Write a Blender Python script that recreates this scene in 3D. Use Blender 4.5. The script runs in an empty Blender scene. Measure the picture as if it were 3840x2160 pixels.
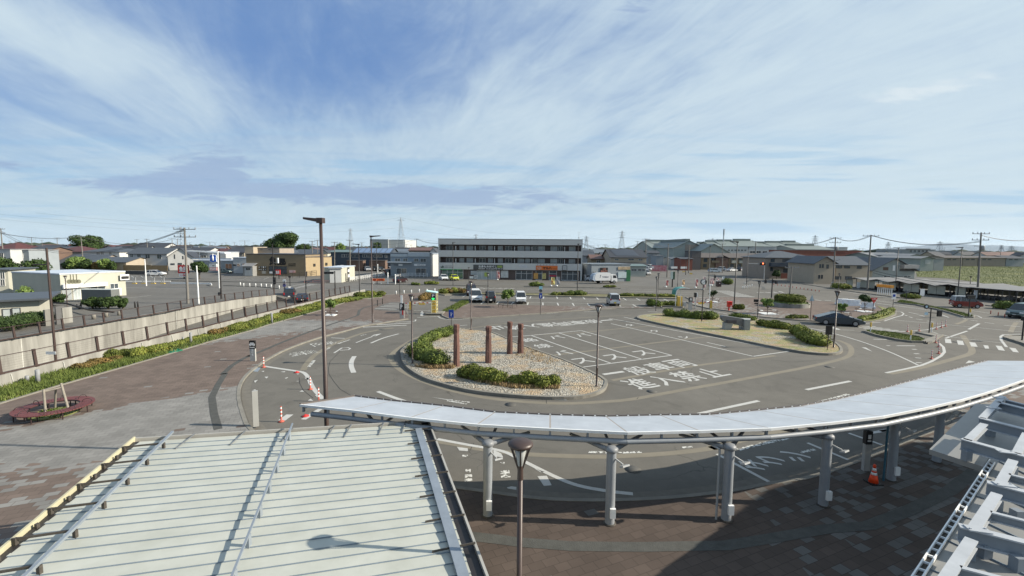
import bpy,bmesh,math,random
from mathutils import Vector,Matrix,noise
from mathutils.geometry import tessellate_polygon
PI = math.pi
R = math.radians
sc = bpy.context.scene
COL = sc.collection
H = 8.5
F = 1700.0
ROLL = 0.0078
TH = math.atan((1080 - 928.7) / F)
cam_d = bpy.data.cameras.new("camera")
cam = bpy.data.objects.new("camera",cam_d)
COL.objects.link(cam)
cam_d.sensor_width = 36.0
cam_d.lens = 36.0 * F / 3840.0
cam_d.clip_start = 0.1
cam_d.clip_end = 60000.0
fwd = Vector((0,math.cos(TH),-math.sin(TH)))
up0 = Vector((0,math.sin(TH),math.cos(TH)))
ri0 = Vector((1,0,0))
right = ri0 * math.cos(ROLL) + up0 * math.sin(ROLL)
up = up0 * math.cos(ROLL) - ri0 * math.sin(ROLL)
m = Matrix((right,up,-fwd)).transposed().to_4x4()
m.translation = Vector((0,0,H))
cam.matrix_world = m
sc.camera = cam
SUN_EL = R(28.5)
SUN_AZ = R(-3.0)          # measured from +X, counter-clockwise
sun_d = bpy.data.lights.new("sun",'SUN')
sun_d.energy = 5.0
sun_d.angle = R(0.53)
sun_d.color = (1.0,0.91,0.77)
sun = bpy.data.objects.new("sun",sun_d)
COL.objects.link(sun)
sdir = Vector((math.cos(SUN_EL) * math.cos(SUN_AZ),math.cos(SUN_EL) * math.sin(SUN_AZ),math.sin(SUN_EL)))
sun.rotation_euler = sdir.to_track_quat('Z','Y').to_euler()
sun.location = (60,-10,60)
sc.view_settings.view_transform = 'Standard'
sc.view_settings.look = 'None'
sc.view_settings.exposure = 0.7
sc.view_settings.gamma = 1.0
sc.cycles.max_bounces = 5
sc.cycles.diffuse_bounces = 3
sc.cycles.glossy_bounces = 3
sc.cycles.transparent_max_bounces = 6
sc.cycles.sample_clamp_indirect = 6.0
sc.cycles.use_denoising = True
def sky_world():
 w = bpy.data.worlds.new("World")
 sc.world = w
 w.use_nodes = True
 nt = w.node_tree
 N = nt.nodes; L = nt.links
 N.clear()
 def nd(t,**k):
  n = N.new(t)
  for a,b in k.items(): setattr(n,a,b)
  return n
 def mth(op,a,b=None,c=None,clamp=False):
  n = nd('ShaderNodeMath',operation=op,use_clamp=clamp)
  for i,v in enumerate((a,b,c)):
   if v is None: continue
   if isinstance(v,(int,float)): n.inputs[i].default_value = v
   else: L.new(v,n.inputs[i])
  return n.outputs[0]
 def ramp(v,lo,hi,a=0.0,b=1.0,smooth=True):
  n = nd('ShaderNodeMapRange',interpolation_type='SMOOTHSTEP' if smooth else 'LINEAR')
  L.new(v,n.inputs[0])
  for i,x in enumerate((lo,hi,a,b)): n.inputs[i + 1].default_value = x
  return n.outputs[0]
 def mixc(f,a,b):
  n = nd('ShaderNodeMix',data_type='RGBA')
  if isinstance(f,(int,float)): n.inputs[0].default_value = f
  else: L.new(f,n.inputs[0])
  for i,v in ((6,a),(7,b)):
   if isinstance(v,tuple): n.inputs[i].default_value = (*v,1)
   else: L.new(v,n.inputs[i])
  return n.outputs[2]
 def comb(x,y,z=0.0):
  n = nd('ShaderNodeCombineXYZ')
  for i,v in enumerate((x,y,z)):
   if isinstance(v,(int,float)): n.inputs[i].default_value = v
   else: L.new(v,n.inputs[i])
  return n.outputs[0]
 def nz(vec,scale,detail=6,rough=0.55,dist=0.0):
  n = nd('ShaderNodeTexNoise')
  L.new(vec,n.inputs['Vector'])
  n.inputs['Scale'].default_value = scale; n.inputs['Detail'].default_value = detail
  n.inputs['Roughness'].default_value = rough; n.inputs['Distortion'].default_value = dist
  return n.outputs[0]
 sky = nd('ShaderNodeTexSky',sky_type='NISHITA')
 sky.sun_disc = False
 sky.sun_elevation = SUN_EL
 sky.sun_rotation = PI / 2 - SUN_AZ
 sky.air_density = 1.0; sky.dust_density = 0.6; sky.ozone_density = 2.0
 tc = nd('ShaderNodeTexCoord')
 sx = nd('ShaderNodeSeparateXYZ'); L.new(tc.outputs['Generated'],sx.inputs[0])
 x,y,z = sx.outputs
 ay = mth('MAXIMUM',mth('ABSOLUTE',y),0.12)
 U = mth('DIVIDE',x,ay)
 V = mth('DIVIDE',z,ay)
 zc = mth('MAXIMUM',z,0.015)
 PX = mth('DIVIDE',x,mth('ADD',zc,0.06)); PY = mth('DIVIDE',y,mth('ADD',zc,0.06))
 plane = comb(PX,PY)
 def blob(u,v,ru,rv,ang=0.0):
  c,s = math.cos(R(ang)),math.sin(R(ang))
  du = mth('SUBTRACT',U,u); dv = mth('SUBTRACT',V,v)
  a = mth('DIVIDE',mth('ADD',mth('MULTIPLY',du,c),mth('MULTIPLY',dv,s)),ru)
  b = mth('DIVIDE',mth('SUBTRACT',mth('MULTIPLY',dv,c),mth('MULTIPLY',du,s)),rv)
  d = mth('ADD',mth('MULTIPLY',a,a),mth('MULTIPLY',b,b))
  return mth('POWER',2.71828,mth('MULTIPLY',d,-1.0))
 ca,sa = math.cos(R(-20)),math.sin(R(-20))
 def along(kx,ky): return comb(mth('MULTIPLY',mth('SUBTRACT',mth('MULTIPLY',PX,ca),mth('MULTIPLY',PY,sa)),kx),mth('MULTIPLY',mth('ADD',mth('MULTIPLY',PX,sa),mth('MULTIPLY',PY,ca)),ky))
 streak = nz(along(1.0,0.20),1.7,10,0.64,0.9)
 wisp = nz(along(1.6,0.45),3.2,10,0.68,1.3)
 broad = nz(plane,0.55,6,0.55,0.5)
 warp = comb(mth('ADD',U,mth('MULTIPLY',broad,0.25)),mth('ADD',V,mth('MULTIPLY',broad,0.12)))
 fm = nd('ShaderNodeMapping'); L.new(warp,fm.inputs[0])
 fm.inputs['Rotation'].default_value = (0,0,R(-20)); fm.inputs['Scale'].default_value = (2.2,6.0,1)
 fib = nz(fm.outputs[0],1.3,9,0.62,0.9)
 blue = blob(-0.44,0.42,0.50,0.22,-14)
 blue2 = blob(-1.2,0.27,0.30,0.10,-20)
 band = blob(-0.86,0.40,0.42,0.07,-19)
 patch = blob(-0.06,0.27,0.24,0.085,10)
 rightv = ramp(U,-0.35,0.6)
 lowv = ramp(V,0.30,0.05)
 hi_r = blob(0.95,0.40,0.55,0.28,20)
 v = mth('ADD',mth('ADD',mth('MULTIPLY',streak,0.95),mth('MULTIPLY',wisp,0.42)),mth('MULTIPLY',fib,0.35))
 v = mth('ADD',v,mth('MULTIPLY',broad,0.25))
 v = mth('SUBTRACT',v,0.63)
 v = mth('ADD',v,mth('MULTIPLY',rightv,0.26))
 v = mth('ADD',v,mth('MULTIPLY',lowv,0.14))
 v = mth('ADD',v,mth('MULTIPLY',band,0.38))
 v = mth('ADD',v,mth('MULTIPLY',patch,0.42))
 v = mth('ADD',v,mth('MULTIPLY',hi_r,0.10))
 v = mth('SUBTRACT',v,mth('MULTIPLY',blue,0.34))
 v = mth('SUBTRACT',v,mth('MULTIPLY',blue2,0.20))
 veil = ramp(v,-0.12,0.88,0.0,0.95)
 cm = nd('ShaderNodeMapping'); L.new(comb(U,V),cm.inputs[0])
 cm.inputs['Rotation'].default_value = (0,0,R(-13)); cm.inputs['Scale'].default_value = (2.0,9.0,1)
 cz = nz(cm.outputs[0],1.6,10,0.6,0.2)
 cr = blob(0.97,0.365,0.26,0.035,13)
 cr2 = blob(1.03,0.235,0.14,0.020,14)
 cr3 = blob(-0.56,0.325,0.13,0.025,-8)
 crs = mth('ADD',mth('ADD',cr,cr2),mth('MULTIPLY',cr3,0.35))
 crisp = ramp(mth('ADD',mth('MULTIPLY',crs,0.34),mth('MULTIPLY',cz,1.25)),0.86,1.04,0.0,0.8)
 bm = nd('ShaderNodeMapping'); L.new(comb(U,V),bm.inputs[0])
 bm.inputs['Scale'].default_value = (4.5,24.0,1)
 bz = nz(bm.outputs[0],2.2,12,0.70,0.6)
 bk = mth('ADD',blob(-0.28,0.112,0.56,0.034,-1),mth('MULTIPLY',blob(-0.67,0.165,0.13,0.05,8),0.85))
 bk = mth('ADD',bk,mth('MULTIPLY',blob(-1.10,0.17,0.12,0.018,0),0.65))
 bk = mth('ADD',bk,mth('MULTIPLY',blob(-0.90,0.135,0.14,0.012,0),0.5))
 bk = mth('ADD',bk,mth('MULTIPLY',blob(0.26,0.50,0.06,0.045,0),0.45))
 bank = ramp(mth('ADD',mth('MULTIPLY',bk,0.62),mth('MULTIPLY',bz,1.3)),0.88,1.16,0.0,0.8)
 hz = nd('ShaderNodeMapping'); L.new(comb(U,V),hz.inputs[0])
 hz.inputs['Scale'].default_value = (1.2,20.0,1); hz.inputs['Rotation'].default_value = (0,0,R(-3))
 hzn = nz(hz.outputs[0],1.6,8,0.6,0.3)
 low = mth('MULTIPLY',ramp(hzn,0.44,0.66,0.0,0.55),ramp(V,0.32,0.10))
 K = 6.15
 base = mixc(ramp(V,0.0,0.40),(0.32 * K,0.50 * K,0.69 * K),(0.14 * K,0.27 * K,0.56 * K))
 b = mixc(0.80,sky.outputs[0],base)
 horizon_r = mth('MULTIPLY',ramp(V,0.16,0.0),ramp(U,-0.9,0.9,0.35,0.8))
 b = mixc(horizon_r,b,(0.39 * K,0.57 * K,0.68 * K))
 b = mixc(veil,b,(0.63 * K,0.76 * K,0.84 * K))
 b = mixc(low,b,(0.56 * K,0.70 * K,0.78 * K))
 b = mixc(mth('MULTIPLY',ramp(hzn,0.50,0.34,0.0,0.55),mth('MULTIPLY',ramp(V,0.30,0.16),ramp(V,0.0,0.05))),b,(0.30 * K,0.53 * K,0.77 * K))
 b = mixc(bank,b,(0.33 * K,0.45 * K,0.66 * K))
 b = mixc(crisp,b,(0.74 * K,0.83 * K,0.88 * K))
 bg = nd('ShaderNodeBackground'); L.new(b,bg.inputs[0]); bg.inputs[1].default_value = 0.1
 out = nd('ShaderNodeOutputWorld'); L.new(bg.outputs[0],out.inputs[0])
sky_world()
TL = dict(a=(0,800,4.025),b=(640,800,4.025),c=(1280,800,4.025),d=(1920,800,4.025),e=(2560,800,4.025),f=(3200,800,4.025),
   g=(0,1100,2.6833),h=(880,1080,2.6833),i=(1400,1100,2.6833),j=(1900,1100,2.6833),k=(2880,1000,2.6833),
   l=(2880,1400,1.90625),m=(0,1400,1.90625),n=(1700,1500,1.84),o=(2600,1540,3.293),p=(3300,1440,4.0259),
   q=(1120,1440,4.025),r=(1380,1020,6.0375),s=(2500,1020,6.0375),D=(0,0,.67083),u=(0,1440,6.44),
   v=(1600,860,4.025),w=(1640,1780,3.3895),S=(0,0,1.0))
def ray(t,x,y):
 ox,oy,s = TL[t]
 px,py = ox + x / s,oy + y / s
 a = (px - 1920) / F; b = (1080 - py) / F
 d = right * a + up * b + fwd
 return d
def G(t,x,y,z=0.0):
 d = ray(t,x,y); k = (z - H) / d.z
 return Vector((d.x * k,d.y * k,z))
def AY(t,x,y,Y):
 d = ray(t,x,y); k = Y / d.y
 return Vector((d.x * k,Y,H + k * d.z))
def ZT(t,x,y,P):
 """height of the point above ground place P that is seen at x, y"""
 return AY(t,x,y,P.y).z
def GL(t,pts,z=0.0):
 return [G(t,a,b,z) for a,b in pts]
MATS = {}
def mat(name,col,rough=0.75,var=0.12,scale=1.5,metal=0.0,bump=0.0,bscale=None,spec=0.4,streak=False,col2=None,emit=0.0,detail=6):
 if name in MATS: return MATS[name]
 m = bpy.data.materials.new(name); m.use_nodes = True
 N = m.node_tree.nodes; L = m.node_tree.links
 b = N['Principled BSDF']
 b.inputs['Roughness'].default_value = rough; b.inputs['Metallic'].default_value = metal
 b.inputs['Specular IOR Level'].default_value = spec
 c1 = tuple(min(1,c * (1 - var)) for c in col); c2 = col2 or tuple(min(1,c * (1 + var)) for c in col)
 tc = N.new('ShaderNodeNewGeometry')
 src = tc.outputs['Position']
 if streak:
  mp = N.new('ShaderNodeMapping'); mp.inputs['Scale'].default_value = (1,1,0.12)
  L.new(src,mp.inputs[0]); src = mp.outputs[0]
 if var > 0 or col2:
  nz = N.new('ShaderNodeTexNoise'); nz.inputs['Scale'].default_value = scale; nz.inputs['Detail'].default_value = detail
  nz.inputs['Roughness'].default_value = 0.65
  L.new(src,nz.inputs['Vector'])
  rp = N.new('ShaderNodeMapRange'); rp.inputs[1].default_value = 0.3; rp.inputs[2].default_value = 0.7
  L.new(nz.outputs[0],rp.inputs[0])
  mx = N.new('ShaderNodeMix'); mx.data_type = 'RGBA'
  mx.inputs[6].default_value = (*c1,1); mx.inputs[7].default_value = (*c2,1)
  L.new(rp.outputs[0],mx.inputs[0]); L.new(mx.outputs[2],b.inputs['Base Color'])
 else:
  b.inputs['Base Color'].default_value = (*col,1)
 if bump:
  n2 = N.new('ShaderNodeTexNoise'); n2.inputs['Scale'].default_value = bscale or scale * 8; n2.inputs['Detail'].default_value = 5
  L.new(tc.outputs['Position'],n2.inputs['Vector'])
  bp = N.new('ShaderNodeBump'); bp.inputs['Strength'].default_value = bump; bp.inputs['Distance'].default_value = 0.05
  L.new(n2.outputs[0],bp.inputs['Height']); L.new(bp.outputs[0],b.inputs['Normal'])
 if emit:
  b.inputs['Emission Color'].default_value = (*col,1); b.inputs['Emission Strength'].default_value = emit
 MATS[name] = m
 return m
def nodes_of(name):
 m = bpy.data.materials.new(name); m.use_nodes = True; MATS[name] = m
 return m,m.node_tree.nodes,m.node_tree.links,m.node_tree.nodes['Principled BSDF']
def leafmat(name,dark,light,tip=None):
 if name in MATS: return MATS[name]
 m,N,L,b = nodes_of(name)
 g = N.new('ShaderNodeNewGeometry')
 nz = N.new('ShaderNodeTexNoise'); nz.inputs['Scale'].default_value = 0.9; nz.inputs['Detail'].default_value = 4
 L.new(g.outputs['Position'],nz.inputs['Vector'])
 ad = N.new('ShaderNodeMath'); ad.operation = 'MULTIPLY_ADD'; ad.inputs[1].default_value = 0.55
 L.new(g.outputs['Random Per Island'],ad.inputs[0]);
 rp = N.new('ShaderNodeMapRange'); rp.inputs[1].default_value = 0.35; rp.inputs[2].default_value = 0.65; rp.inputs[4].default_value = 0.5
 L.new(nz.outputs[0],rp.inputs[0]); L.new(rp.outputs[0],ad.inputs[2])
 cr = N.new('ShaderNodeValToRGB'); cr.color_ramp.elements[0].color = (*dark,1); cr.color_ramp.elements[1].color = (*light,1)
 if tip:
  e = cr.color_ramp.elements.new(0.93); e.color = (*light,1); cr.color_ramp.elements[2].color = (*tip,1)
 L.new(ad.outputs[0],cr.inputs[0]); L.new(cr.outputs[0],b.inputs['Base Color'])
 b.inputs['Roughness'].default_value = 0.75; b.inputs['Specular IOR Level'].default_value = 0.25
 b.inputs['Transmission Weight'].default_value = 0.0
 return m
class MB:
 def __init__(s): s.V = []; s.F = []; s.M = []; s.mi = 0; s.sm = []; s.smooth = False
 def add(s,vs,fs):
  n = len(s.V); s.V += [Vector(v) for v in vs]
  for f in fs: s.F.append([n + i for i in f]); s.M.append(s.mi); s.sm.append(s.smooth)
 def box(s,c,size,rz=0.0,rx=0.0):
  a,b,d = [q / 2 for q in size]
  m = Matrix.Rotation(rz,3,'Z') @ Matrix.Rotation(rx,3,'X')
  vs = [Vector(c) + m @ Vector((x,y,z)) for z in (-d,d) for x,y in ((-a,-b),(a,-b),(a,b),(-a,b))]
  s.add(vs,[(3,2,1,0),(4,5,6,7),(0,1,5,4),(1,2,6,5),(2,3,7,6),(3,0,4,7)])
 def bx(s,x0,x1,y0,y1,z0,z1): s.box(((x0 + x1) / 2,(y0 + y1) / 2,(z0 + z1) / 2),(abs(x1 - x0),abs(y1 - y0),abs(z1 - z0)))
 def beam(s,p0,p1,w,h,upv=Vector((0,0,1))):
  p0 = Vector(p0); p1 = Vector(p1); d = (p1 - p0).normalized()
  sd = d.cross(upv)
  if sd.length < 1e-4: sd = Vector((1,0,0))
  sd.normalize(); u = sd.cross(d)
  vs = [p + sd * a * w / 2 + u * b * h / 2 for p in (p0,p1) for a,b in ((-1,-1),(1,-1),(1,1),(-1,1))]
  s.add(vs,[(3,2,1,0),(4,5,6,7),(0,1,5,4),(1,2,6,5),(2,3,7,6),(3,0,4,7)])
 def prism(s,poly,z0,z1,cap=True):
  n = len(poly); P = [Vector((p[0],p[1],0)) for p in poly]
  zz = lambda z,p: z(p) if callable(z) else z
  vs = [Vector((p.x,p.y,zz(z0,p))) for p in P] + [Vector((p.x,p.y,zz(z1,p))) for p in P]
  fs = [(i,(i + 1) % n,n + (i + 1) % n,n + i) for i in range(n)]
  if cap:
   for t in tessellate_polygon([P]):
    fs.append(tuple(n + i for i in t))
  s.add(vs,fs)
 def poly(s,pts): s.add(pts,[tuple(range(len(pts)))])
 def flat(s,pts,z=None,holes=()):
  loops = [[Vector((p[0],p[1],0)) for p in pts]] + [[Vector((p[0],p[1],0)) for p in h] for h in holes]
  allp = [p for l in [pts,*holes] for p in l]
  vs = [Vector((p[0],p[1],(p[2] if z is None else z))) for p in allp]
  fs = []
  for t in tessellate_polygon(loops):
   a,b,c = [vs[i] for i in t]
   fs.append(t if (b - a).cross(c - a).z > 0 else t[::-1])
  s.add(vs,fs)
 def tube(s,p0,p1,r,r2=None,n=10,cap=True):
  r2 = r if r2 is None else r2
  p0 = Vector(p0); p1 = Vector(p1); d = (p1 - p0).normalized()
  a = d.orthogonal().normalized(); b = d.cross(a)
  vs = []
  for p,rr in ((p0,r),(p1,r2)):
   for i in range(n):
    t = 2 * PI * i / n; vs.append(p + a * math.cos(t) * rr + b * math.sin(t) * rr)
  fs = [(i,(i + 1) % n,n + (i + 1) % n,n + i) for i in range(n)]
  o = s.smooth; s.smooth = True; s.add(vs,fs); s.smooth = o
  if cap: s.add(vs,[tuple(range(n))[::-1],tuple(range(n,2 * n))])
 def path(s,pts,r,n=8):
  pts = [Vector(p) for p in pts]
  for a,b in zip(pts,pts[1:]): s.tube(a,b,r,n=n)
 def lathe(s,c,prof,n=20,smooth=True):
  c = Vector(c); vs = []
  for r,z in prof:
   for i in range(n): t = 2 * PI * i / n; vs.append(c + Vector((r * math.cos(t),r * math.sin(t),z)))
  fs = []
  for k in range(len(prof) - 1):
   for i in range(n):
    j = (i + 1) % n; fs.append((k * n + i,k * n + j,(k + 1) * n + j,(k + 1) * n + i))
  fs.append(tuple(range(n))[::-1]); fs.append(tuple((len(prof) - 1) * n + i for i in range(n)))
  o = s.smooth; s.smooth = smooth; s.add(vs,fs); s.smooth = o
 def ball(s,c,r,sub=2,jit=0.0,seed=0):
  bm = bmesh.new(); bmesh.ops.create_icosphere(bm,subdivisions=sub,radius=1.0)
  r = Vector(r) if hasattr(r,'__len__') else Vector((r,r,r)); c = Vector(c)
  vs = []
  for v in bm.verts:
   k = 1 + jit * noise.noise(v.co * 2.3 + Vector((seed,seed * 2,0)))
   vs.append(c + Vector((v.co.x * r.x,v.co.y * r.y,v.co.z * r.z)) * k)
  fs = [tuple(v.index for v in f.verts) for f in bm.faces]
  o = s.smooth; s.smooth = True; s.add(vs,fs); s.smooth = o
  bm.free()
 def strip(s,pts,w,z=0.0):
  """flat ribbon along a polyline"""
  P = [Vector((p[0],p[1],0)) for p in pts]; n = len(P); L = []; Rr = []
  for i in range(n):
   d = (P[min(i + 1,n - 1)] - P[max(i - 1,0)]).normalized(); nn = Vector((-d.y,d.x,0))
   ww = (w[i] if hasattr(w,'__len__') else w) / 2
   zz = z(P[i]) if callable(z) else z
   L.append(P[i] + nn * ww + Vector((0,0,zz))); Rr.append(P[i] - nn * ww + Vector((0,0,zz)))
  s.add(L + Rr,[(i,n + i,n + i + 1,i + 1) for i in range(n - 1)])
 def wall(s,pts,w,z0,z1,closed=False):
  """vertical solid along a polyline"""
  P = [Vector((p[0],p[1],0)) for p in pts]; n = len(P); A = []; B = []
  for i in range(n):
   if closed: d = (P[(i + 1) % n] - P[(i - 1) % n]).normalized()
   else: d = (P[min(i + 1,n - 1)] - P[max(i - 1,0)]).normalized()
   nn = Vector((-d.y,d.x,0)) * w / 2
   A.append(P[i] + nn); B.append(P[i] - nn)
  f0 = z0 if callable(z0) else (lambda p: z0); f1 = z1 if callable(z1) else (lambda p: z1)
  vs = [Vector((p.x,p.y,f0(p))) for p in A] + [Vector((p.x,p.y,f1(p))) for p in A] + [Vector((p.x,p.y,f1(p))) for p in B] + [Vector((p.x,p.y,f0(p))) for p in B]
  fs = []
  for i in range(n if closed else n - 1):
   j = (i + 1) % n
   for k in range(3): fs.append((k * n + i,k * n + j,(k + 1) * n + j,(k + 1) * n + i))
  if not closed: fs += [(0,n,2 * n,3 * n),(n - 1,4 * n - 1,3 * n - 1,2 * n - 1)]
  s.add(vs,fs)
 def leaves(s,blobs,n,size,seed=1,fill=0.35,flat=0.0):
  rnd = random.Random(seed)
  tot = sum(b[1][0] * b[1][1] + b[1][2] * b[1][0] for b in blobs)
  for c,r in blobs:
   c = Vector(c); k = int(n * (r[0] * r[1] + r[2] * r[0]) / tot)
   for _ in range(k):
    d = Vector((rnd.gauss(0,1),rnd.gauss(0,1),rnd.gauss(0,1))).normalized()
    rr = 1 - fill * rnd.random() ** 1.5
    lump = 1 + 0.22 * noise.noise(d * 2.1 + c)
    p = c + Vector((d.x * r[0],d.y * r[1],d.z * r[2])) * rr * lump
    if p.z < 0.02 + (s.zmin if hasattr(s,'zmin') else 0): continue
    nn = (d + Vector((rnd.gauss(0,.6),rnd.gauss(0,.6),rnd.gauss(0,.6) + flat))).normalized()
    a = nn.orthogonal().normalized(); a.rotate(Matrix.Rotation(rnd.random() * 6.3,3,nn)); b = nn.cross(a)
    q = size * (0.6 + 0.8 * rnd.random());
    s.add([p - a * q,p - b * q * .55,p + a * q,p + b * q * .55],[(0,1,2,3)])
 def obj(s,name,mats,parent=None,origin=None,label=None,kind=None,**k):
  me = bpy.data.meshes.new(name)
  o0 = Vector(origin) if origin is not None else Vector((0,0,0))
  me.from_pydata([v - o0 for v in s.V],[],s.F)
  if not isinstance(mats,(list,tuple)): mats = [mats]
  for q in mats: me.materials.append(q)
  me.polygons.foreach_set('material_index',s.M)
  me.polygons.foreach_set('use_smooth',s.sm)
  me.update()
  ob = bpy.data.objects.new(name,me); COL.objects.link(ob)
  if parent: ob.parent = parent
  elif origin is not None: ob.location = o0
  if label: ob['label'] = label
  if kind: ob['kind'] = kind
  for a,b in k.items(): ob[a] = b
  return ob
def thing(name,label,cat,loc=(0,0,0),rz=0.0,group=None):
 o = bpy.data.objects.new(name,None); COL.objects.link(o)
 o.empty_display_size = 0.3
 o.location = loc; o.rotation_euler = (0,0,rz); o['label'] = label; o['category'] = cat
 if group: o['group'] = group
 return o
def tag(o,label,cat,group=None):
 o['label'] = label; o['category'] = cat
 if group: o['group'] = group
 return o
def dup(root,loc,rz=None,label=None,group=None,scale=None):
 r = root.copy(); COL.objects.link(r); r.location = loc
 if rz is not None: r.rotation_euler = (0,0,rz)
 if scale: r.scale = scale
 if label: r['label'] = label
 if group: r['group'] = group
 for ch in KIDS.get(root.name,[]):
  c = ch.copy(); COL.objects.link(c); c.parent = r
  for g in KIDS.get(ch.name,[]):
   d = g.copy(); COL.objects.link(d); d.parent = c
 return r
KIDS = {}
def note_kids():
 KIDS.clear()
 for o in bpy.data.objects:
  if o.parent: KIDS.setdefault(o.parent.name,[]).append(o)
def struct(mb,name,m,z=None):
 return mb.obj(name,m,kind='structure')
def text_mb(mb,s,o,ux,uy,bold=0.02,depth=0.0,center=False,stretch=None):
 """lay glyphs with origin o, one em = |ux| wide / |uy| high"""
 cu = bpy.data.curves.new('t','FONT'); cu.body = s; cu.size = 1.0; cu.offset = bold; cu.resolution_u = 2
 ob = bpy.data.objects.new('t',cu); COL.objects.link(ob)
 me = ob.to_mesh()
 vs = [v.co.copy() for v in me.vertices]; fs = [tuple(p.vertices) for p in me.polygons]
 ob.to_mesh_clear(); bpy.data.objects.remove(ob); bpy.data.curves.remove(cu)
 if not vs: return
 x0 = min(v.x for v in vs); x1 = max(v.x for v in vs); y0 = min(v.y for v in vs); y1 = max(v.y for v in vs)
 o = Vector(o); ux = Vector(ux); uy = Vector(uy)
 if stretch:  # fit glyph box exactly into ux, uy
  mb.add([o + ux * ((v.x - x0) / (x1 - x0)) + uy * ((v.y - y0) / (y1 - y0)) for v in vs],fs)
 else:
  cx = (x0 + x1) / 2 if center else 0; cy = (y0 + y1) / 2 if center else 0
  mb.add([o + ux * (v.x - cx) + uy * (v.y - cy) for v in vs],fs)
def smooth_poly(pts,n=4,closed=False):
 """Catmull-Rom"""
 P = [Vector(p) for p in pts]; out = []; N = len(P)
 rng = range(N) if closed else range(N - 1)
 for i in rng:
  a,b,c,d = (P[(i - 1) % N],P[i],P[(i + 1) % N],P[(i + 2) % N]) if closed else (P[max(i - 1,0)],P[i],P[i + 1],P[min(i + 2,N - 1)])
  for k in range(n):
   t = k / n
   out.append(0.5 * ((2 * b) + (c - a) * t + (2 * a - 5 * b + 4 * c - d) * t * t + (3 * b - a - 3 * c + d) * t ** 3))
 if not closed: out.append(P[-1])
 return out
# GROUND MATERIALS
def asphalt(name,base,warm=0.0):
 m,N,L,b = nodes_of(name)
 g = N.new('ShaderNodeNewGeometry')
 def nz(s,d,r=0.6):
  n = N.new('ShaderNodeTexNoise'); n.inputs['Scale'].default_value = s; n.inputs['Detail'].default_value = d; n.inputs['Roughness'].default_value = r
  L.new(g.outputs['Position'],n.inputs['Vector']); return n.outputs[0]
 def mr(v,a,c,d,e):
  n = N.new('ShaderNodeMapRange'); L.new(v,n.inputs[0])
  for i,x in enumerate((a,c,d,e)): n.inputs[i + 1].default_value = x
  return n.outputs[0]
 def mul(a,c):
  n = N.new('ShaderNodeMath'); n.operation = 'MULTIPLY'; L.new(a,n.inputs[0])
  L.new(c,n.inputs[1]) if not isinstance(c,float) else setattr(n.inputs[1],'default_value',c)
  return n.outputs[0]
 v = mul(mr(nz(0.12,5),.3,.7,.86,1.14),mr(nz(1.1,6),.3,.7,.92,1.07))
 v = mul(v,mr(nz(60,3),.3,.7,.80,1.2))
 mpn = N.new('ShaderNodeMapping'); mpn.inputs['Scale'].default_value = (.35,.35,1); L.new(g.outputs['Position'],mpn.inputs[0])
 sn = N.new('ShaderNodeTexNoise'); sn.inputs['Scale'].default_value = 1.3; sn.inputs['Detail'].default_value = 9; sn.inputs['Distortion'].default_value = 1.2; L.new(mpn.outputs[0],sn.inputs['Vector'])
 v = mul(v,mr(sn.outputs[0],.56,.74,1.0,.80)); v = mul(v,mr(nz(3.1,4),.68,.76,1.0,.72))
 w = N.new('ShaderNodeTexNoise'); w.inputs['Scale'].default_value = 0.6; w.inputs['Detail'].default_value = 4
 L.new(g.outputs['Position'],w.inputs['Vector'])
 ad = N.new('ShaderNodeVectorMath'); ad.operation = 'MULTIPLY_ADD'; L.new(w.outputs[1],ad.inputs[0]); ad.inputs[1].default_value = (2,2,0)
 L.new(g.outputs['Position'],ad.inputs[2])
 vo = N.new('ShaderNodeTexVoronoi'); vo.feature = 'DISTANCE_TO_EDGE'; vo.inputs['Scale'].default_value = 0.16
 L.new(ad.outputs[0],vo.inputs['Vector'])
 ck = mr(vo.outputs[0],0.0,0.0045,0.62,1.0)
 msk = mr(nz(0.2,2),.5,.58,0.0,1.0)
 mx0 = N.new('ShaderNodeMix'); L.new(msk,mx0.inputs[0]); mx0.inputs[2].default_value = 1.0; L.new(ck,mx0.inputs[3])
 v = mul(v,mx0.outputs[0])
 c = N.new('ShaderNodeVectorMath'); c.operation = 'SCALE'; c.inputs[0].default_value = base; L.new(v,c.inputs['Scale'])
 L.new(c.outputs[0],b.inputs['Base Color']); b.inputs['Roughness'].default_value = 0.85; b.inputs['Specular IOR Level'].default_value = 0.3
 bp = N.new('ShaderNodeBump'); bp.inputs['Strength'].default_value = 0.35; bp.inputs['Distance'].default_value = 0.01
 L.new(nz(70,3),bp.inputs['Height']); L.new(bp.outputs[0],b.inputs['Normal'])
 return m
ASPH = asphalt('asphalt_material',(0.120,0.113,0.098))
ASPH2 = asphalt('street_asphalt_material',(0.128,0.123,0.110))
ASPH3 = asphalt('lot_asphalt_material',(0.122,0.117,0.106))
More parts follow.
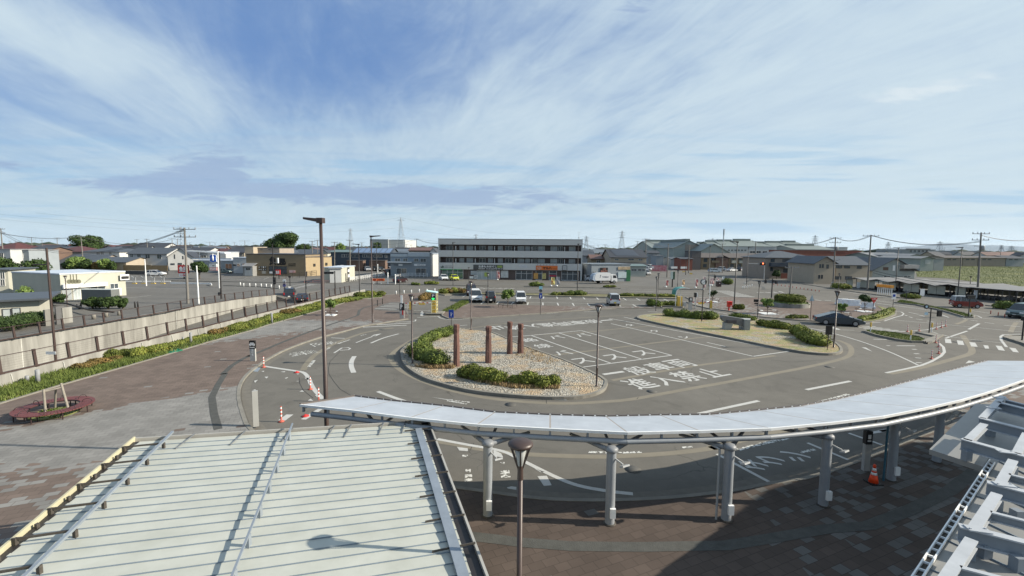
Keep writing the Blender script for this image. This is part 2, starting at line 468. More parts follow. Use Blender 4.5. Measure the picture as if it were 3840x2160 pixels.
def pavers():
 m,N,L,b = nodes_of('plaza_paver_material')
 g = N.new('ShaderNodeNewGeometry')
 mp = N.new('ShaderNodeMapping'); mp.inputs['Rotation'].default_value = (0,0,R(-24)); L.new(g.outputs['Position'],mp.inputs[0])
 br = N.new('ShaderNodeTexBrick'); L.new(mp.outputs[0],br.inputs['Vector'])
 br.inputs['Color1'].default_value = (0,0,0,1); br.inputs['Color2'].default_value = (1,1,1,1); br.inputs['Mortar'].default_value = (0.5,0.5,0.5,1)
 br.inputs['Scale'].default_value = 1.0; br.inputs['Brick Width'].default_value = 0.42; br.inputs['Row Height'].default_value = 0.3
 br.inputs['Mortar Size'].default_value = 0.008; br.offset = 0.5; br.inputs['Bias'].default_value = 0.0
 sp = N.new('ShaderNodeSeparateXYZ'); L.new(g.outputs['Position'],sp.inputs[0])
 def mt(op,a,c=None,cl=False,d=None):
  n = N.new('ShaderNodeMath'); n.operation = op; n.use_clamp = cl
  for i,v in enumerate((a,c,d)):
   if v is None: continue
   if isinstance(v,(int,float)): n.inputs[i].default_value = v
   else: L.new(v,n.inputs[i])
  return n.outputs[0]
 def sstep(v,lo,hi):
  n = N.new('ShaderNodeMapRange'); L.new(v,n.inputs[0])
  n.inputs[1].default_value = lo; n.inputs[2].default_value = hi; return n.outputs[0]
 x,y = sp.outputs[0],sp.outputs[1]
 e1 = mt('SUBTRACT',y,x)
 g1 = mt('MULTIPLY',sstep(e1,44.0,42.4),sstep(y,15.0,17.0))
 g2 = mt('MULTIPLY',sstep(e1,63.0,66.0),sstep(y,52.0,50.0))
 gr = mt('MULTIPLY',mt('MULTIPLY',sstep(x,6.5,10.5),0.5),mt('MAXIMUM',sstep(y,30,28),mt('MULTIPLY',sstep(x,38,34),sstep(y,50,52))))
 g4 = mt('MULTIPLY',mt('MULTIPLY',sstep(y,16.5,15.5),sstep(x,-9.0,-12.0)),0.30)
 mask = mt('MAXIMUM',mt('MAXIMUM',mt('MULTIPLY',g1,sstep(x,-8.0,-10.0)),g2),mt('MAXIMUM',gr,g4))
 bw = N.new('ShaderNodeRGBToBW'); L.new(br.outputs[0],bw.inputs[0])
 sel = mt('LESS_THAN',bw.outputs[0],mt('MULTIPLY_ADD',mask,0.98,d=0.006))
 nz = N.new('ShaderNodeTexNoise'); nz.inputs['Scale'].default_value = 0.7; nz.inputs['Detail'].default_value = 6; L.new(g.outputs['Position'],nz.inputs['Vector'])
 mx = N.new('ShaderNodeMix'); mx.data_type = 'RGBA'; L.new(sel,mx.inputs[0])
 mx.inputs[6].default_value = (0.138,0.107,0.089,1); mx.inputs[7].default_value = (0.195,0.190,0.177,1)
 wn = N.new('ShaderNodeTexWhiteNoise'); wn.noise_dimensions = '1D'; L.new(mt('MULTIPLY',bw.outputs[0],371.3),wn.inputs['W'])
 k = mt('MULTIPLY',mt('MULTIPLY_ADD',wn.outputs[0],0.22,d=0.89),mt('MULTIPLY_ADD',nz.outputs[0],0.7,d=0.64))
 k = mt('MULTIPLY',k,mt('MULTIPLY_ADD',br.outputs['Fac'],-0.42,d=1.0))
 k = mt('MULTIPLY',k,mt('SUBTRACT',1.0,mt('MULTIPLY',mt('MULTIPLY',sstep(x,-6,-1),sstep(y,24,17)),0.42)))  # forecourt shade put into the paver colour
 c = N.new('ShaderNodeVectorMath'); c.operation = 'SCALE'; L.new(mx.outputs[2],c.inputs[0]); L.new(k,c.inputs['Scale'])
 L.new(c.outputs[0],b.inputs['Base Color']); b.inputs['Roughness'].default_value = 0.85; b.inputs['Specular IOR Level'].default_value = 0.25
 return m
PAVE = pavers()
GRAVEL = mat('gravel_material',(0.50,0.47,0.41),0.9,scale=14,col2=(0.72,0.69,0.62),var=0.5,bump=0.9,bscale=18,detail=8)
KERB = mat('kerb_material',(0.19,0.18,0.155),0.85,0.22,1.2,bump=0.2)
TAN = mat('concrete_band_material',(0.18,0.162,0.125),0.9,0.10,1.0,bump=0.1)
CONC = mat('stained_concrete_material',(0.20,0.195,0.175),0.9,0.3,0.9,streak=True,col2=(0.335,0.33,0.30),bump=0.1,detail=10)
GRAVD = mat('grey_grating_material',(0.20,0.24,0.28),0.5,0.1,3)
TACT = mat('tactile_paving_material',(0.065,0.066,0.06),0.85,0.2,3.0,bump=0.3,bscale=30)
PAINT = mat('road_paint_material',(0.52,0.52,0.49),0.6,0.10,7,col2=(0.38,0.375,0.35),detail=12)
def worn():
 m,N,L,b = nodes_of('worn_paint_material')
 b.inputs['Base Color'].default_value = (0.56,0.56,0.52,1); b.inputs['Roughness'].default_value = 0.7
 g = N.new('ShaderNodeNewGeometry'); nz = N.new('ShaderNodeTexNoise'); nz.inputs['Scale'].default_value = 7; nz.inputs['Detail'].default_value = 8
 nz.inputs['Roughness'].default_value = 0.7
 L.new(g.outputs['Position'],nz.inputs['Vector'])
 r = N.new('ShaderNodeMapRange'); r.inputs[1].default_value = 0.47; r.inputs[2].default_value = 0.51; L.new(nz.outputs[0],r.inputs[0])
 L.new(r.outputs[0],b.inputs['Alpha']); return m
WORN = worn()
LEAF = leafmat('hedge_leaf_material',(0.020,0.033,0.009),(0.19,0.24,0.05))
LEAFO = leafmat('orange_hedge_leaf_material',(0.05,0.05,0.014),(0.23,0.15,0.05))
LEAFY = leafmat('yellowing_hedge_leaf_material',(0.022,0.034,0.009),(0.21,0.24,0.045),tip=(0.26,0.19,0.05))
TREEL = leafmat('tree_leaf_material',(0.010,0.022,0.008),(0.06,0.10,0.025))
TREEB = leafmat('bright_tree_leaf_material',(0.04,0.08,0.02),(0.22,0.30,0.08))
GRASSM = leafmat('grass_blade_material',(0.04,0.065,0.014),(0.15,0.19,0.045),tip=(0.24,0.22,0.09))
GRASSB = mat('grass_ground_material',(0.13,0.17,0.045),0.95,0.3,2.5,col2=(0.24,0.24,0.10),bump=0.5)
BROWN = mat('brown_metal_material',(0.050,0.032,0.027),0.45,0.1,4,spec=0.5)
BLACKM = mat('black_metal_material',(0.022,0.020,0.020),0.5,0.1,4)
GREYM = mat('grey_metal_material',(0.35,0.36,0.36),0.45,0.1,3)
WHITEM = mat('white_metal_material',(0.72,0.73,0.72),0.45,0.06,2)
GALV = mat('galvanised_metal_material',(0.25,0.285,0.32),0.4,0.12,3,metal=0.3)
LITEBLUE = mat('pale_frosted_panel_material',(0.40,0.43,0.465),0.34,0.12,1.4,spec=0.5)
# GROUND, TRENCH, ROADS
NEARW = [(-31.2,-10),(-30.5,15),(-30.14,26.1),(-29.83,32.2),(-29.5,38.4),(-29.0,46.5),(-28.5,54.7),(-28.15,62.9),(-27.36,76.2),(-26.7,90)]
FARW = [(-45.6,-10),(-44.6,25),(-44.39,40),(-44.2,44.2),(-43.9,50.6),(-43.6,59.4),(-42.3,71),(-40.05,76.7)]
def road_z(p): return -max(0.0,(88.0 - p[1])) * 0.080
hole = [(x - 0.16,y) for x,y in NEARW] + [(-38.6,90)] + [(x + 0.0,y) for x,y in FARW[::-1]]
gb = MB()
far_ring = [(9000 * math.cos(a * PI / 24),9000 * math.sin(a * PI / 24)) for a in range(48)]
gb.flat([(p[0],p[1],0) for p in far_ring],0.0,[hole])
GNDM = mat('town_ground_material',(0.15,0.145,0.125),0.95,0.25,0.02,col2=(0.12,0.14,0.07))
struct(gb,'ground',GNDM)
tb = MB()
n = 26
for k in range(n):
 y0 = -10 + 100 * k / n; y1 = -10 + 100 * (k + 1) / n
 tb.add([(-46.5,y0,road_z((0,y0))),(-26,y0,road_z((0,y0))),(-26,y1,road_z((0,y1))),(-46.5,y1,road_z((0,y1)))],[(0,1,2,3)])
for v in tb.V: v.z -= 0.012
struct(tb,'underpass_road',ASPH2)
t = thing('retaining_wall','tall streaky concrete retaining wall on the far side of the sunken road','wall',(-44,50,0))
wb = MB(); wb.wall([(x - 0.15,y) for x,y in FARW],0.3,lambda p: road_z(p) - 0.3,0.16)
wb.obj('wall_face',CONC,t,(-44,50,0))
jb = MB()
for (x,y) in [(-44.39,40.4),(-44.3,46),(-44.05,52),(-43.6,58.3),(-43.2,63.5)]:
 jb.box((x + 0.012,y,-1.5),(0.02,0.05,3.1))
jb.obj('drain_joint',mat('wall_joint_material',(0.50,0.50,0.46),0.9,0.1,2),t,(-44,50,0))
t = thing('parapet_wall','low concrete parapet wall between the planting strip and the sunken road','wall',(-29,50,0))
wb = MB(); wb.wall(NEARW[:-2] + [(-27.0,82.5)],0.3,lambda p: road_z(p) - 0.3,lambda p: 0.8 if p[1] < 60 else 0.8 - (p[1] - 60) * 0.004)
wb.obj('wall_face',CONC,t,(-29,50,0))
jb = MB()
for k in range(14):
 y = 26.6 + k * 3.0
 x = -30.14 + (y - 26.1) * 0.0556
 jb.box((x + 0.17,y,0.38),(0.03,0.035,0.7),0,R(8))
jb.obj('drain_joint',MATS['wall_joint_material'],t,(-29,50,0))
bk = MB(); bk.add([(-40.2,76.6,0.003),(-38.5,90.1,0.003),(-36.3,90.1,.0),(-37.2,76.6,road_z((0,76.6)))],[(0,3,2,1)]); bk.add([(-40.2,76.6,0.003),(-37.2,76.6,-.98),(-40.2,76.6,-1.1)],[(0,1,2)]); struct(bk,'ramp_bank',ASPH3)
rb = MB()
rb.flat([(-26.4,89.6),(-28.4,50),(-29.5,20),(-30,-5),(70,-5),(150,60),(150,80),(70,98),(40,104),(15,102.5),(-20,103),(-26.4,103)],0.004)
struct(rb,'road',ASPH)
rb = MB()
rb.flat([(-220,10),(-45.3,10),(-44.8,40),(-44.5,50),(-44.3,60),(-42.9,71.2),(-40.4,77.2),(-39.0,89.9),(-26.4,90.2),(-26.4,103.2),(15,102.7),(40,104.2),(70,98.2),(150,80.5),(150,210),(-220,250)],0.002)
struct(rb,'car_park_ground',ASPH3)
kerbline = GL('h',[(1745,308),(1600,330),(1430,358),(1300,378),(1100,432),(900,482),(700,545),(500,622),(370,690),(300,730),(215,790),(130,860),(70,935),(42,1010),(38,1090),(50,1160),(65,1215)],0.1)
kerbline = [(p.x,p.y) for p in kerbline]
k2 = [(-11.6,19.8),(-7.6,17.2),(-4.6,15.8)] + [(p.x,p.y) for p in GL('n',[(0,600),(400,655),(700,685),(1100,690),(1500,672),(1900,628),(2200,572),(2576,500)],0.1)] + [(p.x,p.y) for p in GL('p',[(510,815),(1000,600)],0.1)]
k2 += [(k2[-1][0] + 8,k2[-1][1] + 5.5),(k2[-1][0] + 40,k2[-1][1] + 24)]
kl = [(p.x,p.y) for p in smooth_poly([Vector((a,b,0)) for a,b in kerbline + k2],3)]
north = [(p.x,p.y) for p in GL('r',[(0,640),(350,530),(600,505),(820,492),(1150,470),(1520,455),(1560,520),(1150,672),(900,735),(880,880),(905,960)],0.1)]
west = [(x + 0.16,y) for x,y in NEARW[1:-2]] + [(-26.9,82.4)]
plaza = west + north + kl + [(90,20),(90,-6),(-31,-6)]
pb = MB(); pb.flat(plaza,0.1)
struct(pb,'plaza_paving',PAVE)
kb = MB(); kb.wall(kl,0.18,-0.05,0.115)
kb.wall(north[1:],0.15,-0.05,0.115)
kb2 = MB()
def offs(pts,d):
 P = [Vector((p[0],p[1],0)) for p in pts]; o = []
 for i in range(len(P)):
  a = (P[min(i + 1,len(P) - 1)] - P[max(i - 1,0)]).normalized(); o.append((P[i].x - a.y * d,P[i].y + a.x * d))
 return o
gut = mat('gutter_material',(0.135,0.125,0.105),0.9,0.15,3)
kb2.strip(offs(kl[12:],0.38),0.45,0.010)
struct(kb2,'gutter',gut)
ap = MB(); ap.flat(GL('r',[(110,850),(700,900),(900,880),(900,735),(1080,690),(540,675),(330,730)],0.104),0.104)
struct(ap,'parking_apron',ASPH3)
strip_in = [(p.x,p.y) for p in GL('g',[(0,1112),(600,930),(1150,772),(1650,628),(2100,492),(2576,362)],0.1)] + \
   [(p.x,p.y) for p in GL('h',[(330,375),(900,215),(1150,135),(1300,108),(1480,95)],0.1)]
strip_in = [(-25.8,5)] + strip_in
sb = MB(); sb.flat(strip_in + [(p.x,p.y) for p in GL('c',[(630,1235),(300,1240),(150,1275)],.1)] + [(-27.1,76),(-27.95,62.9),(-28.3,54.7),(-28.8,46.5),(-29.3,38.4),(-29.9,26),(-30.6,5)],0.125)
struct(sb,'planting_bed',GRASSB)
kb.wall(strip_in,0.16,0.0,0.16)
def P2(t,pts,z=0.1): return [(p.x,p.y) for p in GL(t,pts,z)]
isl1 = P2('i',[(285,600),(325,715),(480,828),(700,905),(1000,975),(1400,1020),(1800,1043),(2100,1030),(2270,985),(2335,920),(2290,840),(1900,662),(1500,522),(1200,392),(1080,372),(980,362),(880,352),(700,395),(500,445),(360,510),(300,560)],0.15)
isl1 = [(p.x,p.y) for p in smooth_poly([Vector((a,b,0)) for a,b in isl1],3,True)]
isl2 = P2('j',[(1318,240),(1400,272),(1850,368),(2150,428)],.12) + P2('k',[(0,795),(250,842),(440,868),(600,878),(700,868),(738,838),(700,785),(600,725),(430,638),(200,580),(0,540)],.12) + P2('j',[(2300,236),(2120,222),(1900,202),(1600,200),(1400,215)],.12)
isl2 = [(p.x,p.y) for p in smooth_poly([Vector((a,b,0)) for a,b in isl2],3,True)]
def island(name,poly,top,z=0.15,kw=0.2,kz=0.19):
 b = MB(); b.flat(poly,z); struct(b,name,top)
 kb.wall(poly,kw,-0.05,kz,closed=True)
def gravel_bed(name,green,seed):
 m,N,L,b = nodes_of(name)
 g = N.new('ShaderNodeNewGeometry')
 def nz(s,d,r=.6):
  n = N.new('ShaderNodeTexNoise'); n.inputs['Scale'].default_value = s; n.inputs['Detail'].default_value = d; n.inputs['Roughness'].default_value = r
  L.new(g.outputs['Position'],n.inputs['Vector']); return n.outputs[0]
 vo = N.new('ShaderNodeTexVoronoi'); vo.inputs['Scale'].default_value = 10.5; L.new(g.outputs['Position'],vo.inputs['Vector'])
 bw = N.new('ShaderNodeRGBToBW'); L.new(vo.outputs['Color'],bw.inputs[0])
 cr = N.new('ShaderNodeValToRGB'); cr.color_ramp.elements[0].color = (0.075,0.066,0.05,1); cr.color_ramp.elements[1].color = (0.40,0.375,0.315,1)
 cr.color_ramp.elements[0].position = 0.15; cr.color_ramp.elements[1].position = 0.72
 L.new(bw.outputs[0],cr.inputs[0])
 mx = N.new('ShaderNodeMix'); mx.data_type = 'RGBA'; L.new(cr.outputs[0],mx.inputs[6])
 mp = N.new('ShaderNodeMapRange'); L.new(nz(0.55,7,.68),mp.inputs[0]); mp.inputs[1].default_value = 0.47 - green * .10; mp.inputs[2].default_value = 0.62 - green * .1; mp.inputs[4].default_value = 0.85
 L.new(mp.outputs[0],mx.inputs[0])
 cg = N.new('ShaderNodeValToRGB'); L.new(nz(0.9,6),cg.inputs[0])
 cg.color_ramp.elements[0].position = 0.38; cg.color_ramp.elements[1].position = 0.60
 cg.color_ramp.elements[0].color = (0.34,0.23,0.13,1)
 cg.color_ramp.elements[1].color = (0.20,0.22,0.06,1) if green else (0.40,0.31,0.19,1)
 L.new(cg.outputs[0],mx.inputs[7]); L.new(mx.outputs[2],b.inputs['Base Color'])
 b.inputs['Roughness'].default_value = 0.9
 bp = N.new('ShaderNodeBump'); bp.inputs['Strength'].default_value = 1.0; bp.inputs['Distance'].default_value = 0.06
 L.new(vo.outputs['Distance'],bp.inputs['Height']); L.new(bp.outputs[0],b.inputs['Normal'])
 return m
island('gravel_island',isl1,gravel_bed('island_gravel_material',0,1))
island('grassy_gravel_island',isl2,gravel_bed('grassy_gravel_material',1,2))
mid = P2('i',[(675,195),(700,225),(760,250),(900,248),(1100,238),(1680,198),(2200,160)]) + P2('j',[(1100,150),(1540,147),(1545,140),(1000,131),(600,126)]) + P2('i',[(1600,119),(955,113)])
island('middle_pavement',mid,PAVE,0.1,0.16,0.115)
gs = P2('i',[(690,182),(800,184),(965,92),(950,72),(880,80)],.12)
b = MB(); b.flat(gs,0.15); struct(b,'verge',GRASSB)
rp = P2('s',[(430,565),(1500,566),(2100,588)]) + P2('k',[(200,322),(450,338),(700,358),(900,378),(1100,388),(1230,420),(1288,445),(1285,480),(1170,528),(1040,552),(900,556),(560,548),(300,535),(0,508)]) + P2('s',[(1900,985),(1500,893),(1210,850),(930,815)])
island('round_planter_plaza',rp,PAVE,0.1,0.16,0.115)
b = MB(); b.flat(P2('k',[(920,548),(1050,545),(1170,520),(1280,475),(1270,445),(1100,392),(1150,430),(1080,480),(1000,520)],.13),0.135); struct(b,'verge',GRASSB)
g1 = P2('k',[(975,652),(1100,693),(1300,735),(1450,755),(1560,757),(1590,735),(1530,708),(1300,668),(1050,641),(990,640)])
island('green_traffic_island',g1,GRASSB,0.13)
g2 = P2('k',[(1285,362),(1500,384),(1760,442),(1980,507),(2060,508),(2072,495),(1900,450),(1650,400),(1450,357),(1330,337)])
island('long_green_traffic_island',g2,GRASSB,0.13)
g3 = P2('k',[(1490,660),(1560,655),(1760,684),(1640,758),(1600,768),(1590,730),(1690,700)])
island('paved_traffic_island',g3,KERB,0.13,0.12,0.14)
g4 = P2('k',[(2380,715),(2440,692),(2700,700),(2700,830),(2576,775)])
island('corner_pavement',g4,KERB,0.13)
v1 = P2('c',[(1440,1215),(1560,1235),(1880,1215),(2576,1238)],.1) + P2('d',[(200,1240),(1000,1258),(2480,1285),(2500,1250),(1600,1225),(900,1210),(0,1205)],.1) + P2('c',[(1900,1195),(1600,1185)],.1)
island('weedy_verge',v1,mat('weedy_verge_material',(0.10,0.12,0.04),0.95,0.4,1.5,col2=(0.22,0.19,0.11),bump=.5),0.1)
v2 = P2('d',[(2050,1365),(2170,1420),(2260,1425),(2250,1400),(2576,1415)],.1) + P2('e',[(20,1400),(0,1350)],.1) + P2('d',[(2400,1350),(2150,1345)],.1)
island('gate_verge',v2,MATS['weedy_verge_material'],0.1)
v3 = P2('e',[(60,1335),(150,1375),(420,1440),(500,1437),(330,1375),(130,1320)],.1)
island('gate_kerb_island',v3,KERB,0.12,0.12,0.13)
v4 = P2('c',[(1165,1310),(1250,1330),(1440,1235),(1330,1215)],.1)
for pts in ([('c',300,1062),('c',760,1075),('c',1460,1087),('c',2230,1101)],[('d',180,1112),('d',700,1119),('d',1080,1127),('d',1640,1137)],[('d',2200,1147),('e',300,1157)],
   [('e',1000,968),('e',1600,1040),('e',2050,1105),('f',0,1187),('f',700,1280)],[('f',2000,1392),('f',2576,1470)],[('b',0,1020),('b',640,1032),('b',1100,1040),('b',1900,1050),('b',2330,1058)],[('b',800,1095),('b',1300,1108),('b',1640,1140)]):
 kb.wall([(p.x,p.y) for p in [G(*q) for q in pts]],0.2,-0.05,0.14)
struct(kb,'kerbs',KERB)
tb = MB()
tp = P2('m',[(1560,400),(1530,290),(1515,170),(1560,80),(1610,0)]) + P2('g',[(2240,815),(2330,730),(2440,660),(2560,612)]) + P2('h',[(130,690),(260,640),(470,550),(700,460),(900,390),(1000,355),(1150,310),(1240,275),(1255,225),(1300,200),(1430,165),(1480,150)])
tb.strip(tp,0.34,0.108)
tb.strip(P2('w',[(380,780),(700,815),(1050,860),(1700,910),(2576,920)]) + P2('n',[(1880,1005),(2100,970),(2250,945),(2576,890)]) + P2('l',[(720,1090),(1000,985),(1300,840),(1480,700)]),0.42,0.108)
struct(tb,'tactile_paving',TACT)
bb = MB()
loop1 = P2('i',[(520,420),(400,465),(260,550),(190,610),(178,660),(230,740),(330,805),(480,878),(720,960),(1000,1028),(1300,1073),(1700,1103),(2000,1108),(2300,1092),(2576,1070)],0) + P2('j',[(1600,1005),(1900,950),(2250,888),(2576,828)],0) + P2('k',[(0,1085),(300,1030),(600,965),(760,922),(830,880),(835,820),(790,775),(700,740)],0)
bb.strip([(p.x,p.y) for p in smooth_poly([Vector((a,b_,0)) for a,b_ in loop1],3)],0.40,0.0075)
for tl,pts,w in (('h',[(690,830),(720,770),(800,680),(900,618),(1000,563),(1150,503),(1300,452),(1500,415),(1600,403)],.42),
     ('j',[(1060,877),(1620,775),(2000,715),(2700,628)],.35),('j',[(480,622),(1000,560),(1480,500),(1900,450),(2050,435)],.3),
     ('j',[(280,418),(750,395),(1150,355),(1500,325)],.25),('j',[(-400,355),(0,302),(500,262),(1000,232),(1250,222)],.25),
     ('k',[(1220,1078),(1500,1025),(1750,960),(1950,905),(2045,868),(2045,815),(1995,745),(1955,690)],.45),
     ('k',[(2440,660),(2470,600),(2500,560)],.4),('k',[(1890,580),(1960,555),(2000,530)],.35)):
 bb.strip([(p.x,p.y) for p in smooth_poly([Vector((a,b_,0)) for a,b_ in P2(tl,pts,0)],3)],w,0.0075)
low = P2('q',[(2080,865),(2300,900),(2576,950)],0) + P2('n',[(200,340),(500,375),(900,390),(1100,390),(1500,368),(1850,325)],0) + P2('o',[(200,460),(700,345),(1300,200),(1560,140)],0)
bb.strip([(p.x,p.y) for p in smooth_poly([Vector((a,b_,0)) for a,b_ in low],3)],0.36,0.0075)
struct(bb,'concrete_bands',TAN)
tl_ = MB()
for q in (('h',[(1060,640),(960,740),(945,800),(947,865),(1000,945),(1062,1020),(1180,1088)]),('h',[(650,900),(655,960),(690,1030),(790,1110)]),('n',[(140,300),(120,340)]),('j',[(1310,1065),(1325,1045)]),('h',[(560,730),(1000,745),(1400,770)])[:0] or ('j',[(2100,540),(2300,560)]),('i',[(1740,1075),(1742,1110)]),('k',[(30,940),(250,960),(610,935)])):
 tl_.strip(P2(q[0],q[1],0),.035,.0085)
struct(tl_,'asphalt_crack_seals',mat('crack_seal_material',(.03,.03,.028),.8,.1,3))
mh = MB()
for q in (('h',1750,590),('h',1180,330),('i',1380,1120),('j',1700,260),('k',620,1010),('k',1900,760),('n',1240,480),('D',1100,880),('D',1640,985)):
 p = G(*q); mh.lathe((p.x,p.y,.006),[(.32,0),(.32,.004),(.0,.005)],24)
struct(mh,'manhole_covers',mat('manhole_iron_material',(.075,.072,.064),.7,.15,20))
gr = MB()
for q in [P2('i',[(690,925),(770,940),(840,950),(790,925)],0),P2('i',[(1775,1062),(1945,1065),(1945,1078),(1775,1075)],0),P2('h',[(175,840),(215,800),(262,805),(232,845)],0),P2('o',[(535,968),(810,930),(835,950),(570,990)],0),P2('q',[(2160,15),(2200,8),(2375,55),(2330,65)],0)]:
 gr.flat(q,0.016)
struct(gr,'drain_gratings',GRAVD)
# ROAD MARKINGS
mk = MB(); mw = MB()
def ml(tl,pts,w,worn=False,sm=False):
 p = P2(tl,pts,0)
 if sm: p = [(v.x,v.y) for v in smooth_poly([Vector((a,b_,0)) for a,b_ in p],4)]
 (mw if worn else mk).strip(p,w,0.012)
def mp(tl,pts,worn=False): (mw if worn else mk).flat(P2(tl,pts,0),0.012)
ml('h',[(970,502),(1107,508)],.15); ml('h',[(1220,552),(1300,520),(1420,478)],.14); mp('h',[(1365,492),(1400,472),(1480,458),(1420,486)])
ml('h',[(1370,556),(1500,503),(1650,462)],.2,sm=True); ml('h',[(1205,688),(1178,735),(1174,790),(1198,853)],.34,sm=True)
ml('h',[(1440,1042),(1600,1103),(1740,1150)],.26); ml('h',[(295,788),(450,812),(640,840),(700,857),(742,905),(770,970),(810,1035),(890,1118)],.26,sm=True)
ml('h',[(1000,655),(1080,603),(1140,601),(1165,610),(1145,622),(1060,628)],.15)
ml('h',[(870,1215),(690,1325)],.28); mp('h',[(435,1335),(520,1275),(592,1275),(510,1335)])
mp('i',[(580,1045),(720,1065),(800,1070),(800,1085)]); ml('i',[(720,1070),(970,1098)],.12,True); ml('i',[(740,1082),(940,1115)],.12,True)
mp('h',[(700,905),(745,905),(742,930)]); mp('h',[(300,895),(340,893),(320,912)]); mp('h',[(195,935),(235,925),(205,955)]); mp('h',[(460,845),(510,838),(500,850)])
mp('h',[(265,838),(300,835),(290,846)]); mp('h',[(650,1045),(680,1030),(700,1045)]); mp('h',[(735,1135),(765,1115),(790,1138)]); mp('h',[(615,865),(650,862),(640,872)])
mp('h',[(805,1075),(840,1090),(830,1105)],True); mp('h',[(180,1030),(210,1020),(210,1032)]); mp('h',[(620,938),(650,935),(640,945)],True); mp('h',[(500,905),(540,900),(515,915)],True)
ml('h',[(1160,520),(1040,562)],.2,True); ml('h',[(960,600),(910,628)],.2,True); ml('h',[(800,728),(745,795)],.25,True); ml('h',[(1320,468),(1270,480)],.2,True)
for k in range(3): ml('h',[(800 + k * 60,570 + k * -2),(930 + k * 30,560 - k * 6)],.14,True)
ml('h',[(580,677),(640,677)],.14)
ml('D',[(1100,1105),(1180,1120),(1262,1135),(1310,1157),(1395,1199),(1455,1222),(1530,1236),(1592,1243)],.2,sm=True)
mp('n',[(580,528),(645,524),(678,590),(625,595)]); mp('n',[(25,325),(100,335),(100,355),(40,350)]); mp('n',[(275,345),(330,370),(345,398),(280,390)])
mp('n',[(320,490),(385,485),(395,535),(330,540)],True); mp('n',[(80,515),(130,515),(130,560),(78,565)],True); mp('n',[(370,605),(400,598),(435,602),(435,622),(375,612)])
mp('n',[(560,475),(630,498),(600,500)]); mp('n',[(80,480),(120,478),(120,500),(85,500)],True); mp('n',[(60,380),(100,380),(100,395),(62,392)],True); mp('n',[(320,432),(355,430),(350,446)],True)
ml('n',[(930,360),(1120,366),(1300,360)],.16,True); ml('n',[(1580,330),(1650,325)],.16,True)
ml('o',[(490,645),(950,890)],.16); ml('o',[(290,537),(400,595)],.16); ml('o',[(1410,400),(1590,475),(1915,610)],.16); ml('o',[(1920,280),(2330,425)],.16)
ml('o',[(550,485),(850,410),(1260,320)],.2,True); ml('o',[(2180,280),(2420,240)],.2); ml('p',[(0,715),(135,690)],.22)
ml('o',[(1320,520),(1500,480)],.16,True)
ml('h',[(1290,395),(1730,375)],.28); ml('h',[(1430,372),(1790,352)],.28); ml('h',[(1620,345),(1815,335),(1822,320)],.2)
ml('r',[(1110,1030),(1640,1003)],.18); ml('r',[(1580,1008),(1640,1045),(1730,1068),(1900,1078),(2100,1073),(2300,1060)],.14); mp('r',[(1185,915),(1222,883),(1264,915)]); ml('r',[(1222,905),(1218,993)],.35)
ml('r',[(1030,870),(1410,870)],.16)
for q in ([(160,822),(670,845)],[(285,783),(950,805)],[(360,760),(980,775)],[(465,720),(1110,743)]):
 mk.strip(P2('r',q,.1),.22,.11)
ml('i',[(870,325),(945,320)],.15)
for q in ([(400,206),(520,196)],[(780,186),(950,180)],[(1420,184),(1510,184)]): ml('j',q,.12)
W_ = .15
ml('j',[(55,438),(245,424),(750,376)],W_); ml('j',[(750,376),(1660,625)],W_); ml('j',[(735,748),(1660,625)],W_); ml('j',[(245,424),(1050,705)],W_); ml('j',[(520,398),(1365,665)],W_)
ta = [G('j',1030,252),G('k',215,852),G('j',2480,635),G('j',1050,305)]
mk.strip([(p.x,p.y) for p in (ta[0],ta[1])],W_,.012); mk.strip([(p.x,p.y) for p in (ta[1],ta[2])],W_,.012); mk.strip([(p.x,p.y) for p in (ta[2],ta[3])],W_,.012)
ml('j',[(1180,240),(1345,277)],W_)
ml('k',[(330,603),(600,658),(900,742),(1200,850),(1420,948),(1510,992)],.16,sm=True); mp('k',[(640,600),(730,632),(700,638),(650,622)]); ml('k',[(500,632),(870,640)],.12)
mp('k',[(940,812),(985,815),(1052,857)]); ml('k',[(1185,1070),(1400,1027),(1540,995),(1640,957),(1740,900),(1775,860),(1765,810),(1720,770)],.2)
ml('k',[(385,1240),(830,1153)],.24); ml('j',[(1930,1213),(2535,1083)],.24); ml('k',[(380,1400),(600,1345),(820,1285)],.28,True); mp('k',[(1985,975),(2020,945),(2085,960)])
for q in ([(1295,797),(1480,797)],[(1450,833),(1495,833)],[(1470,877),(1520,877)],[(1480,918),(1540,922)],[(1485,965),(1550,970)],[(1060,730),(1195,733)],[(1190,795),(1230,797)]): ml('k',q,.2)
for q in ([(1778,728),(1838,732),(1848,772),(1785,768)],[(1900,742),(1960,748),(1975,790),(1912,785)],[(2025,760),(2085,766),(2110,808),(2045,803)],[(2165,790),(2215,795),(2225,825),(2185,825)],[(2290,795),(2350,800),(2385,848),(2320,840)],[(2425,815),(2490,823),(2525,865),(2465,858)]):
 mp('k',q)
ml('k',[(1840,708),(2360,770)],.1); ml('k',[(1785,722),(2005,648)],.2); ml('k',[(2020,632),(2125,573)],.24)
ml('k',[(1170,548),(1280,510),(1350,492),(1366,472),(1340,456),(1280,448)],.16)
for a,b_ in (((880,600),(1085,605)),((910,613),(1150,618)),((960,625),(1230,630)),((1000,636),(1310,642)),((1040,648),(1420,653))): ml('k',[a,b_],.3)
ml('k',[(930,574),(1130,560)],.15); ml('k',[(1240,535),(1730,577),(2150,618),(2576,660)],.13); ml('k',[(1640,655),(1850,712)],.13); ml('k',[(1410,650),(1600,636),(1720,606),(1780,590)],.15)
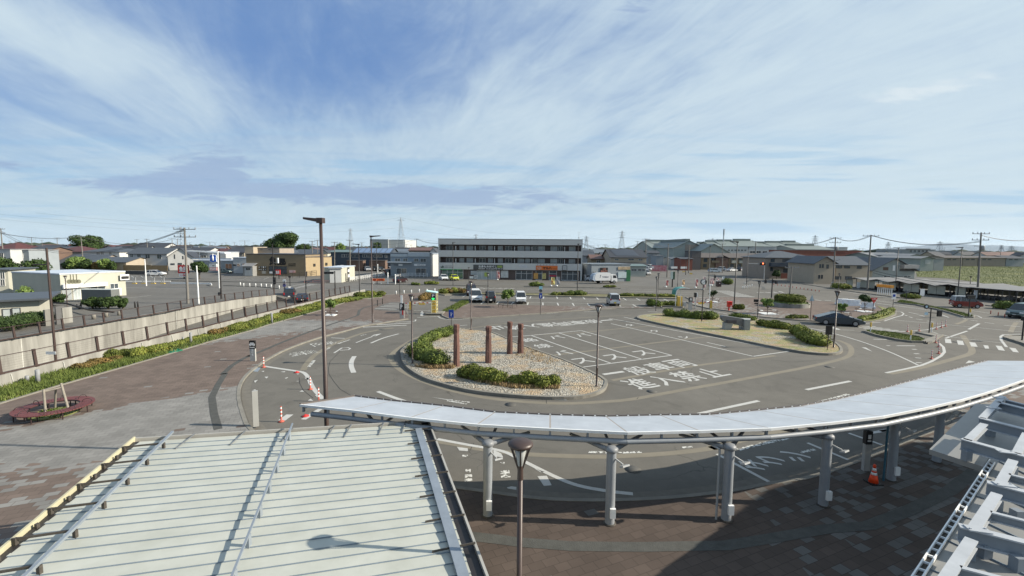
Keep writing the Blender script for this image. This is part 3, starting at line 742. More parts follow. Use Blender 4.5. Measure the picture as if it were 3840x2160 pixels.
ml('k',[(1105,372),(1560,430),(1750,455),(1880,488),(1990,525)],.13); ml('k',[(2040,480),(2110,495),(2152,517),(2000,521)],.13); ml('k',[(2160,520),(2400,540),(2490,554),(2700,556)],.13)
for q in ([(1415,460),(1515,480)],[(1520,487),(1575,500)],[(1375,487),(1400,495)],[(1420,505),(1455,515)],[(1490,527),(1555,537)],[(1740,483),(1820,512)],[(1605,547),(1680,560)],[(2040,540),(2110,548)],[(2180,562),(2275,575)],[(2370,590),(2540,605)]): ml('k',q,.18)
ml('k',[(2550,680),(2470,682),(2370,686),(2342,702),(2347,742),(2400,810)],.2)
ml('k',[(0,262),(275,268)],.14); ml('k',[(820,258),(1200,312)],.14); ml('k',[(1120,345),(1290,352)],.14); ml('k',[(2040,440),(2230,470)],.14); ml('f',[(0,1208),(550,1268)],.14); ml('f',[(280,1308),(640,1362)],.14); ml('f',[(350,1358),(1100,1447)],.14); ml('f',[(640,1360),(900,1400)],.14)
for q in ([(1120,1192),(1220,1196)],[(1242,1190),(1340,1200)],[(1362,1185),(1420,1196)],[(1450,1176),(1520,1196)],[(2145,1312),(2240,1316)],[(2000,1306),(2090,1318)]): ml('e',q,.35)
ml('e',[(1115,1196),(1700,1207)],.15)
for k in range(10):
 y = 1170 + k * 10; ml('e',[(500 + k * 30,y),(715 + k * 41,y + 1)],.42)
for k in range(8):
 y = 1068 + k * 10; ml('b',[(2070 - k * 34,y),(2215 - k * 52,y + 4)],.45)
ml('b',[(1670,1130),(2040,1060)],.15); ml('b',[(2120,1068),(2460,1078)],.15); ml('b',[(0,1138),(720,1140)],.15); ml('a',[(1900,1122),(2576,1132)],.15); ml('a',[(1900,1280),(2280,1240)],.15)
ml('c',[(1575,1172),(1640,1135),(1700,1118),(1900,1125),(2576,1142)],.16); ml('c',[(1640,1135),(2080,1131),(2576,1140)],.12); ml('d',[(0,1138),(560,1155),(1000,1163),(1700,1175),(2576,1192)],.15)
for k in range(9): ml('c',[(1760 + k * 95,1135 + k * .8),(1850 + k * 95,1120 + k * 1.5)],.35)
ml('d',[(860,1207),(1000,1205)],.14); ml('d',[(850,1178),(1140,1197)],.0) if False else None
ml('d',[(1350,1215),(1900,1228),(2576,1225)],.15); ml('e',[(0,1228),(700,1262)],.15); ml('e',[(320,1165),(500,1185)],.15); ml('e',[(0,1198),(540,1206)],.12)
ml('c',[(150,1100),(820,1098)],.15); ml('d',[(1100,1130),(2200,1152)],.12)
ml('c',[(150,1255),(200,1240)],.3); ml('c',[(215,1255),(270,1243)],.3)
for q in ([(960,985),(1180,985)],[(980,1008),(1100,1010)],[(1000,972),(1200,965)]): ml('c',q,.13)
for k in range(7):
 ml('b',[(1130 + k * 60,975 - k * 2),(1290 + k * 60 - k * 5,960 - k * 2)],.13) if k % 2 == 0 else ml('b',[(1000 + k * 45,1000),(1130 + k * 45,985)],.13)
ml('b',[(640,955),(1100,945)],.13); ml('b',[(760,980),(1300,1022)],.13); ml('b',[(1400,1000),(1480,965)],.13)
ml('d',[(-700,1262),(0,1281),(1200,1301),(2400,1323)],.14); ml('d',[(-500,1330),(0,1337),(1000,1357),(2050,1379)],.14); ml('d',[(900,1321),(1400,1330)],.12)
for a,b_ in (((285,1253),(270,1285)),((480,1257),(472,1290)),((675,1260),(688,1293)),((875,1265),(892,1298)),((1072,1268),(1103,1300)),((1275,1272),(1308,1305)),((1672,1277),(1730,1313)),((1870,1280),(1935,1317)),((2085,1288),(2150,1322)),((2285,1292),(2362,1326)),
    ((20,1340),(-5,1372)),((245,1345),(232,1385)),((465,1348),(468,1390)),((685,1352),(702,1393)),((912,1357),(937,1397)),((1138,1362),(1175,1402)),((1365,1368),(1410,1406)),((1600,1375),(1650,1412)),((1822,1378),(1890,1417))):
 ml('d',[a,b_],.2)
for a,b_ in (((2105,1370),(2160,1330)),((2345,1370),(2380,1335)),((1830,1265),(1885,1235)),((2440,1280),(2470,1245)),((1640,1268),(1700,1262))): ml('c',[a,b_],.2)
ml('s',[(920,865),(1110,900)],.3); ml('s',[(1090,895),(1370,955)],.14); ml('s',[(700,862),(930,915)],.14); ml('s',[(660,825),(920,825)],.14)
ml('k',[(30,540),(240,556)],.13)
gl = MB()
U = (G('j',1660,625) - G('j',735,748)).normalized(); V_ = Vector((-U.y,U.x,0))
def glyph(ch,tl,x,y,w,h,ang=0.0,bold=.018,mbx=None,z=.013):
 c = G(tl,x,y,0); rot = Matrix.Rotation(R(ang),3,'Z'); u = rot @ U; v = rot @ V_
 text_mb(mbx or gl,ch,c - u * w / 2 - v * h / 2 + Vector((0,0,z)),u * w,v * h,bold,stretch=True)
for ch,x,y,h in (('一',1075,803,.34),('般',1322,777,2.0),('車',1533,736,2.0),('両',1745,705,2.1),('進',1340,908,2.1),('入',1590,872,2.1),('禁',1810,832,2.2),('止',2055,798,2.0)):
 glyph(ch,'j',x,y,1.75,h,bold=.012)
for ch,x,y,h in (('一',1005,271,.45),('般',862,283,2.3),('車',716,294,2.3),('両',567,307,2.3),('進',406,318,2.3),('入',250,328,2.3),('禁',85,345,2.2),('止',-102,350,2.2)):
 glyph(ch,'j',x,y,1.95 if ch != '一' else 1.7,h,180,bold=.012)
for ch,x,y in (('路',228,470),('線',362,530),('バ',557,598),('ス',762,678),('バ',495,441),('ス',1080,640),('バ',757,419),('ス',1373,600)):
 glyph(ch,'j',x,y,1.5,1.5,bold=.012)
for ch,x,y,w in (('タ',1235,320,1.1),('ク',1487,380,1.1),('シ',1785,441,1.1),('|',2107,515,.14)):
 glyph(ch,'j',x,y,w,1.1 if ch != '|' else 2.0,bold=.012)
for ch,x,y,w in (('タ',745,672,.85),('ク',955,612,.85),('シ',1240,558,.9),):
 glyph(ch,'o',x,y,w * 1.15,w * 1.1,92,bold=.015)
for ch,x,y in (('乗',695,655),('降',905,560)):
 glyph(ch,'h',x,y,2.2,1.5,15,-.008,mw)
struct(gl,'painted_road_lettering',PAINT)
struct(mk,'road_markings',PAINT); struct(mw,'worn_road_markings',WORN)
# BOTTOM-LEFT METAL ROOF
RW = mat('white_roof_panel_material',(0.40,0.41,0.355),0.45,0.1,1.1,spec=0.5,detail=12,col2=(0.45,0.46,0.41))
SEAM = mat('roof_seam_material',(0.16,0.20,0.24),0.5,0.1,3)
CREAM = mat('cream_fascia_material',(0.44,0.41,0.28),0.6,0.08,2)
DARKB = mat('rusty_bracket_material',(0.055,0.048,0.04),0.7,0.3,12)
e1 = Vector((0.312,-0.950,0)); e2 = Vector((-0.950,-0.312,0)); TR = Vector((-2.79,14.87,0))
RL = 17.0; RS = 8.2
def rf(a,s,dz=0.0):
 p = TR + e1 * a + e2 * s; p.z = 2.60 + 0.0512 * s + dz; return p
t = thing('metal_roof_shelter','large low building roof of pale standing-seam metal with snow rails, beside the curved canopy','building',rf(6,4))
o = rf(6,4); t.location = o
b = MB(); c2 = MB(); k = 0.12; ST = .024; s0,s1 = .25,RS - .15
while k < RL:
 k2 = k + .333; b.add([rf(k,s0,0),rf(k,s1,0),rf(k2,s1,ST),rf(k2,s0,ST)],[(0,3,2,1)]); c2.add([rf(k2,s0,ST + .002),rf(k2,s1,ST + .002),rf(k2 + .006,s1,-.002),rf(k2 + .006,s0,-.002)],[(0,1,2,3)]); k = k2
b.add([rf(.12,s0,-.03),rf(RL,s0,-.03),rf(RL,s1,-.03),rf(.12,s1,-.03)],[(0,1,2,3)])
b.obj('roof',RW,t,o); c2.obj('panel_steps',SEAM,t,o)
b = MB(); b.beam(rf(0.0,-0.02,.0),rf(0.0,RS,.0),.05,.14); b.beam(rf(0,0,.0),rf(RL,0,.0),.05,.16); b.obj('fascia',mat('pale_fascia_material',(0.33,0.32,0.29),.5,.1,2),t,o)
b = MB(); b.beam(rf(0.0,RS,-.02),rf(RL,RS,-.02),.045,.26); b.obj('side_fascia',CREAM,t,o)
b = MB(); b.beam(rf(0.02,0.14,-.01),rf(RL,0.14,-.01),.22,.02); b.beam(rf(0.15,RS - .1,.004),rf(RL,RS - .1,.004),.14,.02); b.obj('gutter',BLACKM,t,o)
b = MB(); b.beam(rf(0.75,0.42,.09),rf(RL,0.42,.09),.20,.05); b.obj('snow_rail',GALV,t,o)
b = MB(); b.beam(rf(0.1,RS - .95,.22),rf(RL,RS - .95,.22),.06,.05); b.obj('snow_rail',GALV,t,o)
b = MB(); b.beam(rf(0.1,RS / 2 + .05,.26),rf(RL,RS / 2 + .05,.26),.04,.04); b.obj('snow_rail',GALV,t,o)
k = .75
while k < RL:
 b = MB(); b.beam(rf(k,0.85,.05),rf(k,-.0,.10),.022,.035); b.obj('bracket',DARKB,t,o)
 b = MB(); c2 = MB(); b.beam(rf(k,RS - .88,.16),rf(k,RS - .02,.12),.03,.04); b.box(rf(k,RS - .95,.09),(.06,.06,.16)); b.box(rf(k,RS - .08,.06),(.05,.06,.16))
 b.box(rf(k + .5,RS - .12,.06),(.05,.06,.10))
 b.obj('bracket',DARKB,t,o); c2.box(rf(k,RS / 2 + .05,.12),(.05,.09,.26)); c2.obj('rail_support',GALV,t,o); k += 1.0
for s_ in (6.9,5.6,4.3,3.1,2.6,1.6,.9):
 b = MB(); b.tube(rf(0.0,s_ - .15,.08),rf(0.85,s_ + .05,.03),.018,n=6); b.obj('stay_rod',mat('grey_rod_material',(.12,.13,.14),.5,.1,3),t,o)
b = MB()
for a0,a1,s0,s1 in ((.9,RL,.8,1.0),(.9,RL,RS - 1.0,RS - .8),(.9,1.1,.8,RS - .8),(RL - .2,RL,.8,RS - .8)):
 pts = [TR + e1 * a0 + e2 * s0,TR + e1 * a1 + e2 * s0,TR + e1 * a1 + e2 * s1,TR + e1 * a0 + e2 * s1]
 b.prism(pts,0.1,lambda p: 2.5)
b.obj('wall',CREAM,t,o)
# CURVED CANOPY
prs = [(('q',20,310),('q',840,185)),(('q',780,392),('q',1400,254)),(('q',1680,505),('q',2180,332)),(('n',165,168),('n',285,86)),(('n',668,197),('n',668,104)),
  (('n',1200,223),('n',1055,115)),(('n',1700,212),('n',1430,106)),(('o',955,217),('o',200,52)),(('o',1690,148),('o',810,-4)),(('l',820,308),('l',230,236)),
  (('l',1130,247),('l',490,188)),(('l',1380,190),('l',700,140)),(('l',1560,138),('l',880,93)),(('l',1700,92),('l',1040,50)),(('l',1850,40),('l',1190,10))]
near = [G(*a,2.95) for a,_ in prs]; far = [G(*a,2.60) for _,a in prs]
for L_ in (near,far):
 for k in range(3): L_.append(L_[-1] + (L_[-1] - L_[-2]))
t = thing('curved_canopy','long curving walkway canopy with pale frosted panels on round steel posts','canopy',(7,14.5,0)); o = Vector((7,14.5,0))
n = len(near)
for k in range(n - 1):
 b = MB(); g = 0.012
 A,B,C_,D_ = near[k].lerp(near[k + 1],g),near[k].lerp(near[k + 1],1 - g),far[k].lerp(far[k + 1],1 - g),far[k].lerp(far[k + 1],g)
 dn = Vector((0,0,-.03)); b.add([A,B,C_,D_,A + dn,B + dn,C_ + dn,D_ + dn],[(0,1,2,3),(7,6,5,4),(0,4,5,1),(1,5,6,2),(2,6,7,3),(3,7,4,0)])
 b.obj('roof_panel',LITEBLUE,t,o)
for k in range(n): b = MB(); b.beam(near[k] + Vector((0,0,-.03)),far[k] + Vector((0,0,-.03)),.05,.055); b.obj('panel_joint',mat('joint_seal_material',(0.30,0.27,0.24),.7,.1,3),t,o)
for k in range(n - 1):
 b = MB(); b.beam(near[k] + Vector((0,0,-.03)),near[k + 1] + Vector((0,0,-.03)),.05,.08); b.obj('edge_trim',WHITEM,t,o)
 for q in range(5):
  p = far[k].lerp(far[k + 1],q / 5); b = MB(); b.box(p + Vector((0,.02,.03)),(.06,.05,.03),.1); b.obj('panel_clip',WHITEM,t,o)
b = MB()
for k in range(n - 1): b.beam(far[k] + Vector((0,.03,0)),far[k + 1] + Vector((0,.03,0)),.06,.09)
b.beam(near[0],far[0],.06,.10)
b.obj('far_edge_trim',mat('brown_trim_material',(0.10,0.085,0.075),.5,.1,4),t,o)
cols = [Vector(c) for c in ((-0.71,13.59,.1),(3.05,13.22,.1),(6.73,13.45,.1),(10.34,14.31,.1),(13.99,15.99,.1),(17.05,17.48,.1),(20.6,19.6,.1))]
cols = [Vector((-4.45,14.75,.1))] + cols
CG = mat('canopy_steel_material',(0.25,0.27,0.29),.45,.08,3,spec=.5)
b = MB(); pts = [Vector((q.x,q.y + .06,2.63)) for q in near]; pts[0] += (pts[1] - pts[0]) * .22
for a,c in zip(pts,pts[1:]): b.tube(a,c,.085,n=12)
b.obj('beam',CG,t,o)
for k in range(n - 1):
 for q in (0.0,.5):
  p = near[k].lerp(near[k + 1],q) + (far[k].lerp(far[k + 1],q) - near[k].lerp(near[k + 1],q)) * .06
  b = MB(); b.box(p + Vector((0,0,-.17)),(.06,.10,.22)); b.obj('bracket',CG,t,o)
for k in range(n):
 b = MB(); b.beam(near[k].lerp(far[k],.05) + Vector((0,0,-.12)),near[k].lerp(far[k],.95) + Vector((0,0,-.07)),.05,.08); b.obj('rafter',CG,t,o)
for i,c in enumerate(cols):
 b = MB(); b.tube(c,(c.x,c.y,2.50),.145,n=20); po = b.obj('post',CG,t,o)
 d = (cols[min(i + 1,len(cols) - 1)] - cols[max(i - 1,0)]).normalized(); nn = Vector((-d.y,d.x,0))
 b = MB(); b.lathe((c.x,c.y,2.36),[(.12,0),(.19,.04),(.19,.12),(.13,.18)],16)
 for sg in (-1,1): b.tube((c.x,c.y,2.40),c + d * sg * 1.15 + nn * .95 + Vector((0,0,2.42)),.085,.045,n=10)
 b.tube((c.x,c.y,2.45),c + nn * 1.5 + Vector((0,0,2.42)),.06,.04,n=8)
 q = b.obj('branch_arm',mat('dark_steel_material',(0.20,0.21,0.22),.5,.1,3),t,o)
 b = MB(); b.box(c + Vector((.05,-.17,.42)),(.17,.09,.30)); b.obj('junction_box',WHITEM,t,o)
 b = MB(); b.beam(c + Vector((.10,-.1,2.10)),c + Vector((.28,-.30,2.02)),.04,.04); b.box(c + Vector((.32,-.34,2.0)),(.26,.16,.05),.5,-.4); b.obj('spotlight',GREYM,t,o)
 b = MB(); b.lathe(c,[(.20,0),(.20,.02),(.15,.03)],16); b.obj('base_plate',DARKB,t,o)
b = MB(); c = cols[3]; b.tube((c.x - .30,c.y + .02,.1),(c.x - .28,c.y + .05,2.35),.035,n=8); b.tube((c.x - .28,c.y + .05,2.35),(c.x - 1.0,c.y + .8,2.6),.035,n=8); b.obj('downpipe',GREYM,t,o)
c = cols[5]; b = MB(); b.tube((c.x - .32,c.y - .05,.1),(c.x - .32,c.y - .05,2.5),.035,n=8)
b.obj('teal_downpipe',mat('teal_pipe_material',(0.03,0.10,0.14),.5,.1,3),t,o,label='teal downpipe')
# STATION ROOF AND STEEL FRAME (bottom right)
SROOF = mat('grey_metal_roof_material',(0.21,0.21,0.20),.45,.08,1.0)
STB = mat('pale_painted_steel_material',(0.37,0.39,0.41),.45,.10,2.5)
STW = mat('blue_grey_steel_material',(0.19,0.215,0.24),.5,.10,2.5)
ZR = 3.6
o = Vector((9,8,ZR))
t = thing('platform_roof','grey metal roof of the station walkway below the white steel frame','roof',o)
b = MB()
slab = [G('p',a,c_,ZR) for a,c_ in ((745,985),(1560,1250),(1650,1105),(2300,700),(2500,330),(1660,305),(1440,300))]
b.prism(slab,ZR - .13,ZR); b.poly([Vector((p.x,p.y,ZR - .13)) for p in slab])
b.obj('overhang',SROOF,t,o)
b = MB(); rs = [G('l',a,c_,ZR + .02) for a,c_ in ((1040,1449),(1590,610),(1700,440),(2500,500),(2700,1900),(700,1900))]
b.prism(rs,ZR - .3,ZR + .02); b.obj('roof',SROOF,t,o)
b = MB()
A = G('l',960,1560,ZR + .06); B = G('l',1585,620,ZR + .06)
b.beam(A,B,.02,.06); C_ = G('l',1030,1580,ZR + .06); D_ = G('l',1620,640,ZR + .06); b.beam(C_,D_,.02,.05)
for k in range(26): b.beam(A.lerp(B,k / 26),C_.lerp(D_,k / 26),.025,.03)
b.obj('gutter_guard',WHITEM,t,o)
b = MB()
b.flat([A,C_,D_,B],ZR + .026); b.obj('gutter',DARKB,t,o)
b = MB()
for q in (((1380,1020),(1480,1050)),((1470,870),(1545,895)),((1275,1190),(1370,1235)),((1140,1395),(1290,1449)),((1550,745),(1600,760))):
 b.beam(G('l',*q[0],ZR + .03),G('l',*q[1],ZR + .03),.012,.02)
for k in range(7):
 b.beam(G('l',1520 + k * 22,1290 - k * 110,ZR + .03),G('l',1900 + k * 22,1470 - k * 110,ZR + .03),.02,.03)
b.obj('roof_joint',SEAM,t,o)
b = MB(); pl = [G('l',a,c_,ZR) for a,c_ in ((1620,700),(2200,700),(2500,1800),(1200,1800))]
b.prism(pl,0.1,ZR - .3); b.obj('wall',mat('dark_wall_material',(0.10,0.10,0.10),.8,.1,2),t,o)
ZF = 4.05
t = thing('steel_roof_frame','pale painted steel beam frame standing above the grey station roof','steel frame',(9,8,ZF)); o = Vector((9,8,ZF))
def ibeam(t_,x0,y0,x1,y1,w=.16,h=.26):
 p0 = G(t_,x0,y0,ZF); p1 = G(t_,x1,y1,ZF); b = MB()
 b.beam(p0,p1,w,.025); b.beam(p0 - Vector((0,0,h - .02)),p1 - Vector((0,0,h - .02)),w,.02); b.obj('beam_flange',STB,t,o)
 b = MB(); dd = (p1 - p0).normalized(); sd = Vector((-dd.y,dd.x,0))
 b.beam(p0 - Vector((0,0,h / 2 + .005)),p1 - Vector((0,0,h / 2 + .005)),w * .3,h - .04); b.obj('beam_web',STW,t,o)
for q in ((1385,468,1880,605),(1565,778,1900,862),(1365,1088,1900,1222),(1512,318,1900,415),(1640,205,1900,268)): ibeam('l',*q,w=.15,h=.26)
for q in ((1720,722,1880,762),(1590,992,1880,1066),(1375,1388,1880,1520),(1700,190,1880,235)): ibeam('l',*q,w=.08,h=.16)
for q in ((1680,165,1530,322),(1545,362,1425,480),(1752,622,1660,785),(1635,862,1475,1105),(1455,1188,1262,1480),(1850,430,1775,575)): ibeam('l',*q,w=.15,h=.13)
b = MB()
for x,y in ((1690,795),(1500,1115),(1700,560),(1660,175),(1610,245)):
 p = G('l',x,y,ZF + .02); b.box(p,(.30,.17,.02),math.atan2(-.28,.96) + .0);
 for sx_ in (-.12,.12): b.box(p + Vector((sx_,0,.015)),(.025,.025,.02))
b.obj('splice_plate',STB,t,o)
b = MB()
for x,y in ((1430,490),(1600,330),(1640,830),(1440,1140),(1790,900),(1750,600),(1800,1220),(1560,1130)):
 p = G('l',x,y,ZF); b.box((p.x,p.y,(ZF + ZR) / 2 - .1),(.14,.14,ZF - ZR - .2))
b.obj('stub_post',STW,t,o)
SH = 9.0; sh = Vector((sdir.x,sdir.y,0)).normalized() * (SH - .1) / math.tan(SUN_EL)
gp = [Vector((a,c_,.1)) + sh for a,c_ in ((5.7,10.9),(5.7,11.9),(7.19,13.52),(9.26,15.16),(12,16.4),(18,19.3),(38,19.3),(38,10.9))]  # unseen block, outline set by the shade it casts on the forecourt
ctr = Vector((38,13,0)); t = thing('station_shade_block','unseen station block right of the steel frame, shaped to shade the forecourt','building',ctr)
b = MB(); b.prism(gp,0.0,SH); b.obj('wall',mat('shade_block_material',(0.4,0.38,0.35),.8,.1,1),t,ctr)
b = MB(); b.prism(gp,SH + .002,SH + .2); b.obj('roof',SROOF,t,ctr)
# STREET FURNITURE BUILDERS
GLASS = mat('lamp_glass_material',(0.34,0.35,0.34),.12,0,1)
def plaza_lamp(P,label,h=5.07,m=BROWN,s=1.0,group='round-topped plaza lamps'):
 t = thing('plaza_lamp',label,'street lamp',P,0,group)
 b = MB(); z = h - .50 * s
 b.lathe((0,0,0),[(.10,0),(.10,.03),(.062,.05),(.060,1.1),(.064,1.11),(.064,1.15),(.055,1.16),(.048,z)],12); b.obj('pole',m,t)
 b = MB(); b.tube((0,0,z - .25),(0,0,z + .02),.06,.05,n=10)
 for a in (0,PI): b.beam((math.cos(a) * .03,0,z - .05),(math.cos(a) * .185 * s,math.sin(a) * .185 * s,h - .09),.04,.04)
 for a in (PI / 2,-PI / 2): b.beam((0,math.sin(a) * .03,z - .05),(0,math.sin(a) * .185 * s,h - .09),.025,.025)
 b.obj('bracket',m,t)
 b = MB(); b.lathe((0,0,h - .11),[(.205 * s,0),(.235 * s,.03),(.235 * s,.06),(.20 * s,.09),(.12 * s,.115),(.0,.125)],24); b.obj('cap',m,t)
 b = MB(); b.lathe((0,0,z),[(.03,0),(.05,.02),(.12 * s,h - .12 - z)],14); b.obj('lamp_glass',GLASS,t)
 return t
def tall_lamp(P,label,h=9.6,arm=(-1,0),m=BROWN,r=.085,al=1.0,group='tall street lamps',bare=False):
 t = thing('street_lamp',label,'street lamp',P,0,group)
 b = MB(); b.lathe((0,0,0),[(r * 1.5,0),(r * 1.5,.06),(r,.08),(r,1.3),(r * .95,1.32),(r * .62,h)],14); b.obj('pole',m,t)
 a = Vector((*arm,0)).normalized(); s_ = Vector((-a.y,a.x,0))
 b = MB(); b.box((0,0,h + .02),(.24,.24,.2),math.atan2(a.y,a.x))
 b.add([a * .1 + s_ * .13 + Vector((0,0,h + .10)),a * .1 - s_ * .13 + Vector((0,0,h + .10)),a * al - s_ * .17 + Vector((0,0,h + .14)),a * al + s_ * .17 + Vector((0,0,h + .14)),
   a * .1 + s_ * .13 + Vector((0,0,h - .04)),a * .1 - s_ * .13 + Vector((0,0,h - .04)),a * al - s_ * .17 + Vector((0,0,h + .06)),a * al + s_ * .17 + Vector((0,0,h + .06))],
   [(3,2,1,0),(4,5,6,7),(0,1,5,4),(1,2,6,5),(2,3,7,6),(3,0,4,7)])
 b.obj('lamp_head',m,t)
 return t
def sign_text(par,s,c,ux,uy,m,name='lettering',bold=.03):
 b = MB(); text_mb(b,s,c,ux,uy,bold,center=True); return b.obj(name,m,par)
def fit_text(par,s,x0,x1,z0,z1,y,m,bold=.02,name='lettering'):
 b = MB(); text_mb(b,s,(x0,y,z0),(x1 - x0,0,0),(0,0,z1 - z0),bold,stretch=True); return b.obj(name,m,par)
BLACK = mat('matt_black_material',(0.012,0.012,0.013),.5,0,1)
WHITE = mat('sign_white_material',(0.75,0.75,0.73),.5,.02,1)
RED = mat('sign_red_material',(0.48,0.03,0.025),.5,.05,2)
BLUE = mat('sign_blue_material',(0.012,0.05,0.30),.4,.04,2)
ORANGE = mat('sign_orange_material',(0.72,0.20,0.03),.5,.04,2)
YELL = mat('sign_yellow_material',(0.62,0.42,0.08),.5,.06,2)
GREENS = mat('sign_green_material',(0.06,0.42,0.12),.5,.04,2)
def PL(tl,x,yb,yt,label,z=0.15,**k):
 p = G(tl,x,yb,z); plaza_lamp(p,label,ZT(tl,x,yt,p) - z,**k)
PL('i',393,703,10,'brown plaza lamp on the left tip of the gravel island beside the dark hedge')
PL('j',905,935,112,'brown plaza lamp at the pointed right end of the gravel island')
PL('k',660,812,242,'brown plaza lamp at the near right corner of the grassy island behind the dark signboard')
PL('S',1767,1237,1054,'slim plaza lamp at the back tip of the gravel island')
PL('s',2057,1055,200,'plaza lamp with small dark sign plates beside the stone monument',m=BLACKM)
PL('c',2212,1375,900,'dark plaza lamp standing in front of the black parked kei car',.1,m=BLACKM)
PL('c',1925,1115,815,'dark plaza lamp across the street in front of the long white apartment block',.05,m=BLACKM)
PL('d',2172,1470,955,'dark plaza lamp at the end of the car park, nearer of a close pair',.1,m=BLACKM)
PL('d',2200,1345,905,'dark plaza lamp at the end of the car park, farther of a close pair',.1,m=BLACKM)
PL('d',2497,1140,862,'dark plaza lamp beside the tall green roadside signboard',.1,m=BLACKM)
PL('e',2350,1160,905,'dark plaza lamp on the far pavement in front of the beige houses',.1,m=BLACKM)
PL('c',884,1255,905,'dark plaza lamp between the white guard posts near the motorcycle bays',.1,m=BLACKM)
PL('a',1020,1430,940,'white-globed brown lamp with red lower pole beside the cream shop',0.0)
p = AY('n',460,318,8.15); zc = p.z; t = plaza_lamp(Vector((AY('n',455,1200,8.15).x * .998,8.15,.1)),'large rust-brown plaza lamp in the foreground between the metal roof and the canopy posts',AY('n',460,280,8.15).z - .1)
p = G('s',2057,1055,.15)
t = thing('direction_sign','small dark direction sign plates fixed to the lamp beside the stone monument','sign',p)
b = MB(); z1 = ZT('s',2030,650,p) - .15; b.box((-.30,0,z1),(.55,.04,.34)); b.box((-.25,0,z1 - .33),(.45,.04,.16)); b.obj('panel',BLACK,t)
def TLmp(tl,x,yb,yt,label,arm,z=0.1,**k):
 p = G(tl,x,yb,z); tall_lamp(p,label,ZT(tl,x,yt,p) - z,arm,**k)
pt = AY('S',1204,824,17.6); pb_ = AY('S',1222,1560,17.6)
tall_lamp((pb_.x + .02,17.6,0),'tallest brown street lamp standing on the road left of the curved canopy',pt.z - .05,(-1,.1),al=.62,r=.095)
TLmp('c',462,1449,352,'tall brown street lamp on the left pavement in front of the orange arrow signs',(1,0),al=1.0)
E2 = G('S',1397.5,1209,.1);
for o_ in [q for q in bpy.data.objects if q.name.startswith('street_lamp')][-1:]:
 for c_ in list(o_.children): bpy.data.objects.remove(c_)
 bpy.data.objects.remove(o_)
tall_lamp(E2,'tall brown street lamp on the left pavement in front of the orange arrow signs',ZT('c',462,352,E2) - .1,(1,0))
TLmp('c',278,1265,472,'tall dark street lamp at the right end of the parapet railing',(-1,0),m=BLACKM)
TLmp('c',540,1062,480,'thin dark street lamp beside the right orange arrow sign',(-.4,1),m=BLACKM)
TLmp('c',1687,1080,448,'dark street lamp across the street in front of the white and lime cars',(.3,1),m=BLACKM)
TLmp('d',984,1225,468,'dark street lamp in front of the right end of the long apartment block',(.3,1),m=BLACKM)
TLmp('e',775,1440,435,'tall dark street lamp beside the red post box',(-1,0),m=BLACKM)
TLmp('e',387,1150,495,'dark street lamp behind the round clock',(.3,1),m=BLACKM)
TLmp('e',963,1090,512,'dark street lamp behind the white bollards on the traffic corner',(1,0),m=BLACKM)
TLmp('f',630,1168,525,'dark street lamp on the far pavement by the orange-topped notice rack',(-1,0),m=BLACKM)
TLmp('f',1570,1275,520,'dark street lamp in front of the bicycle shelter behind the red van',(-1,0),m=BLACKM)
TLmp('f',1748,1235,960,'short dark pole beside the bicycle shelter, no lamp arm visible',(-1,0),m=BLACKM,al=.12)
TLmp('b',2045,1215,478,'thin dark street lamp in front of the right end of the tan restaurant',(-.3,1),m=BLACKM)
p = Vector((-28.95,29.4,.8)); t = thing('lamp_post','dark pole on the parapet wall with a short arm and a white notice','pole',(-28.9,29.3,0.1))
pp = AY('g',560,660,29.3); t.location = (pp.x,29.3,.1)
top = AY('g',500,-70,29.3)
b = MB(); b.tube((0,0,0),(0,0,AY('a',735,545,29.3).z),.075,.06,n=10); b.obj('pole',BROWN,t)
zz = AY('a',735,775,29.3).z - .1
b = MB(); b.box((-.45,0,zz),(.95,.16,.07)); b.obj('lamp_arm',BROWN,t)
zz = ZT('g',520,597,Vector((0,29.3,0))) - .1
b = MB(); b.box((-.2,-.08,zz),(.66,.02,.2)); b.obj('notice',WHITE,t)
p = G('s',793,1115,.15); zt = ZT('s',845,165,p); zb = ZT('s',845,290,p); r_ = (zt - zb) / 2
t = thing('street_clock','round white-faced clock on a dark pole behind the grassy island hedge','clock',p)
b = MB(); b.tube((0,0,0),(0,0,zb - .12),.055,n=10); b.obj('pole',BLACKM,t)
zc = (zt + zb) / 2 - .15
b = MB(); b.tube((.02,.14,zc),(.0,-.14,zc),r_ * 1.02,n=32); b.obj('case',BLACKM,t)
b = MB(); b.tube((0,-.14,zc),(0,-.15,zc),r_ * .9,n=32); f_ = b.obj('clock_face',WHITE,t)
b = MB(); b.beam((0,-.158,zc),(.14,-.158,zc + .12),.03,.01,Vector((0,1,0))); b.beam((0,-.158,zc),(-.2,-.158,zc - .16),.02,.01,Vector((0,1,0)))
for k in range(12): a = k * PI / 6; b.box((math.sin(a) * r_ * .75,-.157,zc + math.cos(a) * r_ * .75),(.035,.01,.035))
b.obj('clock_hands',BLACK,t)
STONE = mat('red_brown_stone_material',(0.135,0.072,0.058),.85,.28,2.2,bump=.5,bscale=9,streak=True)
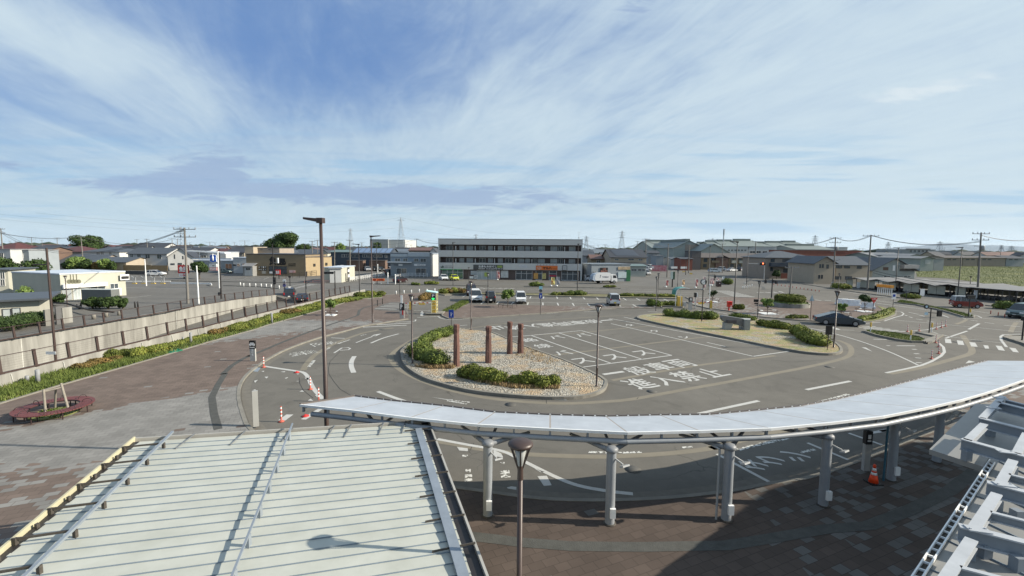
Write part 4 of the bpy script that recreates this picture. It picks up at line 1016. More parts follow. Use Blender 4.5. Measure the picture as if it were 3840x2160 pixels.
for i,(x,yb,yt,w,lab) in enumerate(((838,738,310,70,'reddish stone pillar nearest the dark hedge, leftmost of the four on the gravel'),(1158,705,330,70,'stone pillar standing alone in the middle of the gravel island, second from left'),
         (1372,615,285,62,'taller narrow-waisted stone pillar of the close pair'),(1480,608,305,66,'shorter right-hand stone pillar of the close pair, nearest the bus bays'))):
 p = G('i',x,yb - 8,.15); h = ZT('i',x,yt,p) - .15; s_ = w / 2.6833 * p.y / F / 2 * 1.02
 t = thing('stone_pillar',lab,'stone pillar',p,0,'stone pillars on the gravel island'); rnd = random.Random(i + 3)
 b = MB(); prof = [(0,1.08),(.3,1.02),(.55,.95),(.72,.88),(.8,.80),(.88,.98),(.97,1.0),(1.0,.86)]
 n = 8; vs = []; off = Vector((0,0,0))
 for zf,k in prof:
  for q in range(n):
   a = 2 * PI * q / n + .3; sq = 1 / max(abs(math.cos(a)),abs(math.sin(a))) * .86
   vs.append(Vector((math.cos(a) * s_ * k * sq * (1 + rnd.uniform(-.07,.07)),math.sin(a) * s_ * k * sq * (1 + rnd.uniform(-.07,.07)),h * zf + (rnd.uniform(-.02,.02) if zf else 0))))
 fs = [(k * n + q,k * n + (q + 1) % n,(k + 1) * n + (q + 1) % n,(k + 1) * n + q) for k in range(len(prof) - 1) for q in range(n)] + [tuple(range((len(prof) - 1) * n,len(prof) * n))]
 b.add(vs,fs); b.obj('shaft',STONE,t)
GRAN = mat('grey_granite_material',(0.30,0.31,0.30),.7,.12,3,bump=.2)
p = G('s',1880,1320,.15); t = thing('stone_monument','grey granite monument of a rounded slab resting on a square block','monument',p)
dp = p.y; q = G('s',1430,1255,.15)
ZZ = lambda x,y: AY('s',x,y,dp)
def rel(x,y): v = AY('s',x,y,dp); return v.x - p.x,v.z - .15
b = MB(); x0,_ = rel(1760,1320); x1,z1 = rel(2010,1065); x0b,_ = rel(1755,1065)
b.prism([Vector((x0,0,0)),Vector((0,-.05,0)),Vector((x1,.95,0)),Vector((x0,1.2,0))],0,z1 * .94); b.obj('block',GRAN,t)
b = MB(); prof = [rel(x,y) for x,y in ((1340,1140),(1290,1085),(1278,1040),(1300,1005),(1340,1000),(1420,1012),(1600,1040),(1765,1068),(1765,1235),(1600,1205),(1450,1180))]
vs = [Vector((x,.25,z)) for x,z in prof] + [Vector((x,.85,z)) for x,z in prof]; n = len(prof)
b.add(vs,[tuple(range(n)),tuple(range(n,2 * n))[::-1]] + [(i,n + i,n + (i + 1) % n,(i + 1) % n) for i in range(n)]); sl = b.obj('slab',mat('dark_granite_material',(0.13,0.135,0.14),.6,.12,3),t)
b = MB(); xa,za = rel(1350,1160); xb,zb_ = rel(1540,1160); xc,_ = rel(1470,1250); b.add([(xa,.2,za),(xb,.2,za),(xc,.2,0),(xa,.2,0),(xa,.9,za),(xb,.9,za),(xc,.9,0),(xa,.9,0)],[(0,1,2,3)[::-1],(4,5,6,7),(0,4,7,3),(1,2,6,5),(0,1,5,4)]); b.obj('foot',GRAN,t)
b = MB(); xa,za = rel(1385,1095); xb,zb_ = rel(1600,1165); b.box(((xa + xb) / 2,.2,(za + zb_) / 2),(xb - xa,.12,za - zb_),0,0); b.obj('plaque',mat('dark_plaque_material',(0.06,0.06,0.07),.4,.1,4),sl)
def board(tl,x,yb,yt,yp,wpx,label,m,cat='sign',z=.12,pole=BLACKM,name='sign_board',text=None,tm=None,r=.03,plate2=None):
 p = G(tl,x,yb,z); s = TL[tl][2]; w = wpx / s * p.y / F
 t = thing(name,label,cat,p); z1 = ZT(tl,x,yt,p) - z; z0 = ZT(tl,x,yp,p) - z
 b = MB(); b.tube((0,0,0),(0,0,z1 - .02),r,n=8); b.obj('post',pole,t)
 b = MB(); b.box((0,-.05,(z0 + z1) / 2),(w,.05,z1 - z0)); pn = b.obj('panel',m,t)
 if text:
  rows = text if isinstance(text,(list,tuple)) else [text]
  hh = (z1 - z0) / len(rows)
  for k,s_ in enumerate(rows):
   b = MB(); text_mb(b,s_,(-w * .42,-.083,z1 - hh * (k + .85)),(w * .84,0,0),(0,0,hh * .7),.01,stretch=True); b.obj('lettering',tm or WHITE,pn)
 return t,w,z0,z1
board('k',595,843,592,683,66,'dark signboard on a post at the near right corner of the grassy island',BLACK)
t,w,z0,z1 = board('i',785,340,165,245,50,'blue branching-lane road sign on a post beside the left parking entrance',BLUE)
b = MB(); b.box((-.02,-.085,(z0 + z1) / 2 - .05),(.05,.012,(z1 - z0) * .5)); b.beam((0,-.085,(z0 + z1) / 2 - .1),(w * .22,-.085,(z0 + z1) / 2 + .05),.04,.012,Vector((0,1,0))); b.obj('arrow',WHITE,t)
t,w,z0,z1 = board('d',428,1530,1205,1285,46,'blue branching-lane road sign on a post in front of the middle of the car park',BLUE)
b = MB(); b.box((-.02,-.085,(z0 + z1) / 2 - .05),(.06,.012,(z1 - z0) * .5)); b.beam((0,-.085,(z0 + z1) / 2 - .1),(w * .22,-.085,(z0 + z1) / 2 + .05),.05,.012,Vector((0,1,0))); b.obj('arrow',WHITE,t)
p = t.location; b = MB(); zq = ZT('d',428,1125,p); b.box((0,-.05,zq - .1),(.42,.05,.36)); b.obj('upper_plate',mat('pale_blue_sign_material',(0.25,0.5,0.6),.5,.05,1),t)
b = MB(); zq = ZT('d',428,1170,p); b.tube((0,-.03,zq - .1),(0,-.08,zq - .1),.2,n=20); b.tube((0,0,.2),(0,0,zq + .3),.03,n=8); b.obj('round_plate',mat('sign_back_material',(0.07,0.08,0.09),.5,.1,3),t)
t,w,z0,z1 = board('k',1255,415,268,326,42,'white bus-lane sign with a blue field beside the young tree',WHITE)
b = MB(); b.box((0,-.09,z1 - .32),(w * .6,.01,.38)); b.obj('blue_field',BLUE,t)
t,w,z0,z1 = board('k',425,535,320,345,10,'pale blue triangular road sign at the edge of the round planter plaza',mat('pale_sign_back_material',(0.28,0.36,0.42),.5,.05,1))
b = MB(); b.add([(-.28,-.04,z0),(.28,-.04,z0),(0,-.04,z1 + .5)],[(0,1,2)]); b.add([(-.28,-.06,z0),(.28,-.06,z0),(0,-.06,z1 + .5)],[(0,1,2)]); b.obj('triangle_plate',MATS['pale_sign_back_material'],t)
p = G('k',1050,520,.13); z1 = ZT('k',1060,320,p) - .13; z0 = ZT('k',1060,362,p) - .13
t = thing('stop_sign','red inverted triangle stop sign on the grassy tip of the round planter plaza','sign',p)
b = MB(); b.tube((0,0,0),(0,0,z1),.03,n=8); b.obj('post',BLACKM,t)
def tri(b,s,y):
 c = (z0 + z1) / 2 + .05; vs = [(-.42 * s,y,c + .30 * s),(.42 * s,y,c + .30 * s),(0,y,c - .42 * s)]; vs += [(a,y + .03,d) for a,_,d in vs]
 b.add(vs,[(0,2,1),(3,4,5),(0,1,4,3),(1,2,5,4),(2,0,3,5)])
b = MB(); tri(b,1.0,-.06); pn = b.obj('panel',RED,t); fit_text(pn,'止まれ',-.24,.24,(z0 + z1) / 2 + .12,(z0 + z1) / 2 + .28,-.064,WHITE)
p = G('k',1620,665,.13)
t = thing('road_sign_gantry','black post carrying a round sign and a dark signal box on a cross bar','sign post',p)
hh = ZT('k',1635,412,p) - .13; b = MB(); b.tube((0,0,0),(0,0,hh),.05,n=10); zb2 = ZT('k',1635,460,p) - .13
k = p.y / F / 2.6833; b.beam((-55 * k,0,zb2),(95 * k,0,zb2 - .1),.06,.06); b.obj('post',BLACKM,t)
b = MB(); b.box((88 * k,0,(hh + zb2) / 2 - .35),(38 * k,.2,62 * k)); b.obj('signal_box',BLACK,t)
b = MB(); b.tube((-52 * k,.02,hh + .10),(-52 * k,-.05,hh + .10),24 * k,n=20); r1 = b.obj('round_sign',BLACK,t)
b = MB(); b.tube((-52 * k,-.05,hh + .10),(-52 * k,-.056,hh + .10),12 * k,n=16); b.box((-50 * k,-.06,hh - .62),(34 * k,.02,28 * k)); b.obj('plate',mat('pale_blue_plate_material',(0.35,0.5,0.6),.5,.05,1),r1)
def info_pillar(tl,xl,xr,yb,yt,frac,label,lines=None,icon=None,z=.1,body=None,rz=0.0):
 p = G(tl,(xl + xr) / 2,yb,z); s = TL[tl][2]; w = (xr - xl) / s * p.y / F; h = ZT(tl,(xl + xr) / 2,yt,p) - z
 t = thing('sign_pillar',label,'sign pillar',p,rz)
 b = MB(); b.box((0,0,h / 2),(w,.14,h)); bd = b.obj('body',body or mat('pillar_grey_material',(0.36,0.36,0.34),.5,.05,2),t)
 if frac:
  b = MB(); b.box((0,0,h * (1 - frac / 2) + .004),(w + .01,.16,h * frac)); pn = b.obj('header_panel',BLACK,t)
  if icon: fit_text(pn,icon,-w * .3,w * .3,h * (1 - frac * .82),h * (1 - frac * .2),-.084,WHITE)
 if lines:
  n = len(lines); hh = h * (1 - frac) * .72 / n
  for k,ch in enumerate(lines):
   fit_text(t,ch,-w * .16,w * .16,h * (1 - frac) - hh * (k + 1) - .02,h * (1 - frac) - hh * (k + .15) - .02,-.074,WHITE,name='letter') if ch != ' ' else None
 return t,w,h
t,w,h = info_pillar('h',160,215,735,530,0,'grey sign pillar with a black car symbol header on the left pavement',list('一般車乗り場'),None)
b = MB(); b.box((0,0,h - .29),(w + .02,.17,.58)); hp = b.obj('header_panel',BLACK,t)
b = MB(); b.box((0,-.09,h - .27),(.40,.01,.12)); b.box((0,-.09,h - .18),(.26,.01,.10)); b.box((-.13,-.09,h - .35),(.07,.01,.06)); b.box((.13,-.09,h - .35),(.07,.01,.06)); b.box((0,-.09,h - .48),(.34,.01,.05)); b.obj('car_symbol',WHITE,hp)
info_pillar('h',192,243,1390,1035,0,'plain grey sign pillar seen from its back at the kerb beside the metal roof',rz=.5)
t,w,h = info_pillar('o',2085,2160,735,250,0,'grey sign pillar with a bus symbol under the curved canopy beside the traffic cone')
b = MB(); b.box((0,0,h - .25),(w + .02,.17,.5)); hp = b.obj('header_panel',BLACK,t); b = MB(); b.box((0,-.09,h - .2),(w * .5,.01,.16)); b.box((0,-.09,h - .36),(w * .6,.01,.05)); b.obj('bus_symbol',WHITE,hp)
p = G('o',2222,892,.1); t = thing('traffic_cone','orange traffic cone with two white bands on the shaded paving','traffic cone',p)
b = MB(); b.box((0,0,.02),(.42,.42,.04)); b.obj('base',BLACK,t)
CO = mat('cone_orange_material',(0.85,0.07,0.015),.5,.04,2); b = MB(); b.lathe((0,0,.04),[(.155,0),(.10,.28)],20); b.lathe((0,0,.41),[(.078,0),(.068,.06)],20); b.lathe((0,0,.57),[(.052,0),(.045,.10),(.03,.13)],20); b.obj('cone_body',CO,t)
b = MB(); b.lathe((0,0,.32),[(.10,0),(.078,.09)],20); b.lathe((0,0,.47),[(.068,0),(.052,.10)],20); b.obj('white_band',WHITE,t)
DEL = mat('delineator_red_material',(0.42,0.09,0.06),.6,.15,5)
def delineator(tl,x,yb,label,h=.75,base=True,z=0.012):
 p = G(tl,x,yb,z); t = thing('delineator_post',label,'delineator',p,0,'red and white lane posts')
 b = MB(); b.lathe((0,0,0),[(.14,0),(.14,.03),(.06,.06),(.04,.08),(.038,h),(.03,h + .02)],12); b.obj('post',DEL,t)
 b = MB()
 for f_ in (.35,.6,.85): b.tube((0,0,h * f_),(0,0,h * f_ + .09),.041,n=12)
 b.obj('white_band',WHITE,t)
delineator('h',293,798,'red and white post by the kerb at the start of the painted white curve'); delineator('h',762,1020,'red and white post on the white curve left of the tall street lamp')
delineator('h',846,1140,'red and white post partly hidden by the left end of the canopy'); delineator('h',470,1345,'red and white post beside the painted white patch near the metal roof')
for x,y,lab in ((1402,655,'first from the left beside the green island'),(1520,648,'second from the left beside the green island'),(1692,630,'between the signal post and the lane junction'),(1745,615,'left one of the pair at the lane junction'),(1785,600,'right one of the pair at the lane junction'),
     (1688,768,'farthest of three on the curved line'),(1718,875,'middle one of three on the curved line'),(1645,928,'nearest of three on the curved line'),(1715,810,'half hidden behind another post on the curved line')):
 delineator('k',x,y,'red lane post, ' + lab,.72)
def mark_post(tl,x,yb,lab,h=.95):
 p = G(tl,x,yb,.13); t = thing('marker_post',lab,'marker post',p,0,'white posts with yellow heads')
 b = MB(); b.tube((0,0,0),(0,0,h),.045,n=10); b.obj('post',WHITEM,t); b = MB(); b.tube((0,0,h * .55),(0,0,h * 1.02),.075,n=12); b.obj('yellow_head',YELL,t)
mark_post('k',1030,655,'white post with yellow head at the left tip of the green island'); mark_post('k',1433,742,'white post with yellow head at the right end of the green island'); mark_post('k',1645,660,'white post with yellow head beside the signal post'); mark_post('k',2032,500,'white post with yellow head at the tip of the long green island')
for tl,x,y,lab in (('h',625,850,'flat red post base lying on the bend of the white curve'),('h',712,1290,'flat red post base under the canopy tip')):
 p = G(tl,x,y,.012); b = MB(); b.lathe((0,0,0),[(.17,0),(.17,.03),(.07,.06),(.04,.10)],14); ob = b.obj('marker_base',RED); ob.location = p; tag(ob,lab,'marker base')  # bare base of a lane post, no post standing
p = Vector((-22.7,21.9,.1)); t = thing('ring_bench','circular maroon slatted bench with iron armrests around a staked tree pit','bench',p)
MAR = mat('maroon_bench_material',(0.12,0.038,0.036),.6,.15,4); IRON = mat('dark_iron_material',(0.035,0.02,0.02),.5,.1,4)
b = MB(); n = 72; r0,r1 = .93,1.50
for k in range(n):
 a0 = 2 * PI * k / n + .006; a1 = 2 * PI * (k + 1) / n - .006
 vs = [Vector((r * math.cos(a),r * math.sin(a),z)) for z in (.36,.40) for r,a in ((r0,a0),(r1,a0),(r1,a1),(r0,a1))]
 b.add(vs,[(3,2,1,0),(4,5,6,7),(0,1,5,4),(1,2,6,5),(2,3,7,6),(3,0,4,7)])
b.obj('seat',MAR,t)
b = MB(); b.path([(.93 * math.cos(k * PI / 20),.93 * math.sin(k * PI / 20),.35) for k in range(41)],.03,6); b.obj('rim',IRON,t)
b = MB(); b.lathe((0,0,0),[(.95,0),(.95,.05),(.85,.05)],32); b.obj('tree_pit',GRASSB,t)
for k in range(8):
 a = 2 * PI * k / 8 + .2; b = MB(); b.tube((1.05 * math.cos(a),1.05 * math.sin(a),0),(1.05 * math.cos(a),1.05 * math.sin(a),.36),.025,n=6); b.tube((1.4 * math.cos(a),1.4 * math.sin(a),0),(1.4 * math.cos(a),1.4 * math.sin(a),.36),.025,n=6); b.obj('leg',IRON,t)
for k in range(8):
 a = 2 * PI * k / 8 + .55; b = MB(); pts = []
 for q in range(9): th = PI * q / 8; rr = 1.22 - .19 * math.cos(th); pts.append((rr * math.cos(a),rr * math.sin(a),.40 + .17 * math.sin(th)))
 b.path(pts,.014,6); b.obj('armrest',IRON,t)
b = MB(); b.zmin = 0; b.leaves([((0,0,.05),(.85,.85,.12))],500,.06,5); b.obj('weeds',GRASSM,t)
p2 = Vector(p); WOOD = mat('weathered_wood_material',(0.23,0.21,0.175),.9,.2,6)
t = thing('tree_stake','weathered wooden tree stakes tied in a frame inside the ring bench','tree stakes',p + Vector((-.0,-.0,0)))
b = MB(); b.tube((.02,-.45,0),(-.06,-.38,1.35),.055,.05,n=8); b.tube((.75,-.05,0.2),(.28,.15,1.5),.055,.05,n=8); b.tube((-.5,.5,0),(.05,.1,1.25),.05,.045,n=8); b.tube((-.12,-.36,1.22),(.35,.14,1.30),.045,n=8); b.obj('stake',WOOD,t)
for tl,x,yb,yt,w_,lab,m_ in (('g',385,910,768,.11,'round concrete bollard in the grass strip near the ring bench',mat('bollard_concrete_material',(0.25,0.26,0.27),.8,.2,5)),('g',275,890,830,.10,'short half-hidden concrete bollard in the grass strip',MATS['bollard_concrete_material']),('g',1922,500,395,.10,'round concrete bollard beside the orange hedge',MATS['bollard_concrete_material']),('g',1842,480,438,.08,'short concrete stub in the bed left of a taller bollard',MATS['bollard_concrete_material']),('h',375,355,250,.10,'concrete bollard in the hedge strip behind the car sign pillar',MATS['bollard_concrete_material'])):
 p = G(tl,x,yb,.12); h = ZT(tl,x,yt,p) - .12; b = MB(); b.lathe((0,0,0),[(w_,0),(w_,h - .02),(w_ * .9,h)],14); ob = b.obj('bollard',m_); ob.location = p; tag(ob,lab,'bollard','concrete bollards in the planting strip')
b = MB(); q = [G('g',*v,.14) for v in ((1660,595),(1790,558),(1840,572),(1720,602))]; b.prism(q,.12,.17)
ob = b.obj('green_mat',mat('green_cover_material',(0.01,0.16,0.09),.6,.1,3)); tag(ob,'small green cover sheet lying in the planting strip','cover')
for x,yb,yt in ((215,765,632),(330,728,605)):
 p = G('r',x,yb,.1); h = ZT('r',x,yt,p) - .1; b = MB(); b.tube((0,0,0),(0,0,h),.06,n=10); b.lathe((0,0,h - .02),[(.075,0),(.06,.04)],10); ob = b.obj('bollard',BLACKM); ob.location = p; tag(ob,'black bollard beside the motorcycle bays, ' + ('left' if x < 300 else 'right') + ' one','bollard','black bollards')
for tl,x,y,lab in (('g',945,260,'nearest the wall opening'),('g',1072,240,'second stub on the far pavement'),('g',1202,222,'third stub on the far pavement')):
 p = G(tl,x,y,0); b = MB(); b.lathe((0,0,0),[(.2,0),(.2,.5),(.17,.52)],12); ob = b.obj('concrete_stub',KERB); ob.location = p; tag(ob,'short pale concrete stub beyond the sunken road, ' + lab,'bollard','concrete stubs')
def railing(label,tl_pts,z,hpost,extra=0):
 base = [G(t_,x,y,z) for t_,x,y in tl_pts]
 if extra:
  d = base[0] - base[1]
  for k in range(extra): base.insert(0,base[0] + d)
 o = base[len(base) // 2]; t = thing('guard_railing',label,'railing',o)
 for i,p in enumerate(base):
  d = (base[min(i + 1,len(base) - 1)] - base[max(i - 1,0)]).normalized(); s_ = Vector((d.y,-d.x,0))
  b = MB(); ins = Vector((0,0,0))
  b.beam(p,p + Vector((0,0,hpost)) - s_ * .10,.10,.16,d); b.box(p + Vector((0,0,.02)),(.22,.24,.05),math.atan2(d.y,d.x)); b.obj('post',BROWN,t,o)
 for zz,w_,nm in ((hpost - .04,.04,'top_rail'),(.05,.10,'bottom_rail')):
  b = MB()
  for a,c in zip(base,base[1:]): b.beam(a + Vector((0,0,zz)),c + Vector((0,0,zz)),w_,w_)
  b.obj(nm,BROWN,t,o)
 b = MB()
 for a,c in zip(base,base[1:]):
  for zz in (.25,.4,.55,.7,.85,1.0): b.beam(a + Vector((0,0,zz)),c + Vector((0,0,zz)),.005,.005)
 b.obj('wire',BROWN,t,o)
railing('dark brown railing with stout posts on the near parapet wall',[('g',8,815),('g',365,735),('g',700,655),('g',990,585),('g',1250,525),('g',1490,470),('g',1693,420),('g',1880,378),('g',2050,340),('g',2200,302),('g',2343,268),('g',2475,238),('h',107,290),('h',225,264),('h',335,238),('h',432,213),('h',522,191),('h',607,168),('h',688,150),('h',763,133),('h',830,118),('h',898,101),('h',957,88),('h',1012,76),('h',1067,63),('h',1113,52),('h',1160,42)],.80,1.12,2)
railing('dark brown railing with stout posts along the top of the far retaining wall',[('g',150,452),('g',408,407),('g',640,366),('g',855,329),('g',1050,296),('g',1232,263),('g',1397,236),('g',1552,209),('g',1694,184),('g',1827,158),('g',1950,134),('g',2065,114),('g',2170,98),('g',2270,81),('g',2367,66),('g',2455,55),('g',2538,43),('b',1345,1258),('b',1458,1248),('b',1566,1234)],.14,1.12,1)
# HEDGES
def hedge(label,blobs,n,mtl=LEAF,size=.075,group=None,seed=1,core=True,name='hedge',cat='hedge',zmin=.1):
 c0 = Vector(blobs[0][0]); o = Vector((c0.x,c0.y,zmin))
 b = MB(); b.zmin = zmin; blobs = [(c,(r[0],r[1],r[2] * .9)) for c,r in blobs]
 if core:
  for k,(c,r) in enumerate(blobs): b.ball(c,(r[0] * .72,r[1] * .72,r[2] * .72),2,.5,seed + k)
 b.leaves(blobs,n,size,seed)
 ob = b.obj(name,mtl,None,o); tag(ob,label,cat,group); return ob
def row(tl,pts,r,rz,z=.1,step=.34,jit=.2,seed=0):
 """overlapping blobs along a polyline on the ground"""
 P = [G(tl,x,y,z) for x,y in pts]; out = []; rnd = random.Random(seed)
 for a,c in zip(P,P[1:]):
  L_ = (c - a).length; k = max(1,int(L_ / (r * step * 1.4)))
  for i in range(k):
   q = a.lerp(c,(i + rnd.uniform(-.3,.3)) / k); s = 1 + rnd.uniform(-jit,jit) * 1.2; e = rnd.uniform(.75,1.35)
   out.append(((q.x + rnd.uniform(-.25,.25) * r,q.y + rnd.uniform(-.25,.25) * r,z + rz * .36 * s),(r * s * e,r * s / e,rz * .60 * s)))
 q = P[-1]; out.append(((q.x,q.y,z + rz * .36),(r * .85,r * .85,rz * .5)))
 return out
HG = 'hedges on the rotary islands'
hedge('large dark hedge mound curving beside the leftmost stone pillar',row('i',[(470,620),(520,665),(600,700),(690,725)],.75,1.05,.15,seed=1) + row('i',[(500,560),(560,600)],.5,.8,.15,seed=2),9000,LEAF,.07,HG,2)
hedge('lower dark hedge running up the back left edge of the gravel island',row('i',[(510,500),(600,460),(700,425),(790,390)],.62,.72,.15,seed=3),6500,LEAF,.07,HG,3)
hedge('long yellow-tipped hedge along the front of the gravel island',row('i',[(930,830),(1050,860),(1170,885),(1290,900),(1420,915),(1560,925),(1700,935),(1810,925)],.55,.85,.15,.6,.18,seed=4),11000,LEAFY,.065,HG,4)
hedge('clipped hedge along the back edge of the grassy island left of the clock',row('s',[(20,990),(250,1010),(470,1030),(700,1050),(950,1060),(1080,1060)],.6,.95,.15,seed=5),7000,LEAF,.09,HG,5)
hedge('low hedge behind the stone monument',row('s',[(1530,1040),(1750,1070),(1950,1090)],.55,.6,.15,seed=6),2500,LEAF,.09,HG,6)
hedge('hedge between the monument and the right plaza lamp',row('k',[(-40,590),(60,610),(170,625)],.75,.85,.15,seed=7),4500,LEAFY,.09,HG,7)
hedge('sloping hedge at the near right end of the grassy island',row('k',[(290,680),(370,715),(450,755),(540,795)],.85,.95,.15,seed=8),6500,LEAFY,.08,HG,8)
PG = 'clipped shrubs along the parapet wall'
def bed(label,tl,pts,r,rz,mtl,n,seed,size=.06): hedge(label,row(tl,pts,r,rz,.12,.5,.12,seed),n,mtl,size,PG,seed)
bed('flat orange shrub mass left of the long green shrub','g',[(820,760),(950,725),(1080,690),(1170,675)],.5,.42,LEAFO,7000,11)
bed('long dense green shrub mass behind the brown paving','g',[(1150,650),(1280,640),(1400,630),(1520,610),(1620,590),(1660,575)],.62,.75,LEAFY,14000,12)
bed('small round orange shrub beside a bollard','g',[(2170,410),(2270,385)],.6,.55,LEAFO,4000,13)
bed('low scraggly green shrub between the bollard and the orange shrub','g',[(1740,530),(1900,480),(2050,440)],.5,.35,LEAFY,3500,14)
bed('green shrub mass right of the small orange shrub','g',[(2330,385),(2450,340),(2570,320)],.7,.65,LEAFY,7000,15)
bed('long green shrub mass behind the car sign pillar','h',[(0,430),(120,395),(230,365),(340,325),(440,290)],.75,.62,LEAFY,9000,16,.07)
bed('rounded orange shrub behind the thin tree planter','h',[(510,265),(570,255),(620,250)],.8,.65,LEAFO,4000,17,.07)
bed('bright green shrub mass left of the tall street lamp','h',[(660,240),(740,220),(830,195),(900,170)],.85,.8,LEAFY,6000,18,.08)
bed('shrub with orange tips behind the planter tree','h',[(960,165),(1050,150),(1140,130)],.8,.7,LEAFY,4500,19,.09)
bed('low dark shrub beside the end of the parapet','h',[(1180,125),(1260,110)],.7,.45,LEAF,2000,20,.09)
bed('large bushy shrub at the right end of the planting strip','c',[(310,1260),(400,1250),(500,1245),(600,1240)],1.0,.95,LEAFY,5500,21,.10)
hedge('round reddish shrub by the parking entrance, in a double clump',row('r',[(1190,640),(1290,620),(1390,585)],.7,1.0,.1,seed=22),3500,LEAFO,.1,None,22)
for k,(x,y) in enumerate(((1530,1205),(1610,1200),(1700,1195),(1790,1195),(1875,1185))):
 hedge(['low brown-green shrub left of the others behind the parking sign','second low shrub along the far parking edge','third low shrub along the far parking edge','broad shrub near the dark minivan','round shrub touching the dark minivan'][k],row('c',[(x,y),(x + 35,y + 2)],.7,.9,.1,seed=k),900,LEAFO if k % 2 else LEAFY,.12,'shrubs along the far parking edge',30 + k)
for k,(tl,pts,r,rz,lab) in enumerate((('d',[(900,1232),(960,1232),(1040,1228),(1080,1232)],.8,.8,'shrubs around the dark street lamp behind the car park'),('d',[(1640,1245),(1900,1250),(2200,1256),(2450,1258)],.6,.5,'long low green hedge at the right of the car park'),
       ('d',[(620,1228),(830,1234)],.6,.5,'weedy low shrub behind the blue sign'),('d',[(2120,1390),(2200,1400)],.9,1.0,'bushy weeds at the right end of the car park'),('d',[(2330,1380),(2500,1388)],.7,.6,'low weeds before the yellow ticket machine'),
       ('c',[(1290,1068),(1440,1070)],.7,.7,'low hedge across the street in front of the white apartment block'),('d',[(300,1095),(450,1098)],.7,.9,'short hedge across the street left of the banner flags'),('d',[(1420,1112),(1540,1112)],.6,.4,'thin shrub in front of the white refuse truck'),
       ('e',[(820,1445),(880,1448)],.55,.9,'dark round shrub beside the red post box'),('e',[(640,1060),(710,1070)],1.0,1.6,'wild reddish bush on the traffic corner'),
       ('k',[(210,520),(380,515)],.4,.4,'sparse low shrubs along the kerb of the round planter plaza'),('k',[(930,540),(1000,530),(1060,520),(1180,480),(1250,440)],.5,.5,'yellow-green shrubs at the grassy tip of the round planter plaza'),('f',[(2200,1430),(2420,1440)],1.0,1.1,'clipped green hedge behind the red van'),
       ('e',[(2340,1135),(2480,1140)],1.2,1.2,'low shrubs below the beige houses'),('k',[(1390,310),(1480,318)],1.0,.9,'hedge behind the long green island'),('c',[(1080,1075),(1170,1080)],.4,.5,'small tuft on the far kerb'))):
 hedge(lab,row(tl,pts,r,rz,.1,seed=40 + k),2200 if k != 1 else 4000,LEAFY if k % 3 else LEAF,.11,None,60 + k)
def grass(name,polyw,n,size=.12,seed=3,mtl=GRASSM,z=.13):
 rnd = random.Random(seed); b = MB(); xs = [p[0] for p in polyw]; ys = [p[1] for p in polyw]; c = 0
 def inside(x,y):
  r = False; j = len(polyw) - 1
  for i in range(len(polyw)):
   if (polyw[i][1] > y) != (polyw[j][1] > y) and x < (polyw[j][0] - polyw[i][0]) * (y - polyw[i][1]) / (polyw[j][1] - polyw[i][1]) + polyw[i][0]: r = not r
   j = i
  return r
 while c < n:
  x = rnd.uniform(min(xs),max(xs)); y = rnd.uniform(min(ys),max(ys))
  if not inside(x,y): continue
  a = rnd.random() * 6.3; h = size * (.5 + rnd.random()); w = size * .16; dx,dy = math.cos(a) * w,math.sin(a) * w; l = rnd.uniform(-.5,.5) * h
  b.add([(x - dx,y - dy,z - .01),(x + dx,y + dy,z - .01),(x + l,y + l * .6,z + h)],[(0,1,2)]); c += 1
 ob = b.obj(name,mtl,kind='stuff'); return ob
g0 = [(p.x,p.y) for p in GL('g',[(0,1105),(600,925),(1150,765),(1650,620),(1700,560),(1250,620),(700,720),(0,960)],.12)]
o = grass('grass',g0,9000,.20,3); tag(o,'tall green weeds and grass in the strip below the parapet','grass')
o = grass('grass',strip_in[3:] + [(p.x,p.y) for p in GL('c',[(630,1235),(300,1240),(150,1275)],.1)] + [(-27.1,76),(-28.0,62.9),(-28.3,54.7),(-28.8,46.5)],9000,.22,4); tag(o,'rough grass between the shrubs of the far planting strip','grass')
o = grass('grass',gs,2500,.22,5); tag(o,'grass strip on the verge beside the car park entrance','grass')
o = grass('grass',g1,3000,.12,6); tag(o,'mown grass of the small green traffic island','grass')
o = grass('grass',g2,3500,.16,7); tag(o,'mown grass of the long green traffic island','grass')
DRYG = leafmat('dry_grass_material',(0.16,0.10,0.05),(0.42,0.32,0.17))
o = grass('dry_grass',P2('i',[(1520,545),(1600,560),(1860,680),(1760,720),(1400,620)],.15),420,.15,8,DRYG,.15); tag(o,'dry reddish weeds on the gravel by the bus bays','grass')
o = grass('dry_grass',P2('i',[(900,850),(1100,905),(1400,960),(1880,965),(1870,930),(1400,935),(950,860)],.15),1000,.20,9,DRYG,.15); tag(o,'dry straw at the foot of the front hedge','grass')
o = grass('dry_grass',P2('i',[(400,735),(560,760),(800,760),(830,730),(600,735)],.15),900,.2,10,DRYG,.15); tag(o,'dry straw at the foot of the hedge mound','grass')
